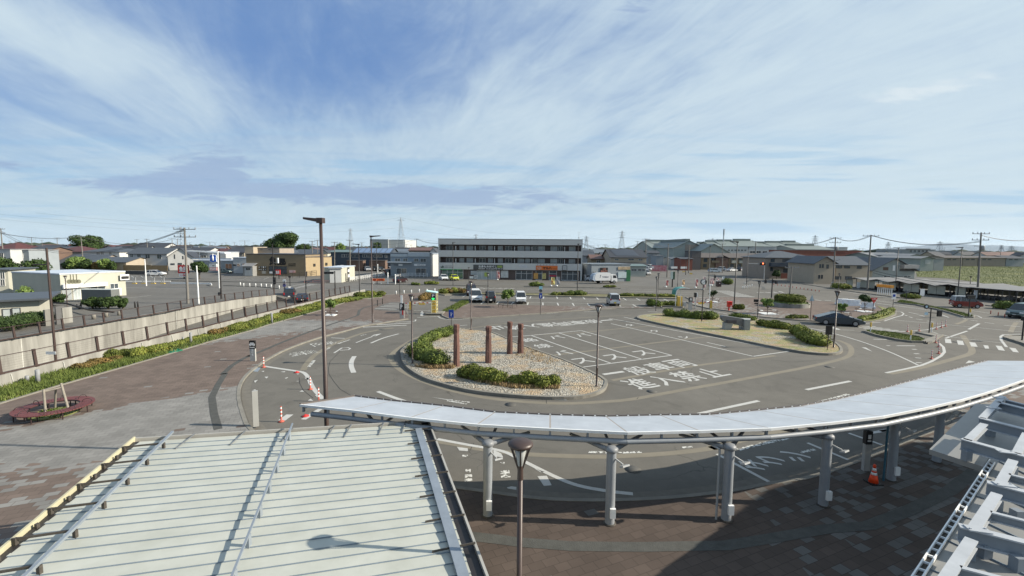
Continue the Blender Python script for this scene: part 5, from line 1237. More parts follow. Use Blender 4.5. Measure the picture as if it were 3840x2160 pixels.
# VEHICLES
TYRE = mat('tyre_rubber_material',(0.015,0.015,0.016),.8,.1,5)
RIM = mat('wheel_rim_material',(0.35,0.36,0.38),.35,.05,3,metal=.6)
CGL = mat('car_glass_material',(0.015,0.02,0.025),.08,0,1,spec=.8)
HEADL = mat('headlamp_material',(0.65,0.68,0.70),.15,0,1)
TAILL = mat('tail_lamp_material',(0.35,0.01,0.01),.3,0,1)
PLATE = mat('number_plate_material',(0.7,0.7,0.66),.5,0,1); PLATEY = mat('yellow_number_plate_material',(0.65,0.5,0.05),.5,0,1)
def paint(nm,col,metal=.0): return mat(nm + '_car_paint_material',col,.28,.02,1,metal=metal,spec=.7)
KIND = dict(minivan=(4.6,1.72,1.86,1.02,.95,1.75,.75,-2.15,-2.28),kei=(3.4,1.48,1.76,.98,.92,1.15,.55,-1.5,-1.66),hatch=(3.95,1.68,1.50,.93,.85,.95,.15,-1.25,-1.85),
   sedan=(4.6,1.78,1.43,.90,.74,1.25,.05,-.75,-2.05),suv=(4.4,1.8,1.66,1.02,.98,1.0,.35,-1.7,-2.1),wagon=(4.5,1.72,1.55,.93,.82,1.05,.3,-1.8,-2.15))
def car(P,rz,kind,paintm,label,group=None,yellow=False,sc_=1.0,name='parked_car',roofm=None):
 L,W,Hh,belt,hoodz,hx,wsx,rtx,rbx = KIND[kind]
 t = thing(name,label,'car',P,rz,group); hw = W / 2
 def ext(b,prof,w0,w1=None,zlo=None):
  n = len(prof); f = lambda z: w0 if w1 is None else w0 + (w1 - w0) * (z - zlo[0]) / (zlo[1] - zlo[0])
  vs = [(x,-f(z),z) for x,z in prof] + [(x,f(z),z) for x,z in prof]
  b.add(vs,[tuple(range(n)),tuple(range(n,2 * n))[::-1]] + [(i,n + i,n + (i + 1) % n,(i + 1) % n) for i in range(n)])
 b = MB(); a = L / 2
 ext(b,[(-a,.34),(-a - .02,.62),(-a + .04,belt - .05),(rbx,belt),(hx,belt + .01),(a - .30,hoodz),(a - .06,hoodz - .16),(a + .01,.58),(a - .03,.32),(a - .5,.24),(-a + .4,.24)],hw)
 ext(b,[(-a + .02,.40),(-a - .06,.45),(-a - .04,.60),(-a + .05,.62)],hw * .94); ext(b,[(a - .05,.60),(a + .05,.55),(a + .05,.36),(a - .04,.32)],hw * .92)
 for y in (-hw - .09,hw + .09): b.box((hx - .1,y,belt + .06),(.14,.16,.12))
 bd = b.obj('body',paintm,t)
 b = MB(); ext(b,[(rbx,belt - .01),(hx,belt - .01),(wsx,Hh - .06),(rtx,Hh - .06)],hw * .965,hw * .80,(belt,Hh)); b.obj('windows',CGL,t)
 b = MB(); ext(b,[(rtx - .04,Hh - .10),(wsx + .06,Hh - .10),(wsx - .12,Hh - .02),((wsx + rtx) / 2,Hh),(rtx + .12,Hh - .02)],hw * .815,hw * .74,(Hh - .1,Hh))
 def side(x0,x1,k0,k1,th=.07):
  for s_ in (-1,1): b.beam((x0,s_ * (hw * .965 + .004),belt - .02),(x1,s_ * (hw * .81 + .006),Hh - .09),th,.03,Vector((0,0,1)))
 side(hx - .02,wsx,0,0,.07); side(rbx + .03,rtx + .02,0,0,.10 if kind in ('kei','minivan') else .16)
 m1 = (hx + rbx) / 2 + .1; mt_ = (wsx + rtx) / 2; side(m1,mt_ + .05,0,0,.05)
 if kind in ('minivan','suv','wagon','kei'): side(rbx * .55,rtx * .6,0,0,.05)
 b.obj('roof',roofm or paintm,t)
 wb = L * .30; r = .31 if kind != 'suv' else .35
 if kind == 'sedan': r = .33
 for x in (-wb,wb * 1.02):
  for s_ in (-1,1):
   b = MB(); b.tube((x,s_ * (hw - .18),r),(x,s_ * (hw + .015),r),r,n=20); w_ = b.obj('wheel',TYRE,t)
   b = MB(); b.tube((x,s_ * (hw + .01),r),(x,s_ * (hw + .025),r),r * .62,n=14); b.obj('rim',RIM,w_)
 for s_ in (-1,1):
  b = MB(); b.box((a - .03,s_ * (hw - .22),hoodz - .20),(.12,.36,.15)); b.obj('headlight',HEADL,t)
  b = MB(); b.box((-a + .0,s_ * (hw - .10),belt - .18 if kind not in ('kei','minivan') else belt - .02),(.10,.18,.22 if kind != 'minivan' else .4)); b.obj('tail_light',TAILL,t)
 b = MB(); b.box((a + .04,0,.44),(.03,.33,.17)); b.box((-a - .06,0,.52),(.03,.33,.17)); b.obj('number_plate',PLATEY if yellow else PLATE,t)
 b = MB(); b.box((a + .0,0,hoodz - .27),(.06,hw * .9,.10)); b.box((a + .045,0,.40),(.02,hw * 1.4,.12)); b.box((0,0,.22),(L * .8,W * .9,.1)); b.obj('grille',BLACK,t)
 return t
WP = paint('white',(0.62,0.63,0.63)); BP = paint('black',(0.012,0.012,0.014)); DKB = paint('dark_slate',(0.055,0.07,0.085),.3); REDP = paint('red',(0.20,0.028,0.02)); MARP = paint('maroon',(0.03,0.010,0.012))
LIME = paint('lime',(0.55,0.60,0.02)); SILV = paint('silver',(0.42,0.43,0.44),.3); GRNB = paint('bluish_green',(0.10,0.15,0.15),.2); PBL = paint('pale_blue',(0.35,0.43,0.5),.1); TAXI = paint('navy_taxi',(0.012,0.016,0.028))
def CAR(tl,x,y,rz,kind,m_,label,back=.9,z=0.01,**k):
 p = G(tl,x,y,z); d = Vector((p.x,p.y,0)).normalized() * back; return car(p + d,R(rz),kind,m_,label,**k)
pa = G('k',597,588,.01); pb2 = G('k',857,604,.01); ang = math.atan2(pb2.y - pa.y,pb2.x - pa.x); md = (pa + pb2) / 2 + Vector((-math.sin(ang),math.cos(ang),0)) * .88
car(md,ang,'sedan',DKB,'dark slate fastback car driving past the grassy island',name='moving_car')
pa = G('f',1597,1425,.01); ang = R(-22); car(pa + Vector((math.cos(ang),math.sin(ang),0)) * 1.05 + Vector((-math.sin(ang),math.cos(ang),0)) * .74,ang,'kei',REDP,'boxy red car with a pale roof on the right-hand street',name='moving_car',roofm=SILV)
CAR('c',2025,1348,-80,'minivan',WP,'white minivan parked behind the slim plaza lamp, nose towards the camera',2.3,group='cars in the car park')
CAR('c',2245,1358,97,'kei',BP,'black boxy kei car next to the white minivan',1.7,group='cars in the car park')
CAR('c',1962,1250,-82,'minivan',MARP,'dark maroon minivan in the far row of the car park, behind the white minivan',2.2,group='cars in the car park')
CAR('d',130,1370,-88,'kei',WP,'white kei car facing the camera beside the small tree',1.7,group='cars in the car park')
CAR('d',1522,1400,88,'kei',SILV,'lone silvery white kei car at the right of the car park',1.7,yellow=True,group='cars in the car park')
CAR('c',1545,1015,-72,'hatch',WP,'white compact car in front of the long white apartment block',1.9,group='cars by the apartment block')
CAR('c',1703,1018,-70,'hatch',LIME,'lime yellow compact car in front of the long white apartment block',1.9,group='cars by the apartment block')
CAR('c',890,1050,72,'hatch',MARP,'dark maroon hatchback parked beside the white post and rail fence',1.4)
CAR('c',775,940,25,'minivan',BP,'black minivan parked in front of the grey-blue clinic',1.2)
for x,y,rz,kd,pm,lb in ((10,860,-70,'kei',WP,'white car half hidden at the left of the parked row by the dark houses'),(225,862,-70,'kei',WP,'white car partly hidden by the cream storage block'),(325,865,-65,'wagon',WP,'white wagon in the parked row before the dark houses'),(395,874,-60,'suv',SILV,'silver car with a big grille in the parked row before the dark houses'),
       (505,872,-60,'minivan',BP,'black car behind the tall lamp in the parked row'),(590,875,-60,'suv',BP,'black off-road car in the parked row beside a thin white post'),(700,866,160,'hatch',SILV,'pinkish silver car at the right of the parked row')):
 CAR('c',x,y,rz,kd,pm,lb,1.5,group='cars parked before the dark houses')
def ramp_z(tl,x,y):
 z = -.7
 for _ in range(30): z = z * .5 + .5 * road_z(G(tl,x,y,z))
 return z
CAR('b',1800,1292,113,'minivan',TAXI,'dark navy taxi with a white roof light on the sunken road',1.5,z=ramp_z('b',1800,1292),name='taxi')
t = [q for q in bpy.data.objects if q.name.startswith('taxi')][0]; b = MB(); b.box((0,0,1.95),(.3,.35,.16)); b.obj('roof_light',WHITE,t)
CAR('b',1990,1342,115,'sedan',BP,'black saloon car on the sunken road just behind the railing',1.5,z=ramp_z('b',1990,1345),name='moving_car')
CAR('b',830,905,-8,'hatch',GRNB,'small blue-green car parked beside the low grey building',.8); CAR('a',2355,942,8,'wagon',WP,'white and silver wagon parked by the beige fence',.8)
CAR('b',2470,832,0,'wagon',WP,'white wagon behind the tan restaurant',.8); CAR('d',1218,1030,-60,'kei',WP,'white van half hidden behind the refuse truck',1.2)
for x,y,rz,kd,pm,lb in ((480,893,5,'wagon',PBL,'pale blue car parked in the gravel lot on the left'),(560,868,170,'suv',WP,'white car with dark windows behind the pale blue car'),(740,878,30,'sedan',WP,'white saloon parked in front of the brown-roofed flats'),(840,872,60,'suv',BP,'dark car in front of the brown-roofed flats'),
       (915,872,20,'hatch',WP,'white hatchback in front of the brown-roofed flats'),(1005,872,15,'wagon',SILV,'silver car beside the traffic signal arm'),(1150,882,10,'minivan',BP,'large black van beside the hip-roofed beige house'),(1770,1005,20,'suv',BP,'dark four-wheel-drive parked in front of the hip-roofed beige house')):
 CAR('e',x,y,rz,kd,pm,lb,1.0,group='cars parked by the far flats')
CAR('d',2020,935,-70,'kei',SILV,'small grey truck-like van on the road past the shops',1.5); CAR('d',2075,840,-60,'minivan',WP,'white van in the pair behind the red banner fence',1.2); CAR('d',2060,864,-60,'hatch',WP,'white car nearest the red banner fence',1.2)
CAR('k',2575,520,200,'minivan',GRNB,'dark green van cut off by the right edge of the picture',1.2); CAR('d',2560,778,0,'hatch',WP,'white car far behind the roadside signboard',.8)
p = G('d',1395,1062,.01); q = G('d',1545,1055,.01); ang = math.atan2(q.y - p.y,q.x - p.x) * .5; ang = R(12)
t = thing('refuse_truck','white refuse collection truck with a rounded silver tailgate in front of the grey shop','truck',p + Vector((0,1,0)),ang)
b = MB(); prof = [(-2.5,.75),(-2.75,1.3),(-2.45,2.35),(-1.8,2.6),(1.2,2.6),(1.35,2.4),(1.35,.75)]; n = len(prof)
b.add([(x,-1.0,z) for x,z in prof] + [(x,1.0,z) for x,z in prof],[tuple(range(n)),tuple(range(n,2 * n))[::-1]] + [(i,n + i,n + (i + 1) % n,(i + 1) % n) for i in range(n)]); bd = b.obj('hopper_body',WP,t)
b = MB(); prof = [(-2.62,.55),(-3.2,.95),(-3.1,1.9),(-2.6,2.45),(-2.3,2.5),(-2.5,.75)]; n = len(prof)
b.add([(x,-.98,z) for x,z in prof] + [(x,.98,z) for x,z in prof],[tuple(range(n)),tuple(range(n,2 * n))[::-1]] + [(i,n + i,n + (i + 1) % n,(i + 1) % n) for i in range(n)]); b.obj('tailgate',mat('truck_silver_material',(.40,.47,.55),.4,.05,2),t)
b = MB(); prof = [(1.6,.5),(1.6,2.2),(2.75,2.2),(3.1,1.3),(3.15,.5)]; n = len(prof)
b.add([(x,-.95,z) for x,z in prof] + [(x,.95,z) for x,z in prof],[tuple(range(n)),tuple(range(n,2 * n))[::-1]] + [(i,n + i,n + (i + 1) % n,(i + 1) % n) for i in range(n)]); cb = b.obj('cab',WP,t)
b = MB(); b.add([(2.0,-.96,1.35),(2.95,-.96,1.35),(2.70,-.96,2.0),(2.0,-.96,2.0)],[(0,1,2,3)]); b.add([(3.10,-.85,1.36),(3.10,.85,1.36),(2.82,.8,2.05),(2.82,-.8,2.05)],[(0,1,2,3)]); b.obj('window',CGL,cb)
b = MB(); b.box((0,0,.6),(5.8,.8,.25)); b.obj('chassis',BLACK,t)
for x in (-1.1,2.3):
 for s_ in (-1,1):
  b = MB(); b.tube((x,s_ * .75,.4),(x,s_ * .99,.4),.4,n=18); w_ = b.obj('wheel',TYRE,t); b = MB(); b.tube((x,s_ * .99,.4),(x,s_ * 1.0,.4),.2,n=12); b.obj('rim',RIM,w_)
b = MB(); text_mb(b,'TOSMAC',(-.85,-1.012,1.45),(1.7,0,0),(0,0,.34),.02,stretch=True); text_mb(b,'/',(-1.45,-1.012,1.45),(.3,0,0),(0,0,.7),.06,stretch=True); b.obj('lettering',mat('dark_navy_ink_material',(.02,.025,.05),.5,0,1),bd)
for s_ in (-1,1):
 b = MB(); b.box((3.14,s_ * .7,.75),(.06,.3,.16)); b.obj('headlight',HEADL,t)
# CAR PARK GATES, SIGNS, TREES IN PLANTERS
TEAL = mat('teal_awning_material',(0.03,0.23,0.19),.4,.05,2); PALEC = mat('pale_cyan_frame_material',(0.45,0.66,0.66),.5,.05,2); CRY = mat('cream_yellow_frame_material',(0.72,0.66,0.36),.5,.05,2)
def ppx(tl,x,y,p): v = AY(tl,x,y,p.y); return v.x - p.x,v.z - p.z
p = G('r',1490,945,.1)
t = thing('ticket_machine_booth','parking ticket booth with a green-lit P display, cream frame and slanted pale roof','ticket booth',p)
f_ = lambda x,y: ppx('r',x,y,p)
b = MB()
for x in (1440,1548):
 for y in (0,.9):
  a,z0 = f_(x,930); _,z1 = f_(x,470); b.box((a,y,z1 / 2),(.09,.09,z1))
for yy in (850,760,690):
 xa,z = f_(1440,yy); xb,_ = f_(1548,yy); b.box(((xa + xb) / 2,0,z),(xb - xa,.05,.06)); b.box((xb,.45,z),(.05,.9,.06))
b.obj('frame',CRY,t)
b = MB(); xa,za = f_(1315,432); xb,zb_ = f_(1560,470); b.beam((xa,.4,za),(xb,.4,zb_),1.3,.10); b.obj('roof',PALEC,t)
b = MB(); xa,z1 = f_(1435,490); xb,z0 = f_(1530,632); b.box(((xa + xb) / 2,-.12,(z0 + z1) / 2),(xb - xa,.16,z1 - z0)); pn = b.obj('display_panel',mat('display_navy_material',(.008,.014,.04),.4,0,1),t)
xa,z1 = f_(1458,502); xb,z0 = f_(1512,562); fit_text(pn,'P',xa,xb,z0,z1,-.21,WHITE,.03)
xa,z1 = f_(1450,580); xb,z0 = f_(1512,628); fit_text(pn,'空',xa,xb,z0,z1,-.21,mat('green_led_material',(.03,.8,.15),.5,0,1,emit=1.2),.03,'led_character')
b = MB(); xa,z1 = f_(1470,650); b.box((xa + .1,.3,z1 / 2),(.45,.4,z1 * .96)); b.obj('ticket_machine',YELL,t)
b = MB(); b.box((.1,.5,.06),(2.2,2.2,.12)); b.obj('plinth',KERB,t)
def barrier(tl,xpost,yb,ytop,x0,x1,yarm,label,plate=None,by=None):
 p = G(tl,xpost,yb,.1); t = thing('barrier_gate',label,'barrier',p); f = lambda x,y: ppx(tl,x,y,p)
 b = MB(); _,z = f(xpost,ytop); b.box((0,0,z / 2),(.3,.3,z)); b.obj('post',YELL if True else 0,t)
 xa,za = f(x0,yarm); xb,zb = f(x1,by or yarm); n = 12
 b = MB(); b2 = MB()
 for k in range(n):
  A = Vector((xa,-.1,za)).lerp(Vector((xb,-.1,zb)),k / n); B = Vector((xa,-.1,za)).lerp(Vector((xb,-.1,zb)),(k + 1) / n); (b if k % 2 else b2).beam(A,B,.08,.09)
 ar = b.obj('arm',WHITE,t); b2.obj('red_stripes',RED,ar)
 if plate:
  x0_,y0_,x1_,y1_ = plate; a,c = f(x0_,y0_); d,e = f(x1_,y1_); b = MB(); b.box(((a + d) / 2,-.18,(c + e) / 2),(d - a,.03,c - e)); b.obj('warning_plate',YELL,ar)
barrier('r',965,850,680,850,1420,705,'red and white barrier arm at the left parking entrance',(1160,700,1300,740),695)
barrier('s',995,822,655,575,1100,682,'red and white barrier arm at the right parking exit',(705,680,835,728),684)
t,w,h = info_pillar('r',720,822,1050,708,0,'parking sign pillar with a black P header and a white vertical banner above')
b = MB(); b.box((0,0,h - .42),(w + .02,.17,.84)); hp = b.obj('header_panel',BLACK,t); fit_text(hp,'P',-w * .3,w * .15,h - .70,h - .12,-.09,WHITE,.03)
b = MB(); zt = ZT('r',770,530,t.location) - .1; b.box((-.02,0,(h + zt) / 2),(w * .5,.05,zt - h)); b.obj('banner',WHITE,t)
b = MB(); b.box((w * .2,-.08,h * .38),(w * .3,.01,h * .3)); b.obj('red_notice',RED,t)
for k,ch in enumerate('駐車場'): fit_text(t,ch,-w * .35,-w * .08,h * (.55 - k * .12),h * (.64 - k * .12),-.075,WHITE,name='letter')
p = G('s',300,780,.1); f_ = lambda x,y: ppx('s',x,y,p)
t = thing('payment_canopy','curved teal awning over a yellow parking payment machine','payment canopy',p)
b = MB(); arc = [f_(x,y) for x,y in ((205,515),(207,470),(220,420),(250,385),(300,362),(400,352),(500,368))]
for (xa,za),(xb,zb) in zip(arc,arc[1:]): b.add([(xa,0,za),(xb,0,zb),(xb,1.6,zb),(xa,1.6,za),(xa,0,za - .06),(xb,0,zb - .06),(xb,1.6,zb - .06),(xa,1.6,za - .06)],[(3,2,1,0),(4,5,6,7),(0,1,5,4),(2,3,7,6)])
b.obj('awning',TEAL,t)
b = MB()
for (xa,za),(xb,zb) in zip(arc,arc[1:]): b.beam((xa + .08,-.03,za - .03),(xb + .08,-.03,zb - .03),.05,.07)
for x in (207,318): a,z = f_(x,500); b.box((a,0,z / 2),(.07,.07,z))
for x in (395,): a,z = f_(x,400); b.box((a,1.2,z / 2),(.07,.07,z))
b.obj('frame',WHITEM,t)
b = MB(); xa,z = f_(272,560); xb,_ = f_(372,560); b.box(((xa + xb) / 2,.5,z / 2),(xb - xa,.6,z)); b.obj('payment_machine',YELL,t)
b = MB(); xa,z = f_(365,675); xb,_ = f_(428,675); b.box(((xa + xb) / 2,-.1,z / 2),(xb - xa,.4,z)); b.obj('cabinet',GREYM,t)
t,w,h = info_pillar('s',492,572,860,575,0,'grey sign pillar with a black bus symbol header beside the car park exit')
b = MB(); b.box((0,0,h - .30),(w + .02,.17,.6)); hp = b.obj('header_panel',BLACK,t); b = MB(); b.box((0,-.09,h - .24),(w * .5,.01,.2)); b.box((0,-.09,h - .46),(w * .6,.01,.06)); b.obj('bus_symbol',WHITE,hp)
p = G('s',645,830,.1); t = thing('exit_signal','slim grey post with a white-backed signal box at the car park exit','signal',p); z1 = ZT('s',660,470,p) - .1; z0 = ZT('s',660,570,p) - .1
b = MB(); b.tube((0,0,0),(0,0,z0),.06,n=8); b.obj('post',GREYM,t); b = MB(); b.box((-.05,0,(z0 + z1) / 2),(.28,.3,z1 - z0)); b.obj('signal_box',BLACK,t); b = MB(); b.box((.15,.02,(z0 + z1) / 2),(.14,.3,z1 - z0)); b.obj('hood',WHITEM,t)
p = G('s',960,820,.1); t = thing('thin_white_pole','thin white pole rising beside the exit barrier','pole',p); b = MB(); b.tube((0,0,0),(0,0,ZT('s',960,290,p)),.06,n=8); b.obj('shaft',WHITEM,t)
p = G('s',1405,870,.1); t = thing('post_box','red square post box on a single leg beside the tall street lamp','post box',p); z1 = ZT('s',1420,668,p) - .1; z0 = ZT('s',1420,792,p) - .1; b = MB(); b.tube((0,0,0),(0,0,z0),.1,n=10); b.obj('leg',RED,t)
b = MB(); b.box((.07,0,(z0 + z1) / 2),(.55,.5,z1 - z0)); b.box((.07,0,z1),(.6,.55,.06)); bd = b.obj('body',mat('post_box_red_material',(0.62,0.03,0.02),.4,.04,2),t); b = MB(); b.box((.07,-.26,z1 - .25),(.3,.02,.06)); b.obj('slot',BLACK,bd); b = MB(); b.box((.18,-.26,z0 + .15),(.16,.02,.12)); b.obj('white_label',WHITE,bd)
p = G('e',540,1105,.1); t = thing('kiosk_box','dark brown box with a white cross panel beside the banner flags','box',p); z = ZT('e',540,1030,p); b = MB(); b.box((0,0,z / 2),(.9,.9,z)); b.obj('body',MARP,t); b = MB(); b.box((0,-.46,z * .6),(.2,.02,.1)); b.obj('label_plate',WHITE,t)
def planter_tree(tl,x,yb,ytop,wpx,label,mtl=TREEB,ring=.85,leaf=.12,n=900,guard=True,white=True,seed=1,dense=1.0,z=.1):
 p = G(tl,x,yb,z); h = ZT(tl,x,ytop,p) - z; w = wpx / TL[tl][2] * p.y / F / 2
 t = thing('planter_tree',label,'tree',p); rnd = random.Random(seed)
 b = MB(); b.tube((0,0,0),(.03,0,h * .45),.05,.035,n=8); br = []
 for k in range(7):
  a = k * 2.4 + rnd.random(); r = w * (.45 + .35 * rnd.random()); q = Vector((r * math.cos(a),r * math.sin(a) * .8,h * (.55 + .35 * rnd.random()))); b.tube((.02,0,h * (.25 + .03 * k)),q,.022,.008,n=5); br.append(q)
 b.obj('trunk',mat('bark_material',(0.10,0.08,0.06),.9,.25,8),t)
 b = MB(); bl = [((q.x,q.y,q.z),(w * .42,w * .42,h * .13)) for q in br] + [((0,0,h * .78),(w * .6,w * .6,h * .2))]
 b.leaves(bl,int(n * dense),leaf,seed,.8); b.obj('crown',mtl,t)
 if guard:
  b = MB()
  for k in range(12):
   a = 2 * PI * k / 12; a2 = 2 * PI * (k + 1) / 12
   b.tube((ring * math.cos(a),ring * math.sin(a),.45),(ring * math.cos(a2),ring * math.sin(a2),.45),.03,n=6)
   if k % 2 == 0: b.tube((ring * math.cos(a),ring * math.sin(a),0),(ring * math.cos(a),ring * math.sin(a),.45),.025,n=6)
  g_ = b.obj('ring_guard',IRON,t)
  if white:
   b = MB(); b.box((-ring * .8,-ring * .3,.47),(.5,.16,.05),.6); b.box((ring * .8,ring * .2,.47),(.5,.16,.05),-.9); b.box((0,0,.02),(ring * 1.5,ring * 1.5,.1)); b.obj('white_seat',WHITEM,g_)
 return t
planter_tree('h',965,275,105,90,'thin green sapling in a ring-guarded planter on the left paving',seed=2,n=1300)
planter_tree('c',2510,1418,1140,190,'small green tree with a ring seat in front of the car park',seed=3,n=2200,ring=1.3,white=False)
planter_tree('s',1030,680,405,190,'sparse young tree with ring seat behind the exit barrier',TREEL,seed=4,n=500,ring=1.1)
planter_tree('s',2280,945,600,290,'leafy light green tree in a ring planter beside the round hedge',seed=5,n=2200,ring=1.25)
planter_tree('k',970,452,278,120,'dark young tree in a ring planter beside the white barriers',TREEL,seed=6,n=1800,ring=1.1)
planter_tree('k',735,500,370,100,'sparse shrub tree in a ring planter behind the dark slate car',TREEB,seed=7,n=600,ring=1.1)
pc = G('e',1655,1435,.1); pl_ = G('e',1345,1400,.1); pr_ = G('e',1962,1420,.1); rr = (pr_.x - pl_.x) / 2 * .98; pc = Vector(((pl_.x + pr_.x) / 2,pc.y + rr * .98,.1))
t = thing('round_planter','large round concrete planter with grass and a clipped circular hedge','planter',pc); zw = ZT('e',1655,1375,Vector((pc.x,pc.y - rr,0))) - .1
b = MB(); b.lathe((0,0,0),[(rr,0),(rr,zw),(rr - .25,zw)],48,smooth=False); b.obj('wall',CONC,t)
b = MB(); b.lathe((0,0,zw - .1),[(rr - .25,0),(rr - .25,.14),(rr * .7,.3)],40); b.leaves([((0,0,zw),(rr * .93,rr * .93,.25))],3500,.12,9); b.obj('grass',GRASSM,t)
b = MB();
for k in range(22):
 a = 2 * PI * k / 22; b.ball((rr * .60 * math.cos(a),rr * .60 * math.sin(a),zw + .55),(rr * .17,rr * .17,.5),1,.2,k)
bl = [((rr * .60 * math.cos(2 * PI * k / 22),rr * .60 * math.sin(2 * PI * k / 22),zw + .6),(rr * .2,rr * .2,.55)) for k in range(22)]
b.leaves(bl,14000,.09,11,.25,1.0); b.obj('hedge',leafmat('yellow_green_hedge_material',(0.02,0.035,0.01),(0.20,0.22,0.035)),t)
for k in range(4):
 p = G('k',760 + k * 62 + (80 if k == 3 else 0),385 + k * 6 + (20 if k == 3 else 0),.1); p.y += .4; b = MB(); x = .85
 b.box((0,0,.14),(1.75,.55,.28)); b.box((0,0,.55),(1.6,.3,.55)); b.box((0,0,.86),(1.7,.36,.10))
 for s_ in (-.55,0,.55): b.box((s_,-.17,.45),(.22,.12,.5))
 ob = b.obj('water_barrier',mat('white_plastic_material',(0.74,0.76,0.78),.4,.04,2)); ob.location = p; ob.rotation_euler = (0,0,-.15)
 tag(ob,['white plastic road barrier at the left of the row on the round planter plaza','second white plastic road barrier of the row','third white plastic road barrier, nearest the dark tree','white plastic barrier apart from the row, right of the dark tree'][k],'road barrier','white plastic barriers')
note_kids()
def posts(tl,lst,hpx,label,group,mtl=WHITEM,r=.09,z=.1,name='guard_post',cat='bollard'):
 for i,(x,y) in enumerate(lst):
  p = G(tl,x,y,z); h = ZT(tl,x,y - hpx,p) - z; b = MB(); b.lathe((0,0,0),[(r,0),(r,h - .03),(r * .8,h)],10); ob = b.obj(name,mtl); ob.location = p
  tag(ob,label,cat,group)
posts('c',[(828,1222),(945,1212),(1058,1205),(1175,1195),(1292,1190),(1410,1185),(1525,1182),(1641,1183)],50,'white guard post in the row between the street and the left parking entrance','white guard posts by the parking entrance',r=.1)
posts('b',[(1052,1092),(1103,1103),(1193,1105),(1283,1107),(1367,1110),(1443,1113),(1517,1122),(1638,1138)],48,'white guard post in the row along the street corner below the restaurant','white guard posts on the street corner',r=.1)
posts('e',[(905,1140),(925,1135),(950,1130),(980,1128),(1010,1120),(1045,1110),(940,1075)],40,'white bollard in the cluster at the traffic corner','white bollards at the traffic corner',r=.07)
posts('e',[(1375 + k * 57,1082 + k * 8.6) for k in range(13)],26,'red lane post in the line along the far street','red posts along the far street',DEL,.06,.01,'lane_post','lane post')
posts('k',[(2240,475),(2315,492),(2380,510),(2445,495)],34,'red lane post at the right near the dark green van','red posts at the right',DEL,.05,.01,'lane_post','lane post')
for k in range(6):
 x = 2030 + k * 143 if k < 4 else 0
 if k >= 4: break
 p = G('a',x,1062,0); f = lambda xx,yy: ppx('a',xx,yy,p)
 t = thing('sign_stand','pale forked stand on a yellow foot, ' + ['leftmost','second','third','rightmost'][k] + ' of the row on the shop lot','stand',p,0,'forked stands on the shop lot')
 b = MB(); b.box((0,0,.08),(.9,.35,.16)); b.obj('foot',YELL,t); b = MB(); z = ZT('a',x,945,p)
 for s_ in (-1,1): b.beam((s_ * .22,0,.1),(s_ * .3,0,z * .8),.1,.1); b.beam((s_ * .1,0,z * .75),(s_ * .62,0,z),.1,.1)
 b.obj('fork',GREYM,t)
b = MB(); pts = [G('a',x,1048,0) for x in (1880,2100,2300,2576)]; b.wall([(p.x,p.y) for p in pts],.12,.25,.42); ob = b.obj('low_guard_rail',WHITEM); tag(ob,'long low white guard rail along the shop lot at the left','guard rail')
b = MB(); pts = [G('b',x,y,0) for x,y in ((0,1075),(200,1078),(600,1085),(620,1100))]; b.wall([(p.x,p.y) for p in pts],.14,.2,.5); ob = b.obj('low_guard_rail',WHITEM); tag(ob,'low white guard rail between the street and the shop lot','guard rail')
for i,(x,lab) in enumerate(((490,'orange arrow sign half hidden by the tall street lamp'),(598,'orange arrow sign with a red arrow on a white post'))):
 p = G('c',x,1063,.1); t = thing('arrow_sign',lab,'sign',p,0,'orange arrow signs'); z1 = ZT('c',x,985,p) - .1; z0 = ZT('c',x,1022,p) - .1
 b = MB(); b.tube((0,0,0),(0,0,z0),.05,n=8); b.obj('post',WHITEM,t); b = MB(); b.box((0,0,(z0 + z1) / 2),(1.7 if i else 1.2,.08,z1 - z0)); pn = b.obj('panel',mat('bright_orange_material',(0.85,0.16,0.02),.5,.03,2),t)
 b = MB(); z = (z0 + z1) / 2; b.box((-.15,-.05,z),(.8,.02,.26)); b.add([(.2,-.06,z - .3),(.6,-.06,z),(.2,-.06,z + .3)],[(0,1,2)]); b.obj('arrow',mat('arrow_red_material',(0.30,0.03,0.02),.5,0,2),pn)
for x,yb,yt,lab in ((703,1068,905,'white post with a round top left of the maroon hatchback'),(816,1070,930,'white post at the end of the white fence beside the maroon hatchback'),(550,892,775,'thin white post in the parked row')):
 p = G('c',x,yb,.1); h = ZT('c',x,yt,p) - .1; b = MB(); b.tube((0,0,0),(0,0,h),.12,n=10); b.ball((0,0,h),.18,2); ob = b.obj('white_post',WHITEM); ob.location = p; tag(ob,lab,'post')
for tl,x,yb,yt,lab in (('b',425,1370,790,'white leaning pole on the shop lot beside the railing'),('a',2210,1095,690,'white pole with a small dark cap on the shop lot'),('b',555,1400,1180,'')):
 if not lab: continue
 p = G(tl,x,yb,0); q = AY(tl,x - (35 if tl == 'b' else 25),yt,p.y); b = MB(); b.tube((0,0,0),q - p,.11,.08,n=10); ob = b.obj('white_pole',WHITEM); ob.location = p; tag(ob,lab,'pole')
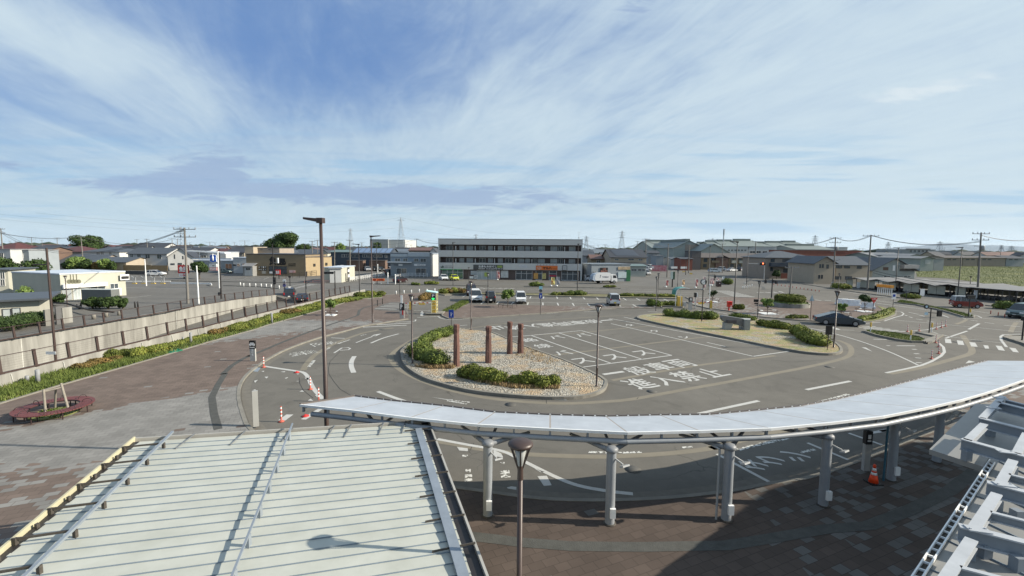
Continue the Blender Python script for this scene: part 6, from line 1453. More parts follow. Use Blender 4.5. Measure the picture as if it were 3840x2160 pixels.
def panel_fence(pts,h,label,m_=WHITEM,step=2.0,bars=2,name='rail_fence',solid=False,z=0.0):
 o = pts[0]; t = thing(name,label,'fence',o); b = MB(); c = MB()
 for a,d in zip(pts,pts[1:]):
  L_ = (d - a).length; n = max(1,int(L_ / step))
  for k in range(n + 1): q = a.lerp(d,k / n); b.box((q.x,q.y,z + h / 2),(.08,.08,h),math.atan2(d.y - a.y,d.x - a.x))
  if solid: c.wall([(a.x,a.y),(d.x,d.y)],.04,z + .05,z + h)
  else:
   for j in range(bars): c.beam(a + Vector((0,0,z + h * (.35 + .6 * j / max(1,bars - 1)))),d + Vector((0,0,z + h * (.35 + .6 * j / max(1,bars - 1)))),.04,.05)
 b.obj('posts',m_,t,o) if False else None
 c.V += [];
 b2 = MB(); b2.V = b.V + c.V; b2.F = b.F + [[i + len(b.V) for i in f] for f in c.F]; b2.M = b.M + c.M; b2.sm = b.sm + c.sm
 b2.obj('rails',m_,t,o); return t
panel_fence([G('c',130,1030),G('c',420,985),G('c',690,935)],1.1,'white mesh fence running beside the parked row of cars',step=1.2,bars=4)
panel_fence([G('c',820,1000),G('c',1010,960),G('c',1300,965)],1.2,'white mesh fence in front of the grey-blue clinic',step=1.0,bars=4)
panel_fence([G('b',1640,985),G('b',2040,975),G('b',2060,950),G('b',2400,928)],1.5,'dark thin railing beside the tan restaurant',BLACKM,1.5,3)
panel_fence([G('e',2250,1092),G('e',2430,1095),G('e',2480,1100)],.9,'white guard rail on the pavement in front of the beige gabled house',step=3,bars=2)
panel_fence([G('a',840,835),G('a',1900,862),G('a',2530,870)],1.8,'long beige board fence behind the cream shop',mat('beige_board_material',(0.27,0.19,0.10),.8,.15,3),3,solid=True,name='board_fence')
panel_fence([G('a',1900,925),G('a',2240,930),G('a',2540,925)],1.1,'dark block wall below the beige board fence',mat('dark_block_material',(0.07,0.07,0.07),.9,.2,2),3,solid=True,name='block_wall')
panel_fence([G('c',-560,1055),G('c',-40,1045)],.6,'thin red and white temporary fence by the cream storage block',mat('pink_red_material',(0.30,0.14,0.12),.6,.1,2),1.5,2)
t = panel_fence([G('d',2110,875),G('d',2335,878)],2.3,'fence covered with red and white banners beyond the shops',mat('banner_red_material',(0.42,0.05,0.08),.7,.1,1.5,col2=(0.55,0.40,0.42)),2.4,solid=True,name='banner_fence')
b = MB();
for k in range(4): b.box((1.2 + k * 3.6,-.08,1.5),(2.4,.03,.8))
b.obj('white_banner',WHITE,t)
def flag(tl,x,yb,yt,label,colm,base=True,w=.55,text=None):
 p = G(tl,x,yb,.1); h = ZT(tl,x,yt,p) - .1; t = thing('banner_flag',label,'banner flag',p,0,'upright banner flags')
 b = MB(); b.tube((-.3,0,0),(-.3,0,h),.02,n=6); b.tube((-.3,0,h),(.3,0,h),.015,n=6); b.lathe((-.3,0,0),[(.25,0),(.25,.18),(.1,.24)],10); b.obj('pole',WHITEM,t)
 b = MB(); nx = 4; nz = 8
 vs = [(-.28 + w * i / nx,.05 * math.sin(i * 1.3 + j * .8),.35 + (h - .4) * j / nz) for j in range(nz + 1) for i in range(nx + 1)]
 b.smooth = True; b.add(vs,[(j * (nx + 1) + i,j * (nx + 1) + i + 1,(j + 1) * (nx + 1) + i + 1,(j + 1) * (nx + 1) + i) for j in range(nz) for i in range(nx)]); fl = b.obj('cloth',colm,t)
 if text:
  n = len(text)
  for k,ch in enumerate(text): fit_text(fl,ch,-.22,.2,.4 + (h - .5) * (1 - (k + 1) / n),.4 + (h - .5) * (1 - (k + .2) / n),-.07,RED,name='letter')
FW = mat('flag_white_pink_material',(0.62,0.56,0.54),.8,.15,1.3,col2=(0.55,0.25,0.22)); FY = mat('flag_yellow_material',(0.70,0.62,0.22),.8,.1,1.3); FO = mat('flag_orange_material',(0.70,0.45,0.25),.8,.15,2); FG = mat('flag_grey_material',(0.30,0.30,0.31),.8,.15,2)
flag('d',610,1100,965,'yellow and white banner flag in front of the orange shop sign',FY,w=.8,text='うまい'); flag('d',695,1100,960,'grey banner flag right of the yellow one',FG,w=.7)
flag('d',2342,1115,1005,'narrow red and white banner flag beside the roadside signboard',FW,text='営業中'); flag('e',10,1105,1000,'orange banner flag behind the teal awning',FO); flag('e',212,1125,990,'pink and white banner flag left of the round clock',FW,text='定食'); flag('e',325,1150,960,'pink banner flag hidden behind the round clock',FW)
flag('e',425,1085,978,'white and pink banner flag in the group of three, nearest the dark lamp',FW); flag('e',455,1090,975,'white and pink banner flag in the group of three, at its right',FW); flag('e',530,1030,965,'pale banner flag behind the dark brown box',FW); flag('e',612,1060,955,'plain white banner flag beside the wild bush',WHITE)
flag('c',2375,1005,865,'pinkish banner flag in front of the massage shop window',FW,text='半額')
# BUILDINGS
def wallm(k):
 c = dict(white=(0.50,0.50,0.48),lgrey=(0.42,0.43,0.43),grey=(0.26,0.28,0.29),bgrey=(0.24,0.27,0.29),beige=(0.36,0.31,0.24),tan=(0.215,0.17,0.11),cream=(0.40,0.395,0.33),brown=(0.13,0.085,0.065),dark=(0.06,0.06,0.065),navy=(0.05,0.065,0.085),pink=(0.36,0.24,0.2),gg=(0.30,0.33,0.31),red=(0.20,0.075,0.055),taupe=(0.28,0.24,0.2))[k]
 return mat(k + '_wall_material',c,.85,.07,.6)
def roofm(k):
 c = dict(dk=(0.042,0.045,0.052),slate=(0.062,0.072,0.084),red=(0.085,0.030,0.025),rb=(0.13,0.075,0.06),blue=(0.12,0.145,0.17),gg=(0.17,0.20,0.19),lt=(0.45,0.50,0.56),grey=(0.20,0.205,0.21),teal=(0.12,0.17,0.17),br=(0.10,0.085,0.075))[k]
 return mat(k + '_roof_material',c,.55,.14,1.2,bump=.15,bscale=3)
GLZ = mat('window_glass_material',(0.06,0.075,0.085),.12,.3,.35,spec=.7); CURT = mat('curtained_window_material',(0.36,0.40,0.40),.35,.2,.8)
FRM = mat('window_frame_material',(0.62,0.62,0.60),.5,0,1); FRMD = mat('dark_window_frame_material',(0.05,0.05,0.055),.5,0,1)
class Bld:
 def __init__(s,label,P0,P1,depth,ze,kind='gable_x',zr=None,wall='lgrey',roof='dk',over=.45,name='house',cat='house',group=None,base=0.0):
  P0 = Vector(P0); P1 = Vector(P1); P0.z = P1.z = base; s.P0 = P0; d = P1 - P0; s.W = W = d.length; s.u = d.normalized(); s.rz = math.atan2(d.y,d.x); s.D = D = depth
  wm = wall if not isinstance(wall,str) else wallm(wall); rm = roof if not isinstance(roof,str) else roofm(roof); s.rm = rm; s.wm = wm
  s.t = t = thing(name,label,cat,P0,s.rz,group); zr = zr or ze; o = over; ze -= base; zr -= base; s.ze,s.zr = ze,zr
  b = MB(); r = MB()
  b.prism([Vector((0,0,0)),Vector((W,0,0)),Vector((W,D,0)),Vector((0,D,0))],-0.3,ze)
  th = Vector((0,0,.14))
  def slab(pts):
   pts = [Vector(p) for p in pts]; n = len(pts); r.add([p + th for p in pts] + pts,[tuple(range(n)),tuple(range(n,2 * n))[::-1]] + [(i,n + i,n + (i + 1) % n,(i + 1) % n)[::-1] for i in range(n)])
  if kind == 'flat':
   r.bx(-o * .3,W + o * .3,-o * .3,D + o * .3,ze,ze + .18)
  elif kind == 'gable_x':
   k = (zr - ze) / (D / 2); b.add([(0,0,ze),(0,D,ze),(0,D / 2,zr),(W,0,ze),(W,D,ze),(W,D / 2,zr)],[(0,2,1),(3,4,5)])
   slab([(-o,-o,ze - k * o),(W + o,-o,ze - k * o),(W + o,D / 2,zr),(-o,D / 2,zr)]); slab([(-o,D / 2,zr),(W + o,D / 2,zr),(W + o,D + o,ze - k * o),(-o,D + o,ze - k * o)])
  elif kind == 'gable_y':
   k = (zr - ze) / (W / 2); b.add([(0,0,ze),(W,0,ze),(W / 2,0,zr),(0,D,ze),(W,D,ze),(W / 2,D,zr)],[(0,1,2),(3,5,4)])
   slab([(-o,-o,ze - k * o),(W / 2,-o,zr),(W / 2,D + o,zr),(-o,D + o,ze - k * o)]); slab([(W / 2,-o,zr),(W + o,-o,ze - k * o),(W + o,D + o,ze - k * o),(W / 2,D + o,zr)])
  elif kind == 'hip':
   q = min(W,D) / 2; k = (zr - ze) / q; A,B,C_,E_ = (-o,-o,ze - k * o),(W + o,-o,ze - k * o),(W + o,D + o,ze - k * o),(-o,D + o,ze - k * o)
   if W >= D: r1,r2 = (q,D / 2,zr),(W - q,D / 2,zr); slab([A,B,r2,r1]); slab([B,C_,r2]); slab([C_,E_,r1,r2]); slab([E_,A,r1])
   else: r1,r2 = (W / 2,q,zr),(W / 2,D - q,zr); slab([A,B,r1]); slab([B,C_,r2,r1]); slab([C_,E_,r2]); slab([E_,A,r1,r2])
  elif kind == 'shed': slab([(-o,-o,ze),(W + o,-o,ze),(W + o,D + o,zr),(-o,D + o,zr)]); b.add([(0,0,ze),(0,D,ze),(0,D,zr),(W,0,ze),(W,D,ze),(W,D,zr)],[(0,2,1),(3,4,5),(1,2,5,4)])
  s.wall = b.obj('wall',wm,t); s.roof = r.obj('roof',rm,t)
 def uv(s,tl,x,y):
  d = ray(tl,x,y); n = Vector((-s.u.y,s.u.x,0)); k = (s.P0.x * n.x + s.P0.y * n.y) / (d.x * n.x + d.y * n.y)
  P = Vector((d.x * k,d.y * k,H + k * d.z)); return (P - s.P0).dot(s.u),P.z - s.P0.z
 def rect(s,tl,x0,y0,x1,y1):
  u0,z1 = s.uv(tl,x0,y0); u1,z0 = s.uv(tl,x1,y1); u0b,z1b = s.uv(tl,x1,y0); return u0,u1,z0,z1
 def win(s,u0,u1,z0,z1,y=0,glass=None,frame=None,nm='window',mull=True,par=None):
  f = MB(); g = MB(); w = .05 if u1 - u0 < 3 else .07
  for a in ([u0,(u0 + u1) / 2,u1] if mull else [u0,u1]): f.bx(a - w / 2,a + w / 2,y - .07,y + .02,z0,z1)
  for a in (z0,z1): f.bx(u0 - w / 2,u1 + w / 2,y - .075,y + .02,a - w / 2,a + w / 2)
  fo = f.obj(nm,frame or FRM,par or s.t); g.bx(u0,u1,y - .03,y - .005,z0,z1); g.obj('pane',glass or GLZ,fo)
 def W_(s,tl,*rects,**k):
  for q in rects: s.win(*s.rect(tl,*q),**k)
 def panel(s,tl,q,m_,nm='panel',y=-.06,th=.08,par=None):
  u0,u1,z0,z1 = s.rect(tl,*q) if tl else q; b = MB(); b.bx(u0,u1,y - th,y,z0,z1); return b.obj(nm,m_,par or s.t),(u0,u1,z0,z1)
 def text(s,tl,q,txt,m_,y=-.17,par=None,bold=.02):
  u0,u1,z0,z1 = s.rect(tl,*q); b = MB(); text_mb(b,txt,(u0,y,z0),(u1 - u0,0,0),(0,0,z1 - z0),bold,stretch=True); return b.obj('lettering',m_,par or s.t)
 def auto(s,nx,rows,seed=1,w=1.4,h=1.1,frame=None,glass=None):
  rnd = random.Random(seed)
  for z in rows:
   for k in range(nx):
    u = s.W * (k + .5) / nx + rnd.uniform(-.3,.3); ww = w * rnd.uniform(.7,1.2); s.win(u - ww / 2,u + ww / 2,z,z + h,frame=frame,glass=glass)
def B2(label,tl,xl,xr,Y,ye,yr,kind,wall,roof,depth,rz=0,**k):
 """house from the picture columns of its front wall, its distance and its eave / ridge rows"""
 a = AY(tl,xl,ye,Y); d = ray(tl,xr,ye); c,s_ = math.cos(R(rz)),math.sin(R(rz)); n = Vector((-s_,c)); kk = (a.x * n.x + a.y * n.y) / (d.x * n.x + d.y * n.y)
 p1 = Vector((d.x * kk,d.y * kk,0)); rd = {'gable_x': depth / 2,'gable_y': 0,'hip': min(depth,(p1 - Vector((a.x,a.y,0))).length) / 2,'flat': 0,'shed': depth}[kind]
 zr = AY(tl,(xl + xr) / 2,yr,(a.y + p1.y) / 2 + rd).z if yr else None
 return Bld(label,(a.x,a.y,0),p1,depth,max(a.z,1.5),kind,zr,wall,roof,**k)
P0 = G('v',178,748); P1 = G('v',2343,776)
ap = Bld('long white three-storey apartment block with shops on the ground floor',P0,P1,10,3.0,'flat',None,'dark','dk',name='apartment_block',cat='building',over=0)
bpy.data.objects.remove(ap.wall); bpy.data.objects.remove(ap.roof)
WHT = mat('apartment_white_panel_material',(0.52,0.515,0.49),.7,.04,.5); BRN = mat('apartment_brown_wall_material',(0.10,0.075,0.068),.8,.1,1)
zz = lambda y: ap.uv('v',1260,y + 0)[1]
ztop,z3a,z3b,z2a,z2b,z1a = zz(152),zz(234),zz(324),zz(424),zz(512),zz(612)
W = ap.W; b = MB();
for a,c in ((z3a,ztop),(z2a,z3b),(z1a,z2b)): b.bx(0,W,-.0,.25,a,c)
b.bx(0,.3,.25,10,0,ztop); b.bx(W - .3,W,.25,10,0,ztop); b.bx(.3,W - .3,9.7,10,0,ztop); b.bx(0,.5,0,.25,0,z1a); b.bx(W - .45,W,0,.25,0,z1a); b.bx(0,.3,0,.25,z2b,z2a); b.bx(0,.3,0,.25,z3b,z3a); b.bx(W - .3,W,0,.25,z2b,z2a); b.bx(W - .3,W,0,.25,z3b,z3a)
b.obj('wall',WHT,ap.t)
b = MB(); b.bx(-.05,W + .05,-.05,10.05,ztop,ztop + .12); b.bx(.3,W - .3,.25,9.7,ztop - .4,ztop - .3); b.obj('roof',roofm('dk'),ap.t)
b = MB(); b.bx(.3,W - .3,1.6,1.8,z2b - .3,ztop - .35); b.bx(.5,W - .5,.5,.7,0,z1a)
for a in (z3b,z2b): b.bx(.3,W - .3,.25,1.6,a - .35,a - .12)
b.obj('recessed_wall',BRN,ap.t)
b = MB()
for x in (432,728,1022,1325,1588,2085):
 for (a,c) in ((z3b,z3a - .1),(z2b,z2a - .1)): u = ap.uv('v',x,280)[0]; b.bx(u - .05,u + .05,.3,1.58,a,c - .3)
b.obj('balcony_divider',WHITEM,ap.t)
b = MB()
for a in (z3b,z2b): b.bx(.3,W - .3,.10,.14,a + .28,a + .33)
b.obj('balcony_rail',BLACKM,ap.t)
wx = [(275,370),(480,548),(590,685),(782,878),(920,988),(1070,1140),(1180,1278),(1370,1468),(1488,1558),(1600,1668),(1685,1782),(1873,1972),(1990,2060),(2155,2250)]
for fl,(a,c) in enumerate(((z3b,z3a),(z2b,z2a))):
 for k,(x0,x1) in enumerate(wx): ap.win(ap.uv('v',x0,280)[0],ap.uv('v',x1,280)[0],a + .1,c - .35,y=1.58,glass=CURT if (k * 7 + fl * 3) % 3 else GLZ)
for q,g_ in (((225,605,545,745),mat('green_film_glass_material',(0.10,0.17,0.13),.2,.15,.6)),((755,615,1050,745),CURT),((1345,625,1590,755),GLZ),((1850,630,1960,755),GLZ),((2040,635,2290,765),GLZ),((1650,630,1740,755),GLZ)):
 u0,u1,z0,z1 = ap.rect('v',*q); n = max(1,int((u1 - u0) / 1.3)); f = MB(); g2_ = MB()
 for k in range(n + 1): f.bx(u0 + (u1 - u0) * k / n - .04,u0 + (u1 - u0) * k / n + .04,.40,.5,.05,z1)
 f.bx(u0,u1,.39,.5,z1 - .75,z1 - .68); f.bx(u0,u1,.39,.5,.0,.12); fo = f.obj('shopfront',FRM,ap.t); g2_.bx(u0,u1,.44,.47,.05,z1); g2_.obj('pane',g_,fo)
b = MB(); u = ap.uv('v',2340,700)[0]; b.bx(0.5,ap.uv('v',520,600)[0],-.1,.0,z1a - .1,z1a + .02); b.obj('green_trim',GREENS,ap.t)
DG = mat('signboard_charcoal_material',(0.075,0.075,0.075),.6,.03,1)
pn,_ = ap.panel('v',(705,533,1152,612),DG,'shop_sign'); ap.text('v',(782,540,1060,580),'全身もみほぐし',WHITE,par=pn); ap.text('v',(782,585,1060,607),'60分 3,500円',WHITE,par=pn); ap.panel('v',(1066,545,1140,580),mat('sign_olive_material',(0.25,0.33,0.08),.5,.03,1),'sign_patch',-.15,.02,pn); ap.text('v',(1070,588,1145,605),'予約優先',WHITE,par=pn)
pn,_ = ap.panel('v',(1650,548,1976,615),mat('sign_bright_orange_material',(0.66,0.15,0.025),.5,.03,1),'shop_sign'); ap.text('v',(1755,566,1885,608),'マルハ',BLACK,par=pn,bold=.05); ap.text('v',(1660,560,1735,608),'※',mat('sign_peach_material',(.7,.4,.3),.5,0,1),par=pn,bold=.08); ap.text('v',(1900,590,1960,603),'焼肉食堂',BLACK,par=pn)
for k in range(7): u,z = ap.uv('v',1672 + k * 47,540); b = MB(); b.beam((u,-.1,z - .1),(u,-.5,z + .12),.04,.04); b.box((u,-.52,z + .1),(.16,.14,.14)); b.obj('sign_lamp',BLACKM,pn)
ap.text('v',(1392,542,1520,585),'TRESIER',mat('sign_pale_material',(.58,.60,.62),.5,0,1),y=-.06)
ap.text('v',(212,545,262,582),'uh',mat('dark_logo_green_material',(.03,.07,.05),.5,0,1),y=-.06,bold=.04); ap.text('v',(272,548,380,558),'URBAN HOME',DG,y=-.05); ap.text('v',(272,570,398,580),'URBAN COMPANY',DG,y=-.05)
pn,_ = ap.panel('v',(2045,545,2120,618),DG,'shop_sign');
for k in range(4): ap.panel('v',(2052,556 + k * 15,2113,564 + k * 15),WHITE,'stripe',-.15,.02,pn)
for q,m_ in (((662,625,752,688),mat('poster_blue_grey_material',(.32,.36,.38),.5,.2,1.5)),((645,708,703,745),WHITE),((710,695,765,748),WHITE),((1118,622,1230,732),mat('poster_pale_material',(.50,.52,.50),.6,.2,2)),((1052,625,1106,745),FW),((1615,660,1680,750),mat('poster_orange_material',(.62,.22,.08),.6,.3,2,col2=(.6,.4,.1))),((1745,665,1800,752),mat('poster_yellow_material',(.50,.42,.16),.6,.4,3)),((1852,690,1960,715),mat('poster_crimson_material',(.35,.03,.06),.6,.2,2)),((868,652,925,715),mat('poster_lime_material',(.38,.45,.1),.6,.1,2))):
 ap.panel('v',q,m_,'poster',.36,.05)
ap.text('v',(672,632,745,655),'もみほぐし',WHITE,y=.28)
ap.text('v',(716,702,760,742),'半額',BLACK,y=.28)
b = MB(); u,z = ap.uv('v',2310,165); b.tube((u,3,ztop),(u,3,ztop + 2.1),.04,n=6); b.beam((u - .5,3,ztop + 2.0),(u + .6,3,ztop + 2.0),.03,.03)
for k in range(5): b.beam((u - .4 + k * .22,2.7,ztop + 2.0),(u - .4 + k * .22,3.3,ztop + 2.0),.02,.02)
b.lathe((u,2.9,ztop + .5),[(.25,0),(.1,.25)],10); b.obj('antenna',GREYM,ap.t)
P0 = G('b',1150,940); P1 = G('b',2045,948)
rs = Bld('tan restaurant building with large black calligraphy on its wall',P0,P1,14,AY('b',1600,622,P0.y).z,'flat',None,'tan','dk',name='restaurant',cat='building')
q = Bld('lower tan wing on the right side of the calligraphy restaurant',P1,(P1.x + 4.9,P1.y + 6.2,0),5,AY('b',2200,658,134).z,'flat',None,mat('sunlit_tan_wall_material',(.36,.28,.17),.8,.05,1),'br',name='restaurant_wing',cat='building')  # sunlight on the wing put into a lighter tan, front keeps a shaded tan
for x,y in ((2170,780),(2350,765)): q.panel('b',(x - 15,y - 20,x + 15,y + 20),BLACK,'wall_lamp',-.05,.1)
INK = mat('black_sign_letter_material',(.012,.012,.012),.6,0,1)
rs.text('b',(1485,650,1600,785),'魚',INK,bold=.08,y=-.1); rs.text('b',(1600,680,1745,785),'民',INK,bold=.08,y=-.1); rs.text('b',(1775,752,1888,770),'UOTAMI',INK,y=-.08); rs.panel('b',(1772,772,1892,776),INK,'rule',-.02,.05); rs.text('b',(1775,780,1888,800),'DINING',INK,y=-.08)
for r_,row_ in enumerate(('魚や一丁','海鮮居酒')):
 for k in range(4):
  pn,_ = rs.panel('b',(1326 + k * 32,797 + r_ * 38,1353 + k * 32,826 + r_ * 38),INK,'letter_board',-.02,.06); rs.text('b',(1330 + k * 32,801 + r_ * 38,1349 + k * 32,822 + r_ * 38),row_[k],WHITE,y=-.1,par=pn)
rs.panel('b',(1480,797,1760,916),mat('dark_timber_material',(.035,.03,.03),.7,.1,2),'window_surround',-.01,.05); rs.W_('b',(1492,805,1585,845),(1590,805,1675,845),(1680,805,1752,845),(1492,850,1752,910),frame=FRMD,y=-.08)
rs.panel('b',(1495,878,1540,908),WHITE,'notice',-.15,.03); rs.panel('b',(1380,870,1442,912),mat('poster_grey_material',(.35,.34,.3),.6,.3,2),'poster'); rs.panel('b',(1792,858,1882,900),FW,'poster')
b = MB(); u0,u1,z0,z1 = rs.rect('b',1150,760,1305,940); b.bx(u0,u1,-2.0,0,0,z1 - .6); po = b.obj('porch',mat('porch_grey_material',(.22,.22,.21),.8,.1,1),rs.t)
b = MB(); b.add([(u0 - .2,-2.4,z1 - .6),(u1 + .2,-2.4,z1 - .6),(u1 + .2,0,z1 + .2),(u0 - .2,0,z1 + .2),(u0 - .2,-2.4,z1 - .75),(u1 + .2,-2.4,z1 - .75),(u1 + .2,0,z1 + .05),(u0 - .2,0,z1 + .05)],[(0,1,2,3),(7,6,5,4),(0,4,5,1),(1,5,6,2),(3,7,4,0)]); b.obj('porch_roof',roofm('grey'),po)
b = MB(); uu = u1 - u0; b.bx(u0 + uu * .18,u1 - uu * .05,-2.05,-1.99,.1,z1 - 1.0); dr = b.obj('door',mat('pale_noren_material',(.36,.38,.38),.7,.1,1),po)
b = MB(); text_mb(b,'魚民',(u0 + uu * .32,-2.1,z1 - 1.7),(uu * .45,0,0),(0,0,.6),.05,stretch=True); b.obj('lettering',INK,dr)
A = Vector((-67.8,67.8,0)); B_ = Vector((-65.0,76.0,0))
zt_ = AY('a',930,908,67.8).z
cs = Bld('cream flat shop building with ornamental wall motif facing the car park',A,B_,12.2,zt_ - .18,'flat',None,'cream','lt',name='shop',cat='building',over=.2)
cs.panel('a',(925,1095,1085,1300),wallm('grey'),'shutter',-.02,.05); cs.panel('a',(1085,1095,1345,1310),mat('shop_door_material',(.50,.50,.45),.6,.1,1),'door',-.02,.06); cs.W_('a',(1100,1140,1210,1300),(1225,1135,1335,1290),glass=CURT,y=-.08); cs.W_('a',(1355,1105,1590,1215),y=-.02); cs.W_('a',(1660,1065,1785,1130),frame=FRM)
cs.panel('a',(925,1075,1600,1092),FRM,'canopy_edge',-.02,.5); cs.panel('a',(1790,925,1930,1000),WHITE,'small_sign',-.3,.1); cs.panel('a',(1805,950,1920,985),BLACK,'sign_field',-.42,.03); cs.panel('a',(1655,1135,1815,1225),WHITE,'white_board',-.3,.1)
b = MB()
for x in (1060,1102,1150):
 u,z = cs.uv('a',x,915); _,z2 = cs.uv('a',x,1010); b.bx(u - .05,u + .05,-.05,0,z2,z)
for k,x in enumerate((1045,1095,1140,1185)):
 u,z = cs.uv('a',x,1030); b.tube((u,-.02,z),(u,-.05,z),.32,n=14)
b.obj('wall_motif',mat('dark_olive_material',(.12,.12,.08),.7,.1,2),cs.t)
ls = MB();
t = thing('dark_display_case','low dark glass-topped case between the bushes before the cream shop','display case',G('a',1530,1330)); b = MB(); b.box((0,0,.9),(4.4,1.5,1.8)); b.obj('body',mat('dark_grey_case_material',(.13,.14,.135),.6,.1,2),t); b = MB(); b.box((0,0,1.83),(4.5,1.6,.05)); b.obj('glass_top',CURT,t)
P = G('g',412,292);
lb = Bld('cream building with a slate-blue metal roof beside the sunken road',Vector((P.x - 14,P.y - 11.5,0)),P,8,ZT('g',412,62,P),'flat',None,'cream','slate',over=3.0,name='building',cat='building')
lb.W_('g',(25,160,118,285),(122,150,215,275),frame=FRMD,glass=CURT,mull=False)
lb2 = Bld('taller cream block behind the slate-blue roof at the left edge',G('a',-260,1240),G('a',148,1230),8,ZT('a',140,860,G('a',148,1230)),'flat',None,'cream','slate',over=1.2,name='building',cat='building'); lb2.W_('a',(0,890,78,990),(5,1000,80,1095))
P0 = G('c',745,945); P1 = G('c',1345,955)
cl = Bld('grey-blue two-storey clinic with balconies left of the long apartment block',P0,P1,11,AY('c',1100,605,P0.y).z,'flat',None,'bgrey','blue',name='clinic',cat='building')
cl.panel('c',(745,612,1005,655),mat('pale_parapet_material',(.40,.45,.48),.7,.05,1),'parapet',-.01,.25); cl.panel('c',(1010,598,1335,655),MATS['pale_parapet_material'],'parapet',-.01,.2); cl.panel('c',(705,728,1070,745),WHITEM,'balcony_edge',-.01,.9); cl.panel('c',(760,660,1280,728),mat('clinic_recess_material',(.20,.25,.30),.8,.05,1),'balcony_recess',.0,.02)
cl.W_('c',(812,680,890,725),(935,680,1000,725),(1100,682,1165,728),(1195,682,1280,735),(835,830,985,905),(1125,830,1280,935),y=-.05)
cl.panel('c',(865,765,925,790),WHITE,'sign'); pn,_ = cl.panel('c',(1100,765,1272,795),WHITE,'sign'); cl.text('c',(1145,772,1262,788),'歯科医院',DG,par=pn); cl.panel('c',(795,765,860,790),mat('clinic_dark_sign_material',(.15,.17,.19),.6,.05,1),'sign')
Bld('pale sunlit wing at the right of the grey-blue clinic',(P1.x + .1,P1.y + .3,0),(P1.x + 4.2,P1.y + 7,0),4,AY('c',1400,618,P1.y + 4).z,'flat',None,'white','lt',name='clinic_wing',cat='building')
P0 = G('b',2405,1048); P1 = G('c',-0,1045); st = Bld('cream flat-roofed utility block with pale door panels by the street',P0,P1,4,ZT('b',2500,838,P0),'flat',None,'lgrey','grey',over=.8,name='utility_block',cat='building')
st2 = Bld('cream sunlit front of the utility block beside the pink fence',P1 + Vector((.05,.05,0)),G('c',205,1000),4,ZT('c',100,825,P1),'flat',None,'cream','lt',over=.5,name='utility_block',cat='building')
st2.panel('c',(85,820,122,1035),DG,'door_frame',-.01,.05); st2.panel('c',(92,850,116,880),WHITE,'panel',-.07,.03); st2.panel('c',(92,925,118,960),WHITE,'panel',-.07,.03); st2.panel('c',(60,905,76,1030),BLACK,'narrow_door',-.01,.04)
P0 = G('d',1195,1030); P1 = G('d',1780,1025)
gs_ = Bld('grey-blue single-storey shop behind the refuse truck with a green side panel',P0,P1,9,AY('d',1500,778,P0.y).z,'flat',None,'bgrey','blue',name='shop',cat='building')
pn,_ = gs_.panel('d',(1330,820,1442,893),BLACK,'shop_sign'); gs_.text('d',(1370,828,1412,855),'115',mat('sign_brown_pink_material',(.45,.2,.15),.5,0,1),par=pn); gs_.text('d',(1340,862,1436,888),'BEAUTY',MATS['sign_brown_pink_material'],par=pn); gs_.panel('d',(1600,805,1780,850),mat('sign_wood_brown_material',(.30,.24,.16),.6,.4,1),'fascia_sign'); gs_.panel('d',(1725,852,1782,1025),mat('dark_green_panel_material',(.01,.09,.04),.5,.1,1),'green_panel'); gs_.panel('d',(1600,885,1722,975),mat('pale_shop_window_material',(.38,.45,.47),.3,.15,1),'shop_window'); gs_.W_('d',(1218,875,1265,900))
Bld('low grey lean-to left of the grey-blue shop',G('d',1085,1005),G('d',1190,1010),6,2.9,'shed',3.4,'grey','grey',name='lean_to',cat='building')
panel_fence([G('d',1060,1000),G('d',1110,1020)],1.6,'short white slatted fence at the corner of the apartment block',solid=True)
h = B2('pale flat-roofed house at the far left edge','a',-80,150,118,548,None,'flat','lgrey','grey',9); h.W_('a',(0,598,60,690))
h = B2('flat side part of the pale house at the far left, shade put into its blue-grey walls','a',150,430,121,556,None,'flat','bgrey','grey',8); h.W_('a',(185,598,215,650),(290,600,355,680))  # same house as above, blue-grey wall stands for shade on its side
B2('dark timber house with a low roof in the left background','a',400,690,150,560,505,'gable_x','brown','dk',9).W_('a',(455,570,500,625),(560,570,605,625),frame=FRMD)
B2('maroon-roofed house cut by the left edge','a',-200,230,165,545,445,'hip','lgrey','red',12)
h = B2('hipped red-roofed house behind the dark slate roofs','a',750,1230,190,575,497,'hip','taupe','red',14); h.W_('a',(790,590,850,640),(870,590,905,645),(935,590,965,640))
h = B2('white house with a large slate hipped roof left of the blue-grey house','a',1250,1800,185,577,505,'hip','white','slate',14); h.W_('a',(1455,585,1510,625),(1520,585,1570,625),(1640,590,1690,640))
B2('low house with a broad slate roof in front of the red-roofed house','a',780,1380,150,775,622,'gable_x','taupe','slate',16); B2('low dark-roofed house beside the blue-grey house','a',1350,1900,150,735,662,'gable_x','beige','slate',12)
h = B2('long blue-grey two-storey house with a dark gabled roof','a',1930,2515,158,608,522,'gable_x','lgrey','slate',10); h.W_('a',(1965,615,2015,668),(2070,618,2130,670),(2195,620,2265,680),(2370,622,2440,685),(2200,775,2290,820),(2030,812,2140,832)); h.panel('a',(1955,682,2130,758),WHITEM,'balcony',-.01,1.0)
h = B2('white gabled house with small square windows beside the red roadside sign','b',-45,335,152,655,532,'gable_y','white','dk',12,22); h.W_('b',(52,620,68,685),(178,645,195,690),(0,755,60,778),(110,750,170,775),frame=FRMD)
B2('large dark-tiled house with a white gable ornament on the skyline','a',1985,2460,225,517,447,'gable_x','lgrey','dk',12)
B2('house with a patterned dark gable behind the slate hipped roof','a',1640,1920,215,545,495,'gable_y','taupe','dk',10); B2('red-brown roofed house at the right of the dark-tiled skyline house','a',2400,2700,230,522,485,'gable_x','beige','rb',10)
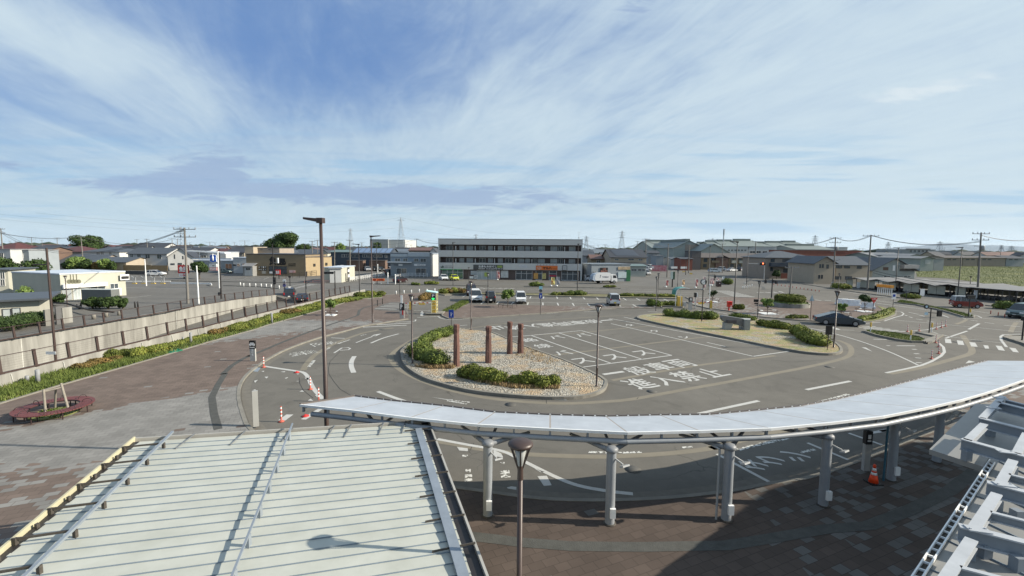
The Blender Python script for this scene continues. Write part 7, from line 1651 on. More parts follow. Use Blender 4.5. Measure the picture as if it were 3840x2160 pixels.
B2('long dark roofed house behind the white gabled house','b',230,560,200,575,515,'gable_x','lgrey','dk',10); B2('brown-red roofed house in the second row','b',480,760,215,560,500,'gable_x','beige','rb',10)
h = B2('grey house with a pale flat canopy behind the convenience store sign','b',340,560,165,600,None,'flat','grey','grey',8); h.W_('b',(345,632,440,665),(460,632,540,665)); B2('white and grey house with a flat roof beside the blue pole sign','b',560,830,165,590,None,'flat','lgrey','lt',8)
h = B2('beige gabled house with dark roof left of the restaurant','b',830,1110,195,590,535,'gable_x','beige','dk',10); h.W_('b',(925,595,980,622),(1010,600,1040,640),(1050,600,1080,640))
h = B2('long low grey building with orange-lit windows left of the restaurant','b',340,935,142,712,None,'flat','grey','lt',10,name='building',cat='building'); h.W_('b',(825,762,928,836),glass=mat('warm_window_material',(.35,.17,.09),.4,.3,1)); h.panel('b',(330,672,920,700),roofm('lt'),'upper_band',-.01,.1)
h = B2('low grey annex with two small warm windows beside the restaurant','b',940,1150,139,672,None,'flat','lgrey','lt',10,name='building',cat='building'); h.W_('b',(1002,760,1045,800),(1085,755,1130,795),glass=MATS['warm_window_material']); h.panel('b',(940,770,988,790),BLACK,'sign')
B2('beige boxy two-storey building behind the restaurant roof','b',1115,1245,175,505,None,'flat','beige','dk',10,name='building',cat='building'); B2('beige flat-roofed building with dark vents behind the restaurant','b',1262,1640,178,525,None,'flat','taupe','dk',12,name='building',cat='building').W_('b',(1350,545,1385,552),(1475,545,1505,552),frame=FRMD)
B2('hip-roofed dark house right of the big tree','b',1640,1840,200,592,548,'hip','lgrey','slate',10); B2('dark-roofed house between two utility poles','b',1860,2250,205,600,548,'gable_x','taupe','slate',10); h = B2('small white gabled house behind the restaurant wing','b',2275,2365,205,592,555,'gable_y','cream','dk',8); h.W_('b',(2285,610,2330,640)); B2('red-roofed house behind the tall street lamp','b',2370,2480,215,590,530,'gable_x','taupe','red',9)
B2('brown house behind the tall street lamp','b',2400,2520,170,655,620,'gable_x','brown','dk',9)
h = B2('dark navy terraced houses with solar panels on the long roof','c',150,745,165,603,530,'gable_x','navy','slate',11,name='terraced_house'); h.W_('c',(320,622,382,665),(388,622,448,665),(655,628,690,668),(150,625,262,662),(488,625,620,665))
b = MB(); k_ = (h.zr - h.ze) / (h.D / 2)
for k in range(7):
 u0 = h.W * (.02 + k * .138); b.add([(u0,.3,h.ze + k_ * .3 + .2),(u0 + h.W * .125,.3,h.ze + k_ * .3 + .2),(u0 + h.W * .125,h.D / 2 - .4,h.zr - k_ * .4 + .2),(u0,h.D / 2 - .4,h.zr - k_ * .4 + .2)],[(0,1,2,3)])
b.obj('solar_panels',mat('solar_panel_material',(.14,.20,.30),.25,.08,1,spec=.6),h.roof)
h = B2('dark terraced house left of the solar-roofed terrace','c',-160,120,165,585,555,'gable_x','navy','teal',10,name='terraced_house'); h.W_('c',(0,620,45,662),(52,618,112,662))
for x0,x1,lab in ((80,325,'left'),(420,660,'right')):
 B2('brown slatted porch block, ' + lab + ' one of the dark terrace','c',x0,x1,158,715,None,'flat','brown','br',3,name='porch_block',cat='building')
h = B2('huge grey-blue warehouse on the horizon beside the tall pylon','c',430,705,520,392,None,'flat','grey','lt',60,name='warehouse',cat='building'); B2('lighter right-hand face block of the huge warehouse','c',706,960,523,398,None,'flat','lgrey','lt',60,name='warehouse',cat='building')
h = B2('long brown tiled roof behind the grey-blue clinic','c',1020,1340,190,560,518,'gable_x','taupe','rb',12); B2('small white gable beside the apartment block','c',1340,1430,185,575,528,'gable_y','white','dk',8); B2('white low house between the clinic and the apartment block','c',1360,1460,175,620,None,'flat','white','lt',8)
B2('dark slate-roofed house right of the apartment block','d',1065,1240,175,635,560,'gable_x','grey','slate',10); h = B2('red-roofed beige house between grey sheds','d',1195,1415,160,685,628,'gable_x','tan','rb',8); h.W_('d',(1280,708,1330,752)); B2('grey house with a pale shed roof behind the red-roofed house','d',1370,1490,172,640,590,'gable_x','lgrey','slate',9)
h = B2('big dark-roofed beige house with a solar roof and shop below','d',1490,2030,150,662,548,'gable_x','beige','dk',14); h.W_('d',(1550,685,1608,708),(1755,685,1840,708),(1910,688,1970,712));
b = MB(); k_ = (h.zr - h.ze) / (h.D / 2); b.add([(2,.8,h.ze + k_ * .8 + .22),(h.W - 2,.8,h.ze + k_ * .8 + .22),(h.W - 3,h.D / 2 - .6,h.zr - k_ * .6 + .22),(1,h.D / 2 - .6,h.zr - k_ * .6 + .22)],[(0,1,2,3)]); b.obj('solar_panels',mat('dark_solar_material',(.035,.04,.05),.3,.1,1),h.roof)
b = MB(); u0,u1,z0,z1 = h.rect('d',1490,738,2030,780); b.add([(u0,-2.5,z0),(u1,-2.5,z0),(u1,0,z1),(u0,0,z1)],[(0,1,2,3)]); b.obj('lean_to_roof',roofm('dk'),h.t)
B2('greenish corrugated roofed shop front below the dark-roofed house','d',1790,2025,138,800,770,'shed','gg','teal',5,name='shop',cat='building').W_('d',(1800,840,1880,870),(1900,840,2010,870))
GG = dict(wall='gg',roof='gg',depth=40,name='warehouse',cat='building')
def wh(label,tl,xl,xr,Y,ye,yr,kind='gable_y',depth=40,wall='gg',roof='gg',mon=True,rz=0,over=.6):
 h = B2(label,tl,xl,xr,Y,ye,yr,kind,wall,roof,depth,rz,name='warehouse',cat='building',over=over)
 if mon:
  b = MB()
  if kind == 'gable_y': b.bx(h.W / 2 - 1.2,h.W / 2 + 1.2,2,h.D - 2,h.zr - .3,h.zr + 1.0)
  else: b.bx(h.W * .12,h.W * .88,h.D / 2 - 1.2,h.D / 2 + 1.2,h.zr - .3,h.zr + 1.1)
  b.obj('roof_monitor',roofm('gg'),h.roof)
 return h
wh('grey warehouse with a wide sloping roof right of the small pylon','d',2120,2500,270,520,425,'gable_x',40); h = wh('grey-green gabled warehouse with a latticed front','e',-130,320,240,520,412,'gable_y',45); h.panel('e',(40,470,240,560),wallm('taupe'),'lattice_front'); wh('second grey-green gabled warehouse lower on the right','e',230,700,225,590,462,'gable_y',30,mon=False)
wh('small shed with a vented ridge behind the gabled warehouses','e',280,470,330,475,452,'gable_x',20)
for xl,xr,yr,lab in ((470,640,430,'leftmost green-grey shed roof with a raised ridge'),(640,880,420,'middle green-grey shed roof with a raised ridge'),(890,1180,412,'tallest green-grey shed roof with a raised ridge'),(1230,1390,450,'left shed roof of the right-hand warehouse group'),(1400,1650,443,'middle shed roof of the right-hand warehouse group'),(1660,1880,438,'right shed roof of the right-hand warehouse group')):
 wh(lab,'e',xl - 20,xr + 25,290,495 if xl < 1200 else 505,yr,'gable_x',26)
h = wh('long pale factory wall with a row of dark windows below the shed roofs','e',600,1420,262,500,None,'flat',12,'lgrey','gg',mon=False); h.W_('e',*[(680 + k * 50,545,712 + k * 50,570) for k in range(6)],(1015,568,1095,600),(1115,568,1178,600),(1208,570,1275,603))
wh('long brown-red factory wall behind the hip-roofed beige house','e',1530,2700,235,555,None,'flat',14,'red','grey',mon=False); wh('low green-grey gabled roof above the brown-red factory wall','e',1720,2290,260,545,490,'gable_x',30); wh('pale flat block with vents on the horizon right of the factory','e',2310,2490,420,510,None,'flat',30,'lgrey','lt',mon=False)
h = B2('long two-storey beige flats with a brown roof and small gables','e',285,1245,190,668,606,'gable_x','tan','br',11,name='apartment_block',cat='building')
h.W_('e',*[(x,680,x + 50,735) for x in (320,430,640,730,840,930,1150)],*[(x,765,x + 50,815) for x in (310,640,720,830,925,1095)],frame=FRMD)
for x in (585,1035):
 u,z = h.uv('e',x,640); _,z1 = h.uv('e',x,668); b = MB(); b.prism([Vector((u - 2.6,-.8,0)),Vector((u + 2.6,-.8,0)),Vector((u + 2.6,0,0)),Vector((u - 2.6,0,0))],0,z1); b.obj('stair_bay',wallm('brown'),h.t); b = MB(); b.add([(u - 3.2,-1.2,z1 - .2),(u,-1.2,z + .3),(u,1,z + .3),(u - 3.2,1,z1 - .2),(u + 3.2,-1.2,z1 - .2),(u + 3.2,1,z1 - .2)],[(0,1,2,3),(1,4,5,2)]); b.obj('gable_roof',roofm('br'),h.t)
h.panel('e',(430,712,540,745),wallm('tan'),'balcony',-.01,.9); h.panel('e',(730,712,800,752),wallm('cream'),'balcony',-.01,.9); h.panel('e',(845,712,890,752),wallm('cream'),'balcony',-.01,.9); h.panel('e',(1150,715,1230,752),wallm('cream'),'balcony',-.01,.9)
B2('dark block house at the left end of the flats','e',145,280,186,575,None,'flat','dark','dk',8); B2('house with red walls and dark roof left of the flats','e',-20,150,180,690,668,'gable_x','red','dk',8); B2('pale house with a blue-grey roof behind the utility poles','d',2400,2620,200,690,665,'gable_x','lgrey','slate',10); B2('grey two-storey house before the warehouses','d',2060,2220,210,600,565,'gable_x','grey','dk',9).W_('d',(2090,620,2130,650),(2150,620,2190,650)); B2('pale blue house with dark window beside the utility pole','d',2180,2290,200,640,None,'flat','bgrey','grey',8)
h = B2('large beige house with a hipped slate roof on the street corner','e',1245,2010,134,668,576,'hip','taupe','slate',13); h.W_('e',(1330,685,1385,735),(1690,695,1775,750),(1520,835,1605,895),(1690,835,1762,890),(1325,815,1358,872),(1900,845,1925,880),frame=FRMD); h.panel('e',(1305,742,1640,805),wallm('navy'),'balcony',-.01,1.2); h.panel('e',(1505,690,1645,738),wallm('dark'),'balcony_recess',-.0,.03); h.panel('e',(1480,905,1610,990),wallm('red'),'gate',-.2,.1)
h = B2('beige gabled house with tall narrow windows nearest the street','e',1995,2310,114,748,655,'gable_y','beige','slate',11,over=.5); h.W_('e',(2065,768,2085,822),(2105,768,2125,822),(2172,775,2200,830),(2050,930,2068,985),(2092,930,2110,985),frame=FRMD,mull=False)
h = B2('beige wing with a dark roof right of the gabled house','e',2320,2800,116,775,655,'gable_x','beige','slate',10); h.W_('e',(2300,785,2400,830),(2440,785,2520,830),(2300,950,2388,998),(2455,950,2550,1000),frame=FRMD); h.W_('f',(55,795,120,835),frame=FRMD)
b = MB();
h = B2('grey-green hall with a steep asymmetric slate gable','f',290,930,122,850,680,'gable_y','gg','slate',20,over=.7,name='hall',cat='building'); h.W_('f',(455,945,555,965),(760,945,865,965),(700,775,850,830)); h.panel('f',(700,775,920,830),mat('hall_balcony_material',(.34,.33,.31),.7,.1,1),'balcony',-.01,1.5); h.panel('f',(700,838,920,875),wallm('dark'),'recess',-.0,.05); h.panel('f',(595,785,622,868),WHITE,'vertical_sign',-.02,.1); h.panel('f',(450,812,525,860),wallm('brown'),'emblem',-.01,.05)
for xl,xr,ye,yr,Y,lab,k_ in ((20,520,655,600,230,'long grey shed roof behind the hall, left part','gable_x'),(360,880,655,598,215,'long grey shed roof behind the hall, right part','gable_x'),(850,1020,640,615,200,'grey storage shed with a white door behind the hall','gable_y'),(1020,1215,680,655,190,'middle storage shed with a big pale door','gable_y'),(1220,1370,690,680,195,'dark grey storage shed at the edge of the weedy field','flat')):
 h = wh(lab,'f',xl,xr,Y,ye,yr if k_ != 'flat' else None,k_,22,'gg' if 'dark' not in lab else 'grey','grey',mon=False)
 if 'door' in lab: h.panel('f',((xl + xr) / 2 - 35,ye + 25,(xl + xr) / 2 + 40,765),mat('pale_roller_door_material',(.42,.43,.42),.6,.1,1),'door')
h = wh('distant grey office block with a stair tower on the horizon','f',730,1240,430,545,None,'flat',30,'grey','grey',mon=False); h.W_('f',*[(850 + k * 60,552,885 + k * 60,590) for k in range(5)]); h.panel('f',(790,530,1150,545),roofm('grey'),'upper_floor',-.01,1)
for xl,xr,ye,yr,lab in ((1380,1650,672,640,'low pale house at the left of the row beyond the field'),(1660,1880,672,645,'low pale house left of the tall utility pole beyond the field'),(1910,2300,672,650,'wide pale house with small windows beyond the field'),(2310,2576,680,640,'dark gabled house at the right end beyond the field')):
 h = B2(lab,'f',xl,xr,255,ye,yr,'gable_x','taupe' if 'dark' not in lab else 'grey','br' if 'dark' not in lab else 'dk',12); h.W_('f',*[(xl + 40 + k * 80,690,xl + 90 + k * 80,705) for k in range(2)],frame=FRMD)
wh('distant flat grey factory below the mountain ridge','f',1650,2080,520,568,None,'flat',40,'grey','grey',mon=False)
A = G('f',40,1130); B_ = G('f',2505,1360); dv = (B_ - A); dl = dv.length; dv.normalize(); nv = Vector((-dv.y,dv.x,0))
t = thing('bicycle_shelter','long low bicycle shelter with a zigzag grey roof and pale side panels','shelter',A,math.atan2(dv.y,dv.x))
BR = mat('shelter_roof_material',(.17,.165,.16),.55,.1,1.2); SP_ = mat('shelter_panel_material',(.36,.35,.28),.7,.12,.7)
def lx(x,y): return (G('f',x,y,0) - A).dot(dv)
vx = [lx(x,1130 + (x - 40) * .0933) for x in (-110,40,220,370,540,690,870,1050,1250,1450,1690)] + [lx(1690 + k * 109,1284 + k * 10.2) for k in range(1,9)]
vz = [1.95,2.4,1.95,2.4,1.95,2.4,1.95,2.4,1.95,2.4,2.05] + [2.12] * 8
for k in range(len(vx) - 1):
 xa,xb,za,zb = vx[k],vx[k + 1],vz[k],vz[k + 1]; b = MB(); b.add([(xa,-.6,za),(xb,-.6,zb),(xb,13,zb),(xa,13,za),(xa,-.6,za - .09),(xb,-.6,zb - .09),(xb,13,zb - .09),(xa,13,za - .09)],[(0,1,2,3),(7,6,5,4),(0,4,5,1),(2,6,7,3)]); b.obj('roof_bay',BR,t)
 b = MB(); b.bx(xa - .04,xa + .04,-.05,.05,0,za); b.bx(xa - .04,xa + .04,12,12.1,0,za); b.obj('post',FRMD,t)
 if k < 10: c_ = (xa + xb) / 2; b = MB(); b.bx(*((xa + (xb - xa) * .35,xb) if k % 2 else (xa,xa + (xb - xa) * .65)),-.04,.0,.3,1.9); b.obj('side_panel',SP_,t)
 b = MB(); b.bx(xa,xb,12.2,12.26,.2,1.9); b.obj('rear_panel',SP_,t)
b = MB(); rnd = random.Random(4)
for k in range(70):
 x = rnd.uniform(.5,dl - .5); y = rnd.choice((1.2,3.2,5.5)); b.tube((x,y,.33),(x + .03,y,.33),.33,n=12); b.beam((x,y - .1,.6),(x,y + .9,.75),.04,.05); b.tube((x,y + .95,.33),(x + .03,y + .95,.33),.33,n=12)
ob = b.obj('bicycles',mat('bicycle_dark_material',(.05,.05,.055),.5,.4,6,col2=(.25,.25,.27)),None); ob.location = A; ob.rotation_euler = (0,0,math.atan2(dv.y,dv.x)); tag(ob,'bicycles packed under the zigzag-roofed shelter','bicycles'); ob['kind'] = 'stuff'
p0 = G('f',365,1215,.1); p1 = G('f',575,1238,.1); t = thing('notice_rack','white rack of tall poles with orange tops beside the far pavement','rack',p0); hh = ZT('f',365,1065,p0) - .1
b = MB(); c2 = MB()
for k in range(8): q = (p1 - p0) * (k / 7); b.box((q.x,q.y,hh / 2),(.12,.08,hh)); c2.box((q.x,q.y - .02,hh - .3),(.62,.1,.55))
b.obj('pole',WHITEM,t); c2.obj('orange_top',mat('rack_orange_material',(.66,.30,.05),.6,.15,3),t)
for tl,xl,xr,yb,yt,lab in (('f',50,98,1130,1040,'white upright notice board beside the left end of the bicycle shelter'),('f',1005,1070,1250,1140,'white upright notice board in the middle of the bicycle shelter front'),('f',1815,1865,1290,1160,'white tall sign board at the foot of the big utility pole')):
 p = G(tl,(xl + xr) / 2,yb,.1); w = (xr - xl) / 4.025 * p.y / F; h_ = ZT(tl,xl,yt,p) - .1; b = MB(); b.box((0,0,h_ * .55),(w,.06,h_ * .9)); b.box((0,.02,h_ * .1),(w * .8,.04,h_ * .2)); ob = b.obj('notice_board',WHITEM); ob.location = p; tag(ob,lab,'notice board')
fp = [G('f',940,790),G('f',960,960),G('f',1500,990),G('f',2576,1150),G('f',4200,1330),G('f',4200,760),G('f',1900,757),G('f',1400,757)]
b = MB(); b.flat([(p.x,p.y) for p in fp],.05); struct(b,'field',mat('field_material',(0.055,0.08,0.017),.95,.35,.06,col2=(0.13,0.14,0.035),bump=.6,detail=10))
o = grass('grass',[(p.x,p.y) for p in fp],30000,.30,21,leafmat('field_weed_material',(0.060,0.090,0.016),(0.120,0.150,0.028),tip=(0.16,0.165,0.045)),.05); tag(o,'tall yellow-green weeds covering the empty field at the right','weeds')
# TREES
def tree(label,tl,x,yb,ytop,wpx,Y=None,mtl=TREEL,seed=1,n=2500,leaf=.35,fl=.35,name='tree',crown0=.25,group=None,blobs=None):
 p = G(tl,x,yb) if Y is None else Vector((AY(tl,x,yb,Y).x,Y,0)); h = AY(tl,x,ytop,p.y).z; w = wpx / TL[tl][2] * p.y / F / 2; rnd = random.Random(seed)
 t = thing(name,label,'tree',p,0,group); b = MB(); b.tube((0,0,0),(0,0,h * .5),max(.12,h * .03),max(.06,h * .018),n=8); B = []
 for k in range(9):
  a = k * 2.39; f = .25 + .55 * rnd.random(); q = Vector((w * f * math.cos(a),w * f * math.sin(a) * .8,h * (crown0 + (1 - crown0) * (.25 + .55 * rnd.random())))); b.tube((0,0,h * .3),q,h * .012,.03,n=5); s_ = .34 + .2 * rnd.random(); B.append((q,(w * s_,w * s_,(h * (1 - crown0)) * s_ * .55)))
 B.append((Vector((0,0,h * (.5 + crown0 / 2))),(w * .75,w * .7,h * (1 - crown0) * .38))); B.append((Vector((w * .1,0,h * .84)),(w * .4,w * .4,h * .16)))
 b.obj('trunk',MATS['bark_material'],t); c = MB()
 for k,(q,r) in enumerate(B): c.ball(q,(r[0] * .7,r[1] * .7,r[2] * .7),1,.3,seed + k)
 c.leaves(B,n,leaf,seed,fl); c.obj('crown',mtl,t); return t
tree('large dark round tree on the skyline at the left','a',1340,600,328,500,230,seed=1,n=6000,leaf=.45)
tree('big dark layered tree on the skyline behind the restaurant','b',1700,600,285,420,225,seed=2,n=6000,leaf=.45); tree('lower left shoulder tree of the big dark one behind the restaurant','b',1490,590,385,230,222,seed=3,n=3000,leaf=.4); tree('dark tree lower at the right of the big skyline tree','b',2010,600,455,230,260,seed=4,n=2500,leaf=.4)
tree('bright green round tree behind the tall street lamp','b',2560,600,450,150,200,TREEB,5,2500,.35); tree('dark conical tree in front of the huge warehouse','c',535,540,425,130,230,seed=6,n=2000,leaf=.35)
tree('round green tree beside the red roadside restaurant sign','b',440,990,725,290,None,TREEL,7,5000,.2,crown0=.32); tree('round dark tree in front of the hip-roofed beige house','e',1415,990,855,125,None,TREEL,8,2200,.22)
for x,w,yt,yb,lab,m_ in ((110,270,670,745,'dark bush mass at the far left before the pale house',TREEL),(520,400,690,830,'dark green bushes left of the thin white poles',TREEL),(1130,260,650,810,'yellowish green garden tree behind the board fence',TREEB),(1020,200,720,815,'dark garden shrub left of the yellowish tree behind the fence',TREEL),(1300,200,690,815,'dark garden tree behind the beige board fence',TREEL),(1450,120,730,815,'orange-tinged garden shrub behind the beige board fence',LEAFO),(1590,220,690,820,'grey-green garden tree behind the beige board fence',TREEB),(1700,110,720,820,'dark garden shrub at the end of the beige board fence',TREEL)):
 tree(lab,'a',x,yb,yt,w,148 if x > 600 else 112,m_,int(x),1500,.3,crown0=.0,name='garden_tree')
tree('yellow-green bush behind the slate-blue roof','a',350,1170,1090,270,62,TREEB,21,1200,.15,crown0=0,name='bush'); tree('rounded green pine beside the cream building and dark pole','a',790,1400,1215,300,None,TREEL,22,3000,.14,crown0=.15)
for x,w,yt,yb,lab in ((1400,270,1262,1440,'left dark bush of three below the cream shop'),(1640,280,1262,1445,'middle dark bush of three below the cream shop'),(1860,120,1285,1440,'small right bush of three below the cream shop')):
 tree(lab,'a',x,yb,yt,w,None,TREEL,x,2600,.12,crown0=.05,name='bush')
hedge('dark green hedge below the window of the cream building',[((G('g',x,y,.5).x,G('g',x,y,.5).y,.8),(1.3,1.3,.75)) for x,y in ((60,330),(140,320),(250,290),(330,280),(410,268))],6000,TREEL,.09,None,91,zmin=0)
t = thing('garden_wall','low cream block wall with a dark gap beside the cream building','wall',G('g',450,320)); A = G('g',455,330); B_ = G('g',540,320); C_ = G('g',625,305); D_ = G('g',722,290); b = MB(); b.wall([(A.x,A.y),(B_.x,B_.y)],.3,0,1.7); b.wall([(C_.x,C_.y),(D_.x,D_.y)],.3,0,1.7); b.obj('block',CONC,t,G('g',450,320)); b = MB(); b.wall([(B_.x,B_.y + .3),(C_.x,C_.y + .3)],.1,0,1.9); b.obj('gate',wallm('dark'),t,G('g',450,320))
b = MB(); pts = [G('a',600,1405,0),G('a',1000,1425,0),G('g',900,215,0),G('g',1150,240,0)]; b.wall([(p.x,p.y) for p in pts],.12,.5,.7); ob = b.obj('low_rail',BLACKM); tag(ob,'low dark rail in front of the cream shop lot','guard rail')
for k,(x,yb,yt) in enumerate(((1165,1425,1375),(1197,1445,1395),(1225,1440,1360),(1045,1460,1410),(2040,1430,1335),(2085,1449,1335))):
 p = G('a',x,yb); hh = ZT('a',x,yt,p); b = MB(); b.lathe((0,0,0),[(.09,0),(.09,hh),(.06,hh + .04)],8); ob = b.obj('short_black_post',BLACKM); ob.location = p; tag(ob,'short black post in the scatter of posts before the cream shop','bollard','short black posts before the shop')
# SIGNS ON POLES
def psign(tl,x,yb,label,panels,z=0.0,m_=WHITEM,r=.15,top=None,cat='sign',name='pole_sign'):
 p = G(tl,x,yb,z); t = thing(name,label,cat,p); mt = 0
 for (x0,y0,x1,y1,pm,txt,tm) in panels:
  a = AY(tl,x0,y0,p.y) - p; c = AY(tl,x1,y1,p.y) - p; b = MB(); b.box(((a.x + c.x) / 2,-.2,(a.z + c.z) / 2),(c.x - a.x,.3,a.z - c.z)); pn = b.obj('panel',pm,t); mt = max(mt,a.z)
  if txt: mx_ = .12 * (c.x - a.x); mz = .15 * (a.z - c.z); fit_text(pn,txt,a.x + mx_,c.x - mx_,c.z + mz,a.z - mz,-.36,tm,.04)
 zt = (AY(tl,x,top,p.y).z - z) if top else mt; b = MB(); b.tube((0,0,0),(0,0,zt),r,n=12); b.obj('pole',m_,t); return t,p
t,p = psign('b',738,1130,'tall white pole sign with a blue milk-bottle emblem',[(600,760,712,808,WHITE,'酒たばこ',BLACK),(600,815,712,862,mat('atm_sign_material',(.55,.30,.28),.5,.05,1),'銀行ATM',WHITE)],top=575,r=.16)
a = AY('b',600,615,p.y) - p; c = AY('b',715,745,p.y) - p; w = c.x - a.x; hh = a.z - c.z; cx = (a.x + c.x) / 2; cz = (a.z + c.z) / 2
def shield(s,y,m_,par):
 b = MB(); pts = []
 for u,v in ((-.5,.38),(-.3,.45),(0,.5),(.3,.45),(.5,.38),(.44,.15),(.42,0),(.44,-.15),(.5,-.42),(.25,-.46),(0,-.5),(-.25,-.46),(-.5,-.42),(-.44,-.15),(-.42,0),(-.44,.15)): pts.append((cx + u * w * s,y,cz + v * hh * s))
 pts2 = [(x_,y + .12,z_) for x_,_,z_ in pts]; n = len(pts); b.add(pts + pts2,[tuple(range(n))[::-1],tuple(range(n,2 * n))] + [(i,(i + 1) % n,n + (i + 1) % n,n + i) for i in range(n)]); return b.obj('shield',m_,par)
s1 = shield(1.0,-.35,WHITE,t); s2 = shield(.86,-.42,mat('emblem_blue_material',(.03,.12,.48),.5,.02,1),t)
b = MB(); b.lathe((cx,-.40,cz - hh * .26),[(.17,0),(.17,.7),(.08,1.0),(.08,1.25),(.11,1.35)],14); b.obj('bottle_emblem',WHITE,s2)
a = AY('b',255,568,p.y) - p; c = AY('b',855,592,p.y) - p;
psign('b',205,990,'dark red roadside board with white calligraphy and an arrow panel',[(118,780,285,905,RED,'魚民',WHITE),(140,908,275,955,WHITE,'→',RED)],m_=BLACKM,top=770)
psign('b',1635,990,'small dark red restaurant board on a black post before the tan restaurant',[(1588,852,1660,925,RED,'魚民',WHITE)],m_=BLACKM,top=850,r=.1)
t,p = psign('d',2418,1115,'tall roadside signboard with a pale front and dark green side',[(2395,878,2425,990,mat('pale_green_sign_material',(.42,.50,.46),.5,.1,1),None,None),(2425,880,2448,998,mat('dark_green_sign_material',(.02,.07,.035),.5,.1,1),None,None)],m_=BLACKM,r=.14)
psign('c',110,1040,'white panels of a small sign beside the cream utility block',[(92,925,122,955,WHITE,None,None)],m_=BLACKM,r=.05) if False else None
t = thing('canopy_bar','thin white horizontal canopy edge beside the blue pole sign','canopy',G('b',740,1000)); q = t.location.copy(); A = AY('b',250,568,150); B_ = AY('b',560,578,150); C_ = AY('b',860,596,150); b = MB(); b.beam(A,B_,3,.3); b.beam(B_,C_,3,.45); b.obj('edge',WHITEM,t,q); b = MB(); b.tube((A.x + 4,150,0),(A.x + 4,150,A.z),.15,n=6); b.tube((C_.x - 3,150,0),(C_.x - 3,150,C_.z),.15,n=6); b.obj('post',WHITEM,t,q)
def tlight(tl,x,yb,ytop,arms,label,heads,m_=BLACKM,z=.1,base_r=.11):
 p = G(tl,x,yb,z); t = thing('traffic_light',label,'traffic light',p); f = lambda a,b_: AY(tl,a,b_,p.y) - p; b = MB(); b.tube((0,0,0),(0,0,f(x,ytop).z),base_r,base_r * .7,n=10); b.obj('pole',m_,t)
 for (x0,y0,x1,y1) in arms: b = MB(); b.tube(f(x0,y0),f(x1,y1),.06,n=8); b.obj('arm',m_,t)
 for hd in heads:
  x0,y0,x1,y1 = hd[:4]; a = f(x0,y0); c = f(x1,y1); b = MB(); b.box(((a.x + c.x) / 2,-.1,(a.z + c.z) / 2),(c.x - a.x,.3,a.z - c.z)); ho = b.obj('signal_head',BLACK,t)
  if len(hd) > 4: q = f(*hd[4:6]); b = MB(); b.tube(q + Vector((0,-.26,0)),q + Vector((0,-.30,0)),.16,n=12); b.obj('red_light',mat('red_signal_material',(1.0,.12,.04),.5,0,1,emit=6.0),ho)
  else:
   a2 = ((a.x + c.x) / 2); b = MB()
   for k in (.25,.75): b.tube((a2,-.25,a.z + (c.z - a.z) * k),(a2,-.29,a.z + (c.z - a.z) * k),min(.14,abs(c.x - a.x) * .4),n=10)
   b.obj('lens',FRMD,ho)
tlight('e',1225,1000,760,[(980,755,1235,768)],'horizontal traffic light lit red on an arm over the far street',[(1165,745,1240,782,1205,757)],GREYM); tlight('e',1340,1275,985,[],'pedestrian signal pole beside the round clipped planter',[(1355,1005,1378,1040),(1395,1015,1420,1065)]); tlight('e',1247,1050,985,[],'short pedestrian signal left of the beige house',[(1236,1005,1260,1058)])
tlight('e',45,930,690,[(45,700,125,668),(125,668,800,672),(800,672,812,690)],'long black curved signal gantry over the side street',[]); tlight('e',484,1010,925,[(410,918,490,918)],'pedestrian signal with a lit figure behind the banner flags',[(474,935,497,975)])
tlight('b',1565,1225,460,[],'dark pole with white-backed traffic signal heads in front of the restaurant',[(1548,860,1585,925),(1552,965,1590,1070)],base_r=.10); p = G('b',1565,1225); t = thing('white_box_sign','white box sign hanging beside the dark signal pole before the restaurant','sign',p); a = AY('b',1606,672,p.y) - p; c = AY('b',1628,752,p.y) - p; b = MB(); b.box(((a.x + c.x) / 2,0,(a.z + c.z) / 2),(c.x - a.x,.25,a.z - c.z)); b.obj('box',WHITE,t); b = MB(); b.beam((0,0,c.z + .1),(a.x,0,c.z + .1),.05,.05); b.obj('bracket',GREYM,t)
tlight('b',2485,1220,870,[(2290,890,2485,885)],'dark signal pole with two round sign backs at the railing end',[(2290,880,2460,915)]); tlight('b',765,1290,590,[],'dark service pole with a small box beside the blue pole sign',[(728,1190,760,1240)],base_r=.13)
tlight('b',1720,1200,1010,[],'thin post with three round road signs near the crosswalk',[]); p = G('b',1720,1200,.1)
t = thing('round_road_signs','stack of three round road sign discs near the left crosswalk','road sign',p)
for yy,m_ in ((1018,WHITE),(1052,mat('sign_grey_pink_material',(.4,.35,.35),.5,0,1)),(1085,mat('sign_dull_blue_material',(.12,.12,.3),.5,0,1))):
 q = AY('b',1720,yy,p.y) - p; b = MB(); b.tube((q.x,-.1,q.z),(q.x,-.14,q.z),.30,n=18); b.obj('disc',m_,t)
for x,yb,yt in ((1805,1170,965),): p = G('b',x,yb,.1); b = MB(); b.tube((0,0,0),(0,0,ZT('b',x,yt,p)),.07,n=8); b.box((0,0,ZT('b',x,yt,p)),(.4,.3,.3)); ob = b.obj('short_lamp_pole',BLACKM); ob.location = p; tag(ob,'short dark pole beside the left crosswalk','pole')
psign('f',795,1310,'round road sign seen from behind beside the bicycle shelter',[(780,1160,815,1200,MATS['sign_back_material'],None,None)],z=.1,m_=BLACKM,r=.05)
psign('k',2015,505,'dark triangular sign back in front of the red car',[(1985,285,2060,320,BLACK,None,None)],z=.13,m_=BLACKM,r=.05); psign('k',2555,740,'dark post at the right edge of the corner pavement',[(2540,500,2570,540,BLACK,None,None)],z=.13,m_=BLACKM,r=.06)
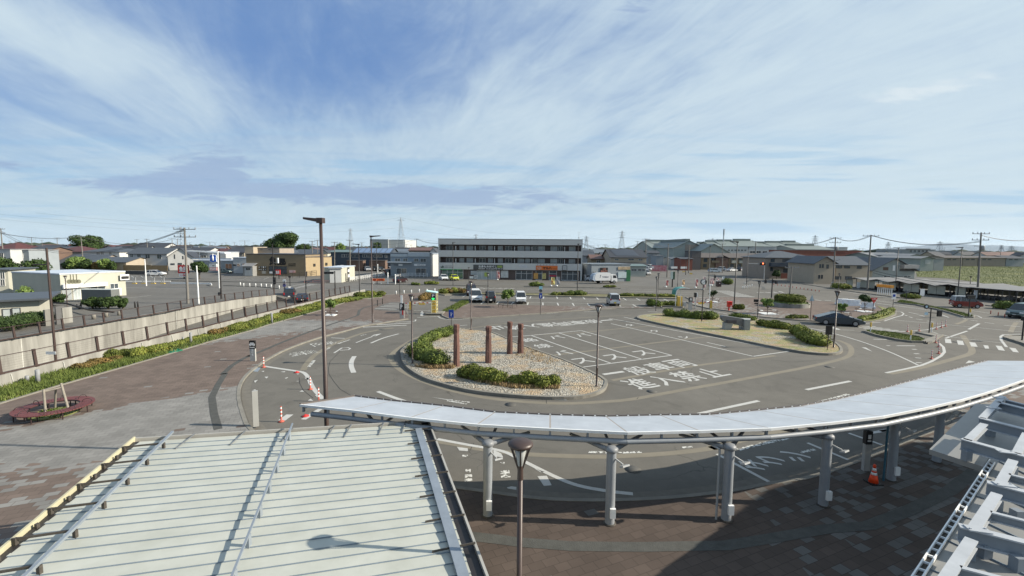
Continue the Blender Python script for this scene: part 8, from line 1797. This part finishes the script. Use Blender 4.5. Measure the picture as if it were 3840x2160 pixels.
for tl,x,yb,yt,lab in (('e',15,895,870,'left small yellow fence panel at the side street'),('e',125,930,895,'right small yellow fence panel at the side street')):
 p = G(tl,x,yb); w = 40 / 4.025 * p.y / F; hh = ZT(tl,x,yt,p); b = MB(); b.box((0,0,hh * .6),(w,.06,hh * .5)); b.box((-w * .4,0,hh / 2),(.06,.06,hh)); b.box((w * .4,0,hh / 2),(.06,.06,hh)); ob = b.obj('roadwork_panel',YELL); ob.location = p; tag(ob,lab,'barrier panel')
b = MB(); rnd = random.Random(9)
# UTILITY POLES, PYLONS, WIRES
CPOLE = mat('concrete_pole_material',(0.17,0.16,0.145),.8,.1,2)
def upole(label,P,ztop,lean=(0,0),arms=2,r=.19,stuff=True,armdir=0.0,armw=2.2,tr=False,drop=0,far=False):
 t = thing('utility_pole',label,'utility pole',P,armdir,'utility poles'); b = MB(); b.tube((0,0,0),(lean[0],lean[1],ztop),r,r * .6,n=8 if far else 12); b.obj('pole',CPOLE,t)
 b = MB();
 for k in range(arms):
  z = ztop - .25 - k * 1.1; b.box((lean[0],0,z),(armw,.1,.1))
  for s_ in (-.48,-.2,.2,.48): b.tube((lean[0] + s_ * armw,0,z),(lean[0] + s_ * armw,0,z + .28),.06,n=5)
 b.obj('crossarm',MATS['dark_steel_material'],t)
 if tr: b = MB(); b.lathe((lean[0] + .45,-.1,ztop - 3.2),[(.28,0),(.28,.8),(.2,.9)],10); b.box((lean[0] - .5,0,ztop - 2.4),(.9,.15,.12)); b.box((lean[0] - .5,0,ztop - 3.4),(.9,.12,.1)); b.obj('transformer',GREYM,t)
 return t
def UP(tl,x,yb,xt,yt,label,Y=None,**k):
 p = G(tl,x,yb) if Y is None else Vector((AY(tl,x,yb,Y).x,Y,0)); q = AY(tl,xt,yt,p.y); a = k.get('armdir',0)
 return upole(label,p,q.z,(q.x - p.x,0),**k),q
_,w1 = UP('b',262,1360,208,215,'leaning concrete utility pole with many insulators beside the red roadside board',tr=False,armw=3.2,arms=2)
_,w2 = UP('f',1868,1290,1930,288,'tallest utility pole with a crowded top beside the bicycle shelter',tr=True,armw=3.0,r=.18)
_,w3 = UP('f',208,1168,268,325,'utility pole in front of the beige wing at the right',tr=False,armw=3.4,arms=1); _,w4 = UP('e',2270,1075,2308,360,'utility pole beside the beige gabled house with a grey transformer',tr=True,armw=2.8)
_,w5 = UP('a',40,545,10,225,'utility pole at the far left edge behind the white flat house',Y=125,arms=2); _,w6 = UP('a',1245,605,1220,345,'pale utility pole in front of the dark round skyline tree',Y=150,tr=False);
_,w7 = UP('e',600,860,602,455,'utility pole in front of the long beige flats',Y=165,arms=1); _,w8 = UP('e',1080,950,1105,420,'utility pole with a box behind the traffic signal arm',Y=150,arms=1); _,w9 = UP('e',90,860,100,480,'utility pole at the left of the flats',Y=160,arms=1)
_,w10 = UP('e',1615,1225,1650,800,'pale service pole with a flat top lamp behind the round planter',arms=1,armw=2.6,r=.14); _,w11 = UP('d',2340,950,2360,455,'paired utility pole with insulators behind the roadside signboard',Y=135); _,w12 = UP('d',2022,640,2023,380,'utility pole with a wide wire crossarm behind the dark-roofed house',Y=170,arms=2,armw=3.0)
_,w13 = UP('d',1893,580,1895,418,'thin utility pole above the warehouse roofs',Y=220,arms=1,r=.15); _,w14 = UP('d',1405,560,1405,468,'short-looking utility pole on the skyline right of the apartment block',Y=240,arms=1)
_,w15 = UP('c',130,800,128,400,'pale utility pole in front of the dark terrace',Y=140,arms=1,armw=2.0); _,w16 = UP('c',305,560,308,440,'utility pole with a wide top on the skyline left of the warehouse',Y=230); _,w17 = UP('c',1135,520,1136,385,'utility pole on the skyline right of the tall pylon',Y=260,arms=1)
_,w18 = UP('b',2135,655,2135,415,'left utility pole of a pair behind the restaurant',Y=165); _,w19 = UP('b',2215,655,2215,400,'right utility pole of a pair behind the restaurant',Y=170,arms=1); _,w20 = UP('b',2470,800,2475,430,'utility pole right of the tall street lamp head pole',Y=150)
_,w21 = UP('b',1118,500,1118,410,'utility pole with a wide crossarm on the skyline left of the big tree',Y=250,armw=6,arms=1); _,w22 = UP('b',590,520,590,430,'distant utility pole with a wide top in the middle of the skyline',Y=280,armw=5,arms=1); _,w23 = UP('a',475,470,475,365,'distant utility pole on the left skyline',Y=260,armw=5,arms=2); _,w24 = UP('a',860,480,860,365,'distant utility pole left of the dark round tree',Y=260,armw=3,arms=2)
_,w25 = UP('a',2225,520,2215,385,'thin utility pole in front of the dark-tiled skyline house',Y=190,arms=1); _,w26 = UP('b',20,520,20,370,'utility pole behind the white gabled house',Y=230,arms=1,armw=4); _,w27 = UP('b',105,520,100,385,'second utility pole behind the white gabled house',Y=240,arms=1,armw=4)
for k,(tl,x,yt,Y) in enumerate((('b',285,440,330),('b',668,440,350),('b',775,450,380),('b',835,440,400),('b',960,435,330),('b',1255,440,380),('c',985,465,320),('c',1052,475,330),('c',1285,485,240),('d',1175,490,420),('d',1205,485,420),('d',1235,485,430),('d',1300,480,430),('d',1450,490,420),('a',630,400,300),('a',235,420,330),('a',150,415,360),('e',1890,440,350),('e',2170,455,380),('f',95,530,420),('f',145,530,430),('f',1490,555,400),('f',2235,480,300),('f',2460,550,400),('f',450,535,420),('f',1380,515,500),('c',530,480,170),('a',2065,390,240))):
 q = AY(tl,x,yt,Y); upole('small distant utility pole on the skyline among the roofs',Vector((q.x,Y,0)),q.z,(0,0),1,.16,armw=2.6,far=True)
def pylon(label,tl,x,yb,yt,Y,arms=3,w=4.0):
 q = AY(tl,x,yt,Y); t = thing('transmission_tower',label,'pylon',(q.x,Y,0),0,'lattice transmission towers'); h = q.z; b = MB(); th = max(.16,Y * .00042)
 lv = [0,.22,.4,.55,.67,.77,.86,1.0]; wd = lambda f: w * (1 - f) ** 1.15 + .45
 for a,c in zip(lv,lv[1:]):
  for sx_,sy_ in ((-1,-1),(1,-1),(1,1),(-1,1)): b.beam((sx_ * wd(a),sy_ * wd(a),h * a),(sx_ * wd(c) if c < 1 else 0,sy_ * wd(c) if c < 1 else 0,h * c),th,th)
  for s_ in (-1,1):
   b.beam((-wd(a),s_ * wd(a),h * a),(wd(c),s_ * wd(c),h * c),th * .6,th * .6); b.beam((wd(a),s_ * wd(a),h * a),(-wd(c),s_ * wd(c),h * c),th * .6,th * .6); b.beam((-wd(c),s_ * wd(c),h * c),(wd(c),s_ * wd(c),h * c),th * .6,th * .6)
 b.obj('lattice',mat('pylon_steel_material',(.30,.33,.36),.6,.05,1),t); b = MB()
 for k in range(arms): z = h * (.93 - k * .09); a_ = w * (.85 + .15 * (k % 2)); b.beam((-a_,0,z),(a_,0,z),th * 1.3,th * 1.3); b.beam((-a_,0,z),(0,0,z + h * .03),th * .7,th * .7); b.beam((a_,0,z),(0,0,z + h * .03),th * .7,th * .7)
 b.obj('crossarm',MATS['pylon_steel_material'],t); return Vector((q.x,Y,h))
py1 = pylon('tall red-topped lattice tower in front of the huge warehouse','c',897,520,65,430,1,4.2); py2 = pylon('slimmer lattice tower left of the dark terrace lamp','c',135,520,228,480,1,3.2); py3 = pylon('lattice tower with three crossarms right of the apartment block','d',1663,530,265,430,3,3.4); py4 = pylon('small lattice tower just right of the apartment block','d',1125,530,342,560,3,3.4); pylon('lattice tower beyond the factory at the right','e',2003,480,332,480,3,4)
pylon('lattice tower above the office block at the right','f',530,580,432,560,3,4); pylon('lattice tower in front of the mountain ridge','f',1312,570,425,620,2,5); pylon('pair-left lattice tower at the right end of the ridge','f',2240,600,485,700,3,4); pylon('pair-right lattice tower at the right end of the ridge','f',2392,600,490,640,3,5); pylon('tiny lattice tower behind the apartment block roof','c',2032,560,312,900,1,6); pylon('lattice tower above the warehouses near the antenna mast','e',455,460,378,520,1,7); pylon('hazy lattice tower behind the leaning concrete pole','b',150,480,205,430,3,5)
p = AY('e',625,238,300); b = MB(); b.tube((0,0,0),(0,0,p.z),.35,.3,n=8); b.tube((0,0,p.z - 4),(0,0,p.z),.5,n=8); ob = b.obj('antenna_mast',MATS['pylon_steel_material']); ob.location = (p.x,300,0); tag(ob,'tall plain antenna mast above the warehouse roofs','mast')
WIRE = mat('wire_material',(.03,.03,.035),.6,0,1)
def wire(label,A,B,sag=.8,n=10,r=.025,cnt=1,dx=(0,.5,0),grp='overhead wires'):
 b = MB(); A = Vector(A); B = Vector(B); dx = Vector(dx)
 for c in range(cnt):
  pts = [A.lerp(B,i / n) + dx * (c - (cnt - 1) / 2) + Vector((0,0,-sag * 4 * (i / n) * (1 - i / n))) for i in range(n + 1)]
  for p,q in zip(pts,pts[1:]): b.tube(p,q,r,n=4,cap=False)
 ob = b.obj('overhead_wire',WIRE); tag(ob,label,'wire',grp)
up_ = Vector((0,0,-.1))
wire('wires sagging between the two tall utility poles above the bicycle shelter',w3 + up_,w2 + Vector((0,0,-1.6)),1.2,r=.045,cnt=2,dx=(0,.3,.12)); wire('wires leaving the tallest utility pole to the right',w2 + Vector((0,0,-.5)),AY('f',2700,400,95),.5,r=.04,cnt=2,dx=(0,.3,.1)); wire('wires between the gabled house pole and the next pole to the right',w4 + up_,w3 + up_,1.0,r=.04,cnt=2,dx=(0,.3,.1)); wire('wires left of the gabled house pole to the factory',AY('e',1850,440,260),w4 + up_,1.0,r=.05,cnt=2,dx=(0,.3,.1)); wire('thick lower cables crossing in front of the weedy field',AY('f',300,880,100),w2 + Vector((0,0,-9.5)),.6,r=.05,cnt=2,dx=(0,0,.5)); wire('lower cable in front of the beige houses',AY('e',1650,770,125),AY('f',-200,700,110),.5,r=.04)
wire('wires from the left edge pole to the leaning concrete pole',w5 + Vector((0,0,-1)),w1 + Vector((0,0,-.3)),4.6,16,.04,2,(0,.4,.25)); wire('second wires from the left edge pole to the pole by the dark tree',w5 + Vector((0,0,-1.4)),w6 + up_,1.0,r=.045,cnt=2,dx=(0,.3,.1)); wire('wires right of the pole by the dark tree',w6 + up_,AY('b',10,395,170),2.2,r=.04,cnt=2,dx=(0,.3,.1))
wire('wires rising to the skyline pole right of the tall pylon',AY('c',600,470,250),w17,1.0,r=.06,cnt=1); wire('wires from the skyline pole to the apartment block',w17,AY('c',1470,452,230),.8,r=.06,cnt=2,dx=(0,0,.3)); wire('wires from behind the apartment block to the wide crossarm pole',AY('d',1060,460,180),w12 + Vector((0,0,-.6)),3.0,14,.06,2,(0,0,.3)); wire('wires from the wide crossarm pole to the warehouses',w12 + Vector((0,0,-.6)),AY('d',2576,500,200),1.5,r=.05,cnt=2,dx=(0,0,.3)); wire('lower wires right of the apartment block',AY('d',1060,450,200),AY('d',1990,505,220),2.5,12,.05,1)
for k,(ya,yb) in enumerate(((28,195),(95,265),(0,140))): wire(['high faint transmission line lowest at the left','high faint transmission line second at the left','topmost faint transmission line at the left'][k],AY('a',0 if k < 2 else 560,[90,15,-5][k],330),AY('b',1100,[300,245,190][k],420),2,14,.045)
for k in range(3): wire(['top','middle','lower'][k] + ' transmission line between the left pylons',AY('b',1100,[190,245,300][k],420),Vector((py1.x,py1.y,py1.z - k * 9)),3.5,14,.05)
for k in range(3): wire(['top','middle','lower'][k] + ' transmission line running right from the tall pylon',Vector((py1.x,py1.y,py1.z - k * 9)),AY('d',900,[330,385,420][k],560),6,14,.055)
for k in range(3): wire(['top','middle','lower'][k] + ' transmission line to the three-armed tower',AY('d',1060,[342,380,415][k],520),Vector((py3.x,py3.y,py3.z - k * 8 - 6)),3,12,.055)
for k in range(3): wire(['top','middle','lower'][k] + ' transmission line right of the three-armed tower',Vector((py3.x,py3.y,py3.z - k * 8 - 6)),AY('e',600,[400,415,440][k],520),3,12,.055)
# FAR TOWN
rnd = random.Random(77)
FT = [('dk','dark grey tiled'),('slate','slate grey'),('rb','brown tiled'),('red','dull red'),('blue','blue-grey')]
protos = {}
def small_house(rk,wk,w,d,ze,zr):
 t = thing('town_house','','house',(0,0,0)); b = MB(); b.prism([Vector((-w,0,0)),Vector((w,0,0)),Vector((w,d,0)),Vector((-w,d,0))],-.3,ze); b.add([(-w,0,ze),(-w,d,ze),(-w,d / 2,zr),(w,0,ze),(w,d,ze),(w,d / 2,zr)],[(0,2,1),(3,4,5)]); b.obj('wall',wallm(wk),t)
 r = MB(); o = .6; k = (zr - ze) / (d / 2); th = .2
 for y0,z0,y1,z1 in ((-o,ze - k * o,d / 2,zr),(d / 2,zr,d + o,ze - k * o)): r.add([(-w - o,y0,z0),(w + o,y0,z0),(w + o,y1,z1),(-w - o,y1,z1),(-w - o,y0,z0 + th),(w + o,y0,z0 + th),(w + o,y1,z1 + th),(-w - o,y1,z1 + th)],[(3,2,1,0),(4,5,6,7),(0,1,5,4),(2,3,7,6),(1,2,6,5),(3,0,4,7)])
 r.obj('roof',roofm(rk),t); b = MB()
 for x in (-w * .5,w * .45): b.bx(x - .8,x + .8,-.06,0,ze - 1.9,ze - .8)
 b.obj('window',GLZ,t); return t
WK = [('lgrey','pale grey'),('taupe','taupe'),('white','white'),('beige','beige')]
cnt = 0
for (rk,rl) in FT:
 for (wk,wl) in WK:
  t = small_house(rk,wk,rnd.uniform(4.5,7),rnd.uniform(8,11),rnd.uniform(4.8,5.8),rnd.uniform(6.9,8.1)); protos[(rk,wk)] = t
  t['label'] = 'distant %s house with a %s roof in the far town' % (wl,rl); t['group'] = 'distant houses with %s roofs and %s walls' % (rl,wl)
note_kids()
used = set(); keys = list(protos)
for i in range(250):
 Y = 205 + 700 * (i / 250) ** 1.35; X = rnd.uniform(-1.25,1.25) * Y
 u = X / Y
 if Y < 270 and (-.62 < u < .16 or u > .16): Y += 90; X = u * Y
 if u > .62 and Y < 330: continue
 k = rnd.choice(keys); src = protos[k]; rz = rnd.choice((0,0,PI / 2,.2,-.25))
 if k not in used: src.location = (X,Y,0); src.rotation_euler = (0,0,rz); used.add(k)
 else: dup(src,(X,Y,0),rz)
for k in keys:
 if k not in used:
  for c in list(protos[k].children): bpy.data.objects.remove(c)
  bpy.data.objects.remove(protos[k])
b = MB(); rr_ = random.Random(3)
for k in range(260):
 a = R(-58 + 116 * k / 260) ; d = rr_.uniform(1000,1250); x = d * math.sin(a); y = d * math.cos(a); s_ = rr_.uniform(6,10); b.ball((x,y,s_ * .45),(s_ * 2.2,s_,s_ * .75),1,.35,k)
ob = b.obj('far_woods',mat('far_woods_material',(.035,.05,.03),.95,.3,.02)); tag(ob,'far dark belt of trees along the horizon','woods'); ob['kind'] = 'stuff'
def ridge(name,pts,Y,col):
 P = [AY('f',x,y,Y) for x,y in pts]; b = MB(); n = len(P); vs = []
 for q in P: vs += [(q.x,Y - 4600,0),(q.x,Y - 1900,q.z * .55),(q.x,Y,q.z),(q.x,Y + 2500,0)]
 fs = [(i * 4 + j,(i + 1) * 4 + j,(i + 1) * 4 + j + 1,i * 4 + j + 1) for i in range(n - 1) for j in range(3)]; b.smooth = True; b.add(vs,fs); struct(b,name,mat(name + '_material',col,.95,.08,.0006))
ridge('mountain_ridge',[(500,560),(620,540),(720,510),(820,498),(930,500),(1000,505),(1080,490),(1180,468),(1260,458),(1330,450),(1440,448),(1540,455),(1660,470),(1760,474),(1840,490),(1930,488),(2100,478),(2200,486),(2330,490),(2450,505),(2576,512),(2900,530),(3300,540),(3800,560)],20000,(.045,.085,.125))
b = MB(); b.bx(-26000,26000,-300,23500,-8,700)
hm = bpy.data.materials.new('haze_material'); hm.use_nodes = True; nn = hm.node_tree.nodes; nn.remove(nn['Principled BSDF']); pv = nn.new('ShaderNodeVolumePrincipled'); pv.inputs['Color'].default_value = (.80,.90,1.0,1); pv.inputs['Density'].default_value = 0.000013; pv.inputs['Anisotropy'].default_value = .2
hm.node_tree.links.new(pv.outputs[0],nn['Material Output'].inputs['Volume'])
hz_ = b.obj('haze',hm,kind='stuff'); hz_['label'] = 'thin pale air haze over the town'; hz_['category'] = 'haze'
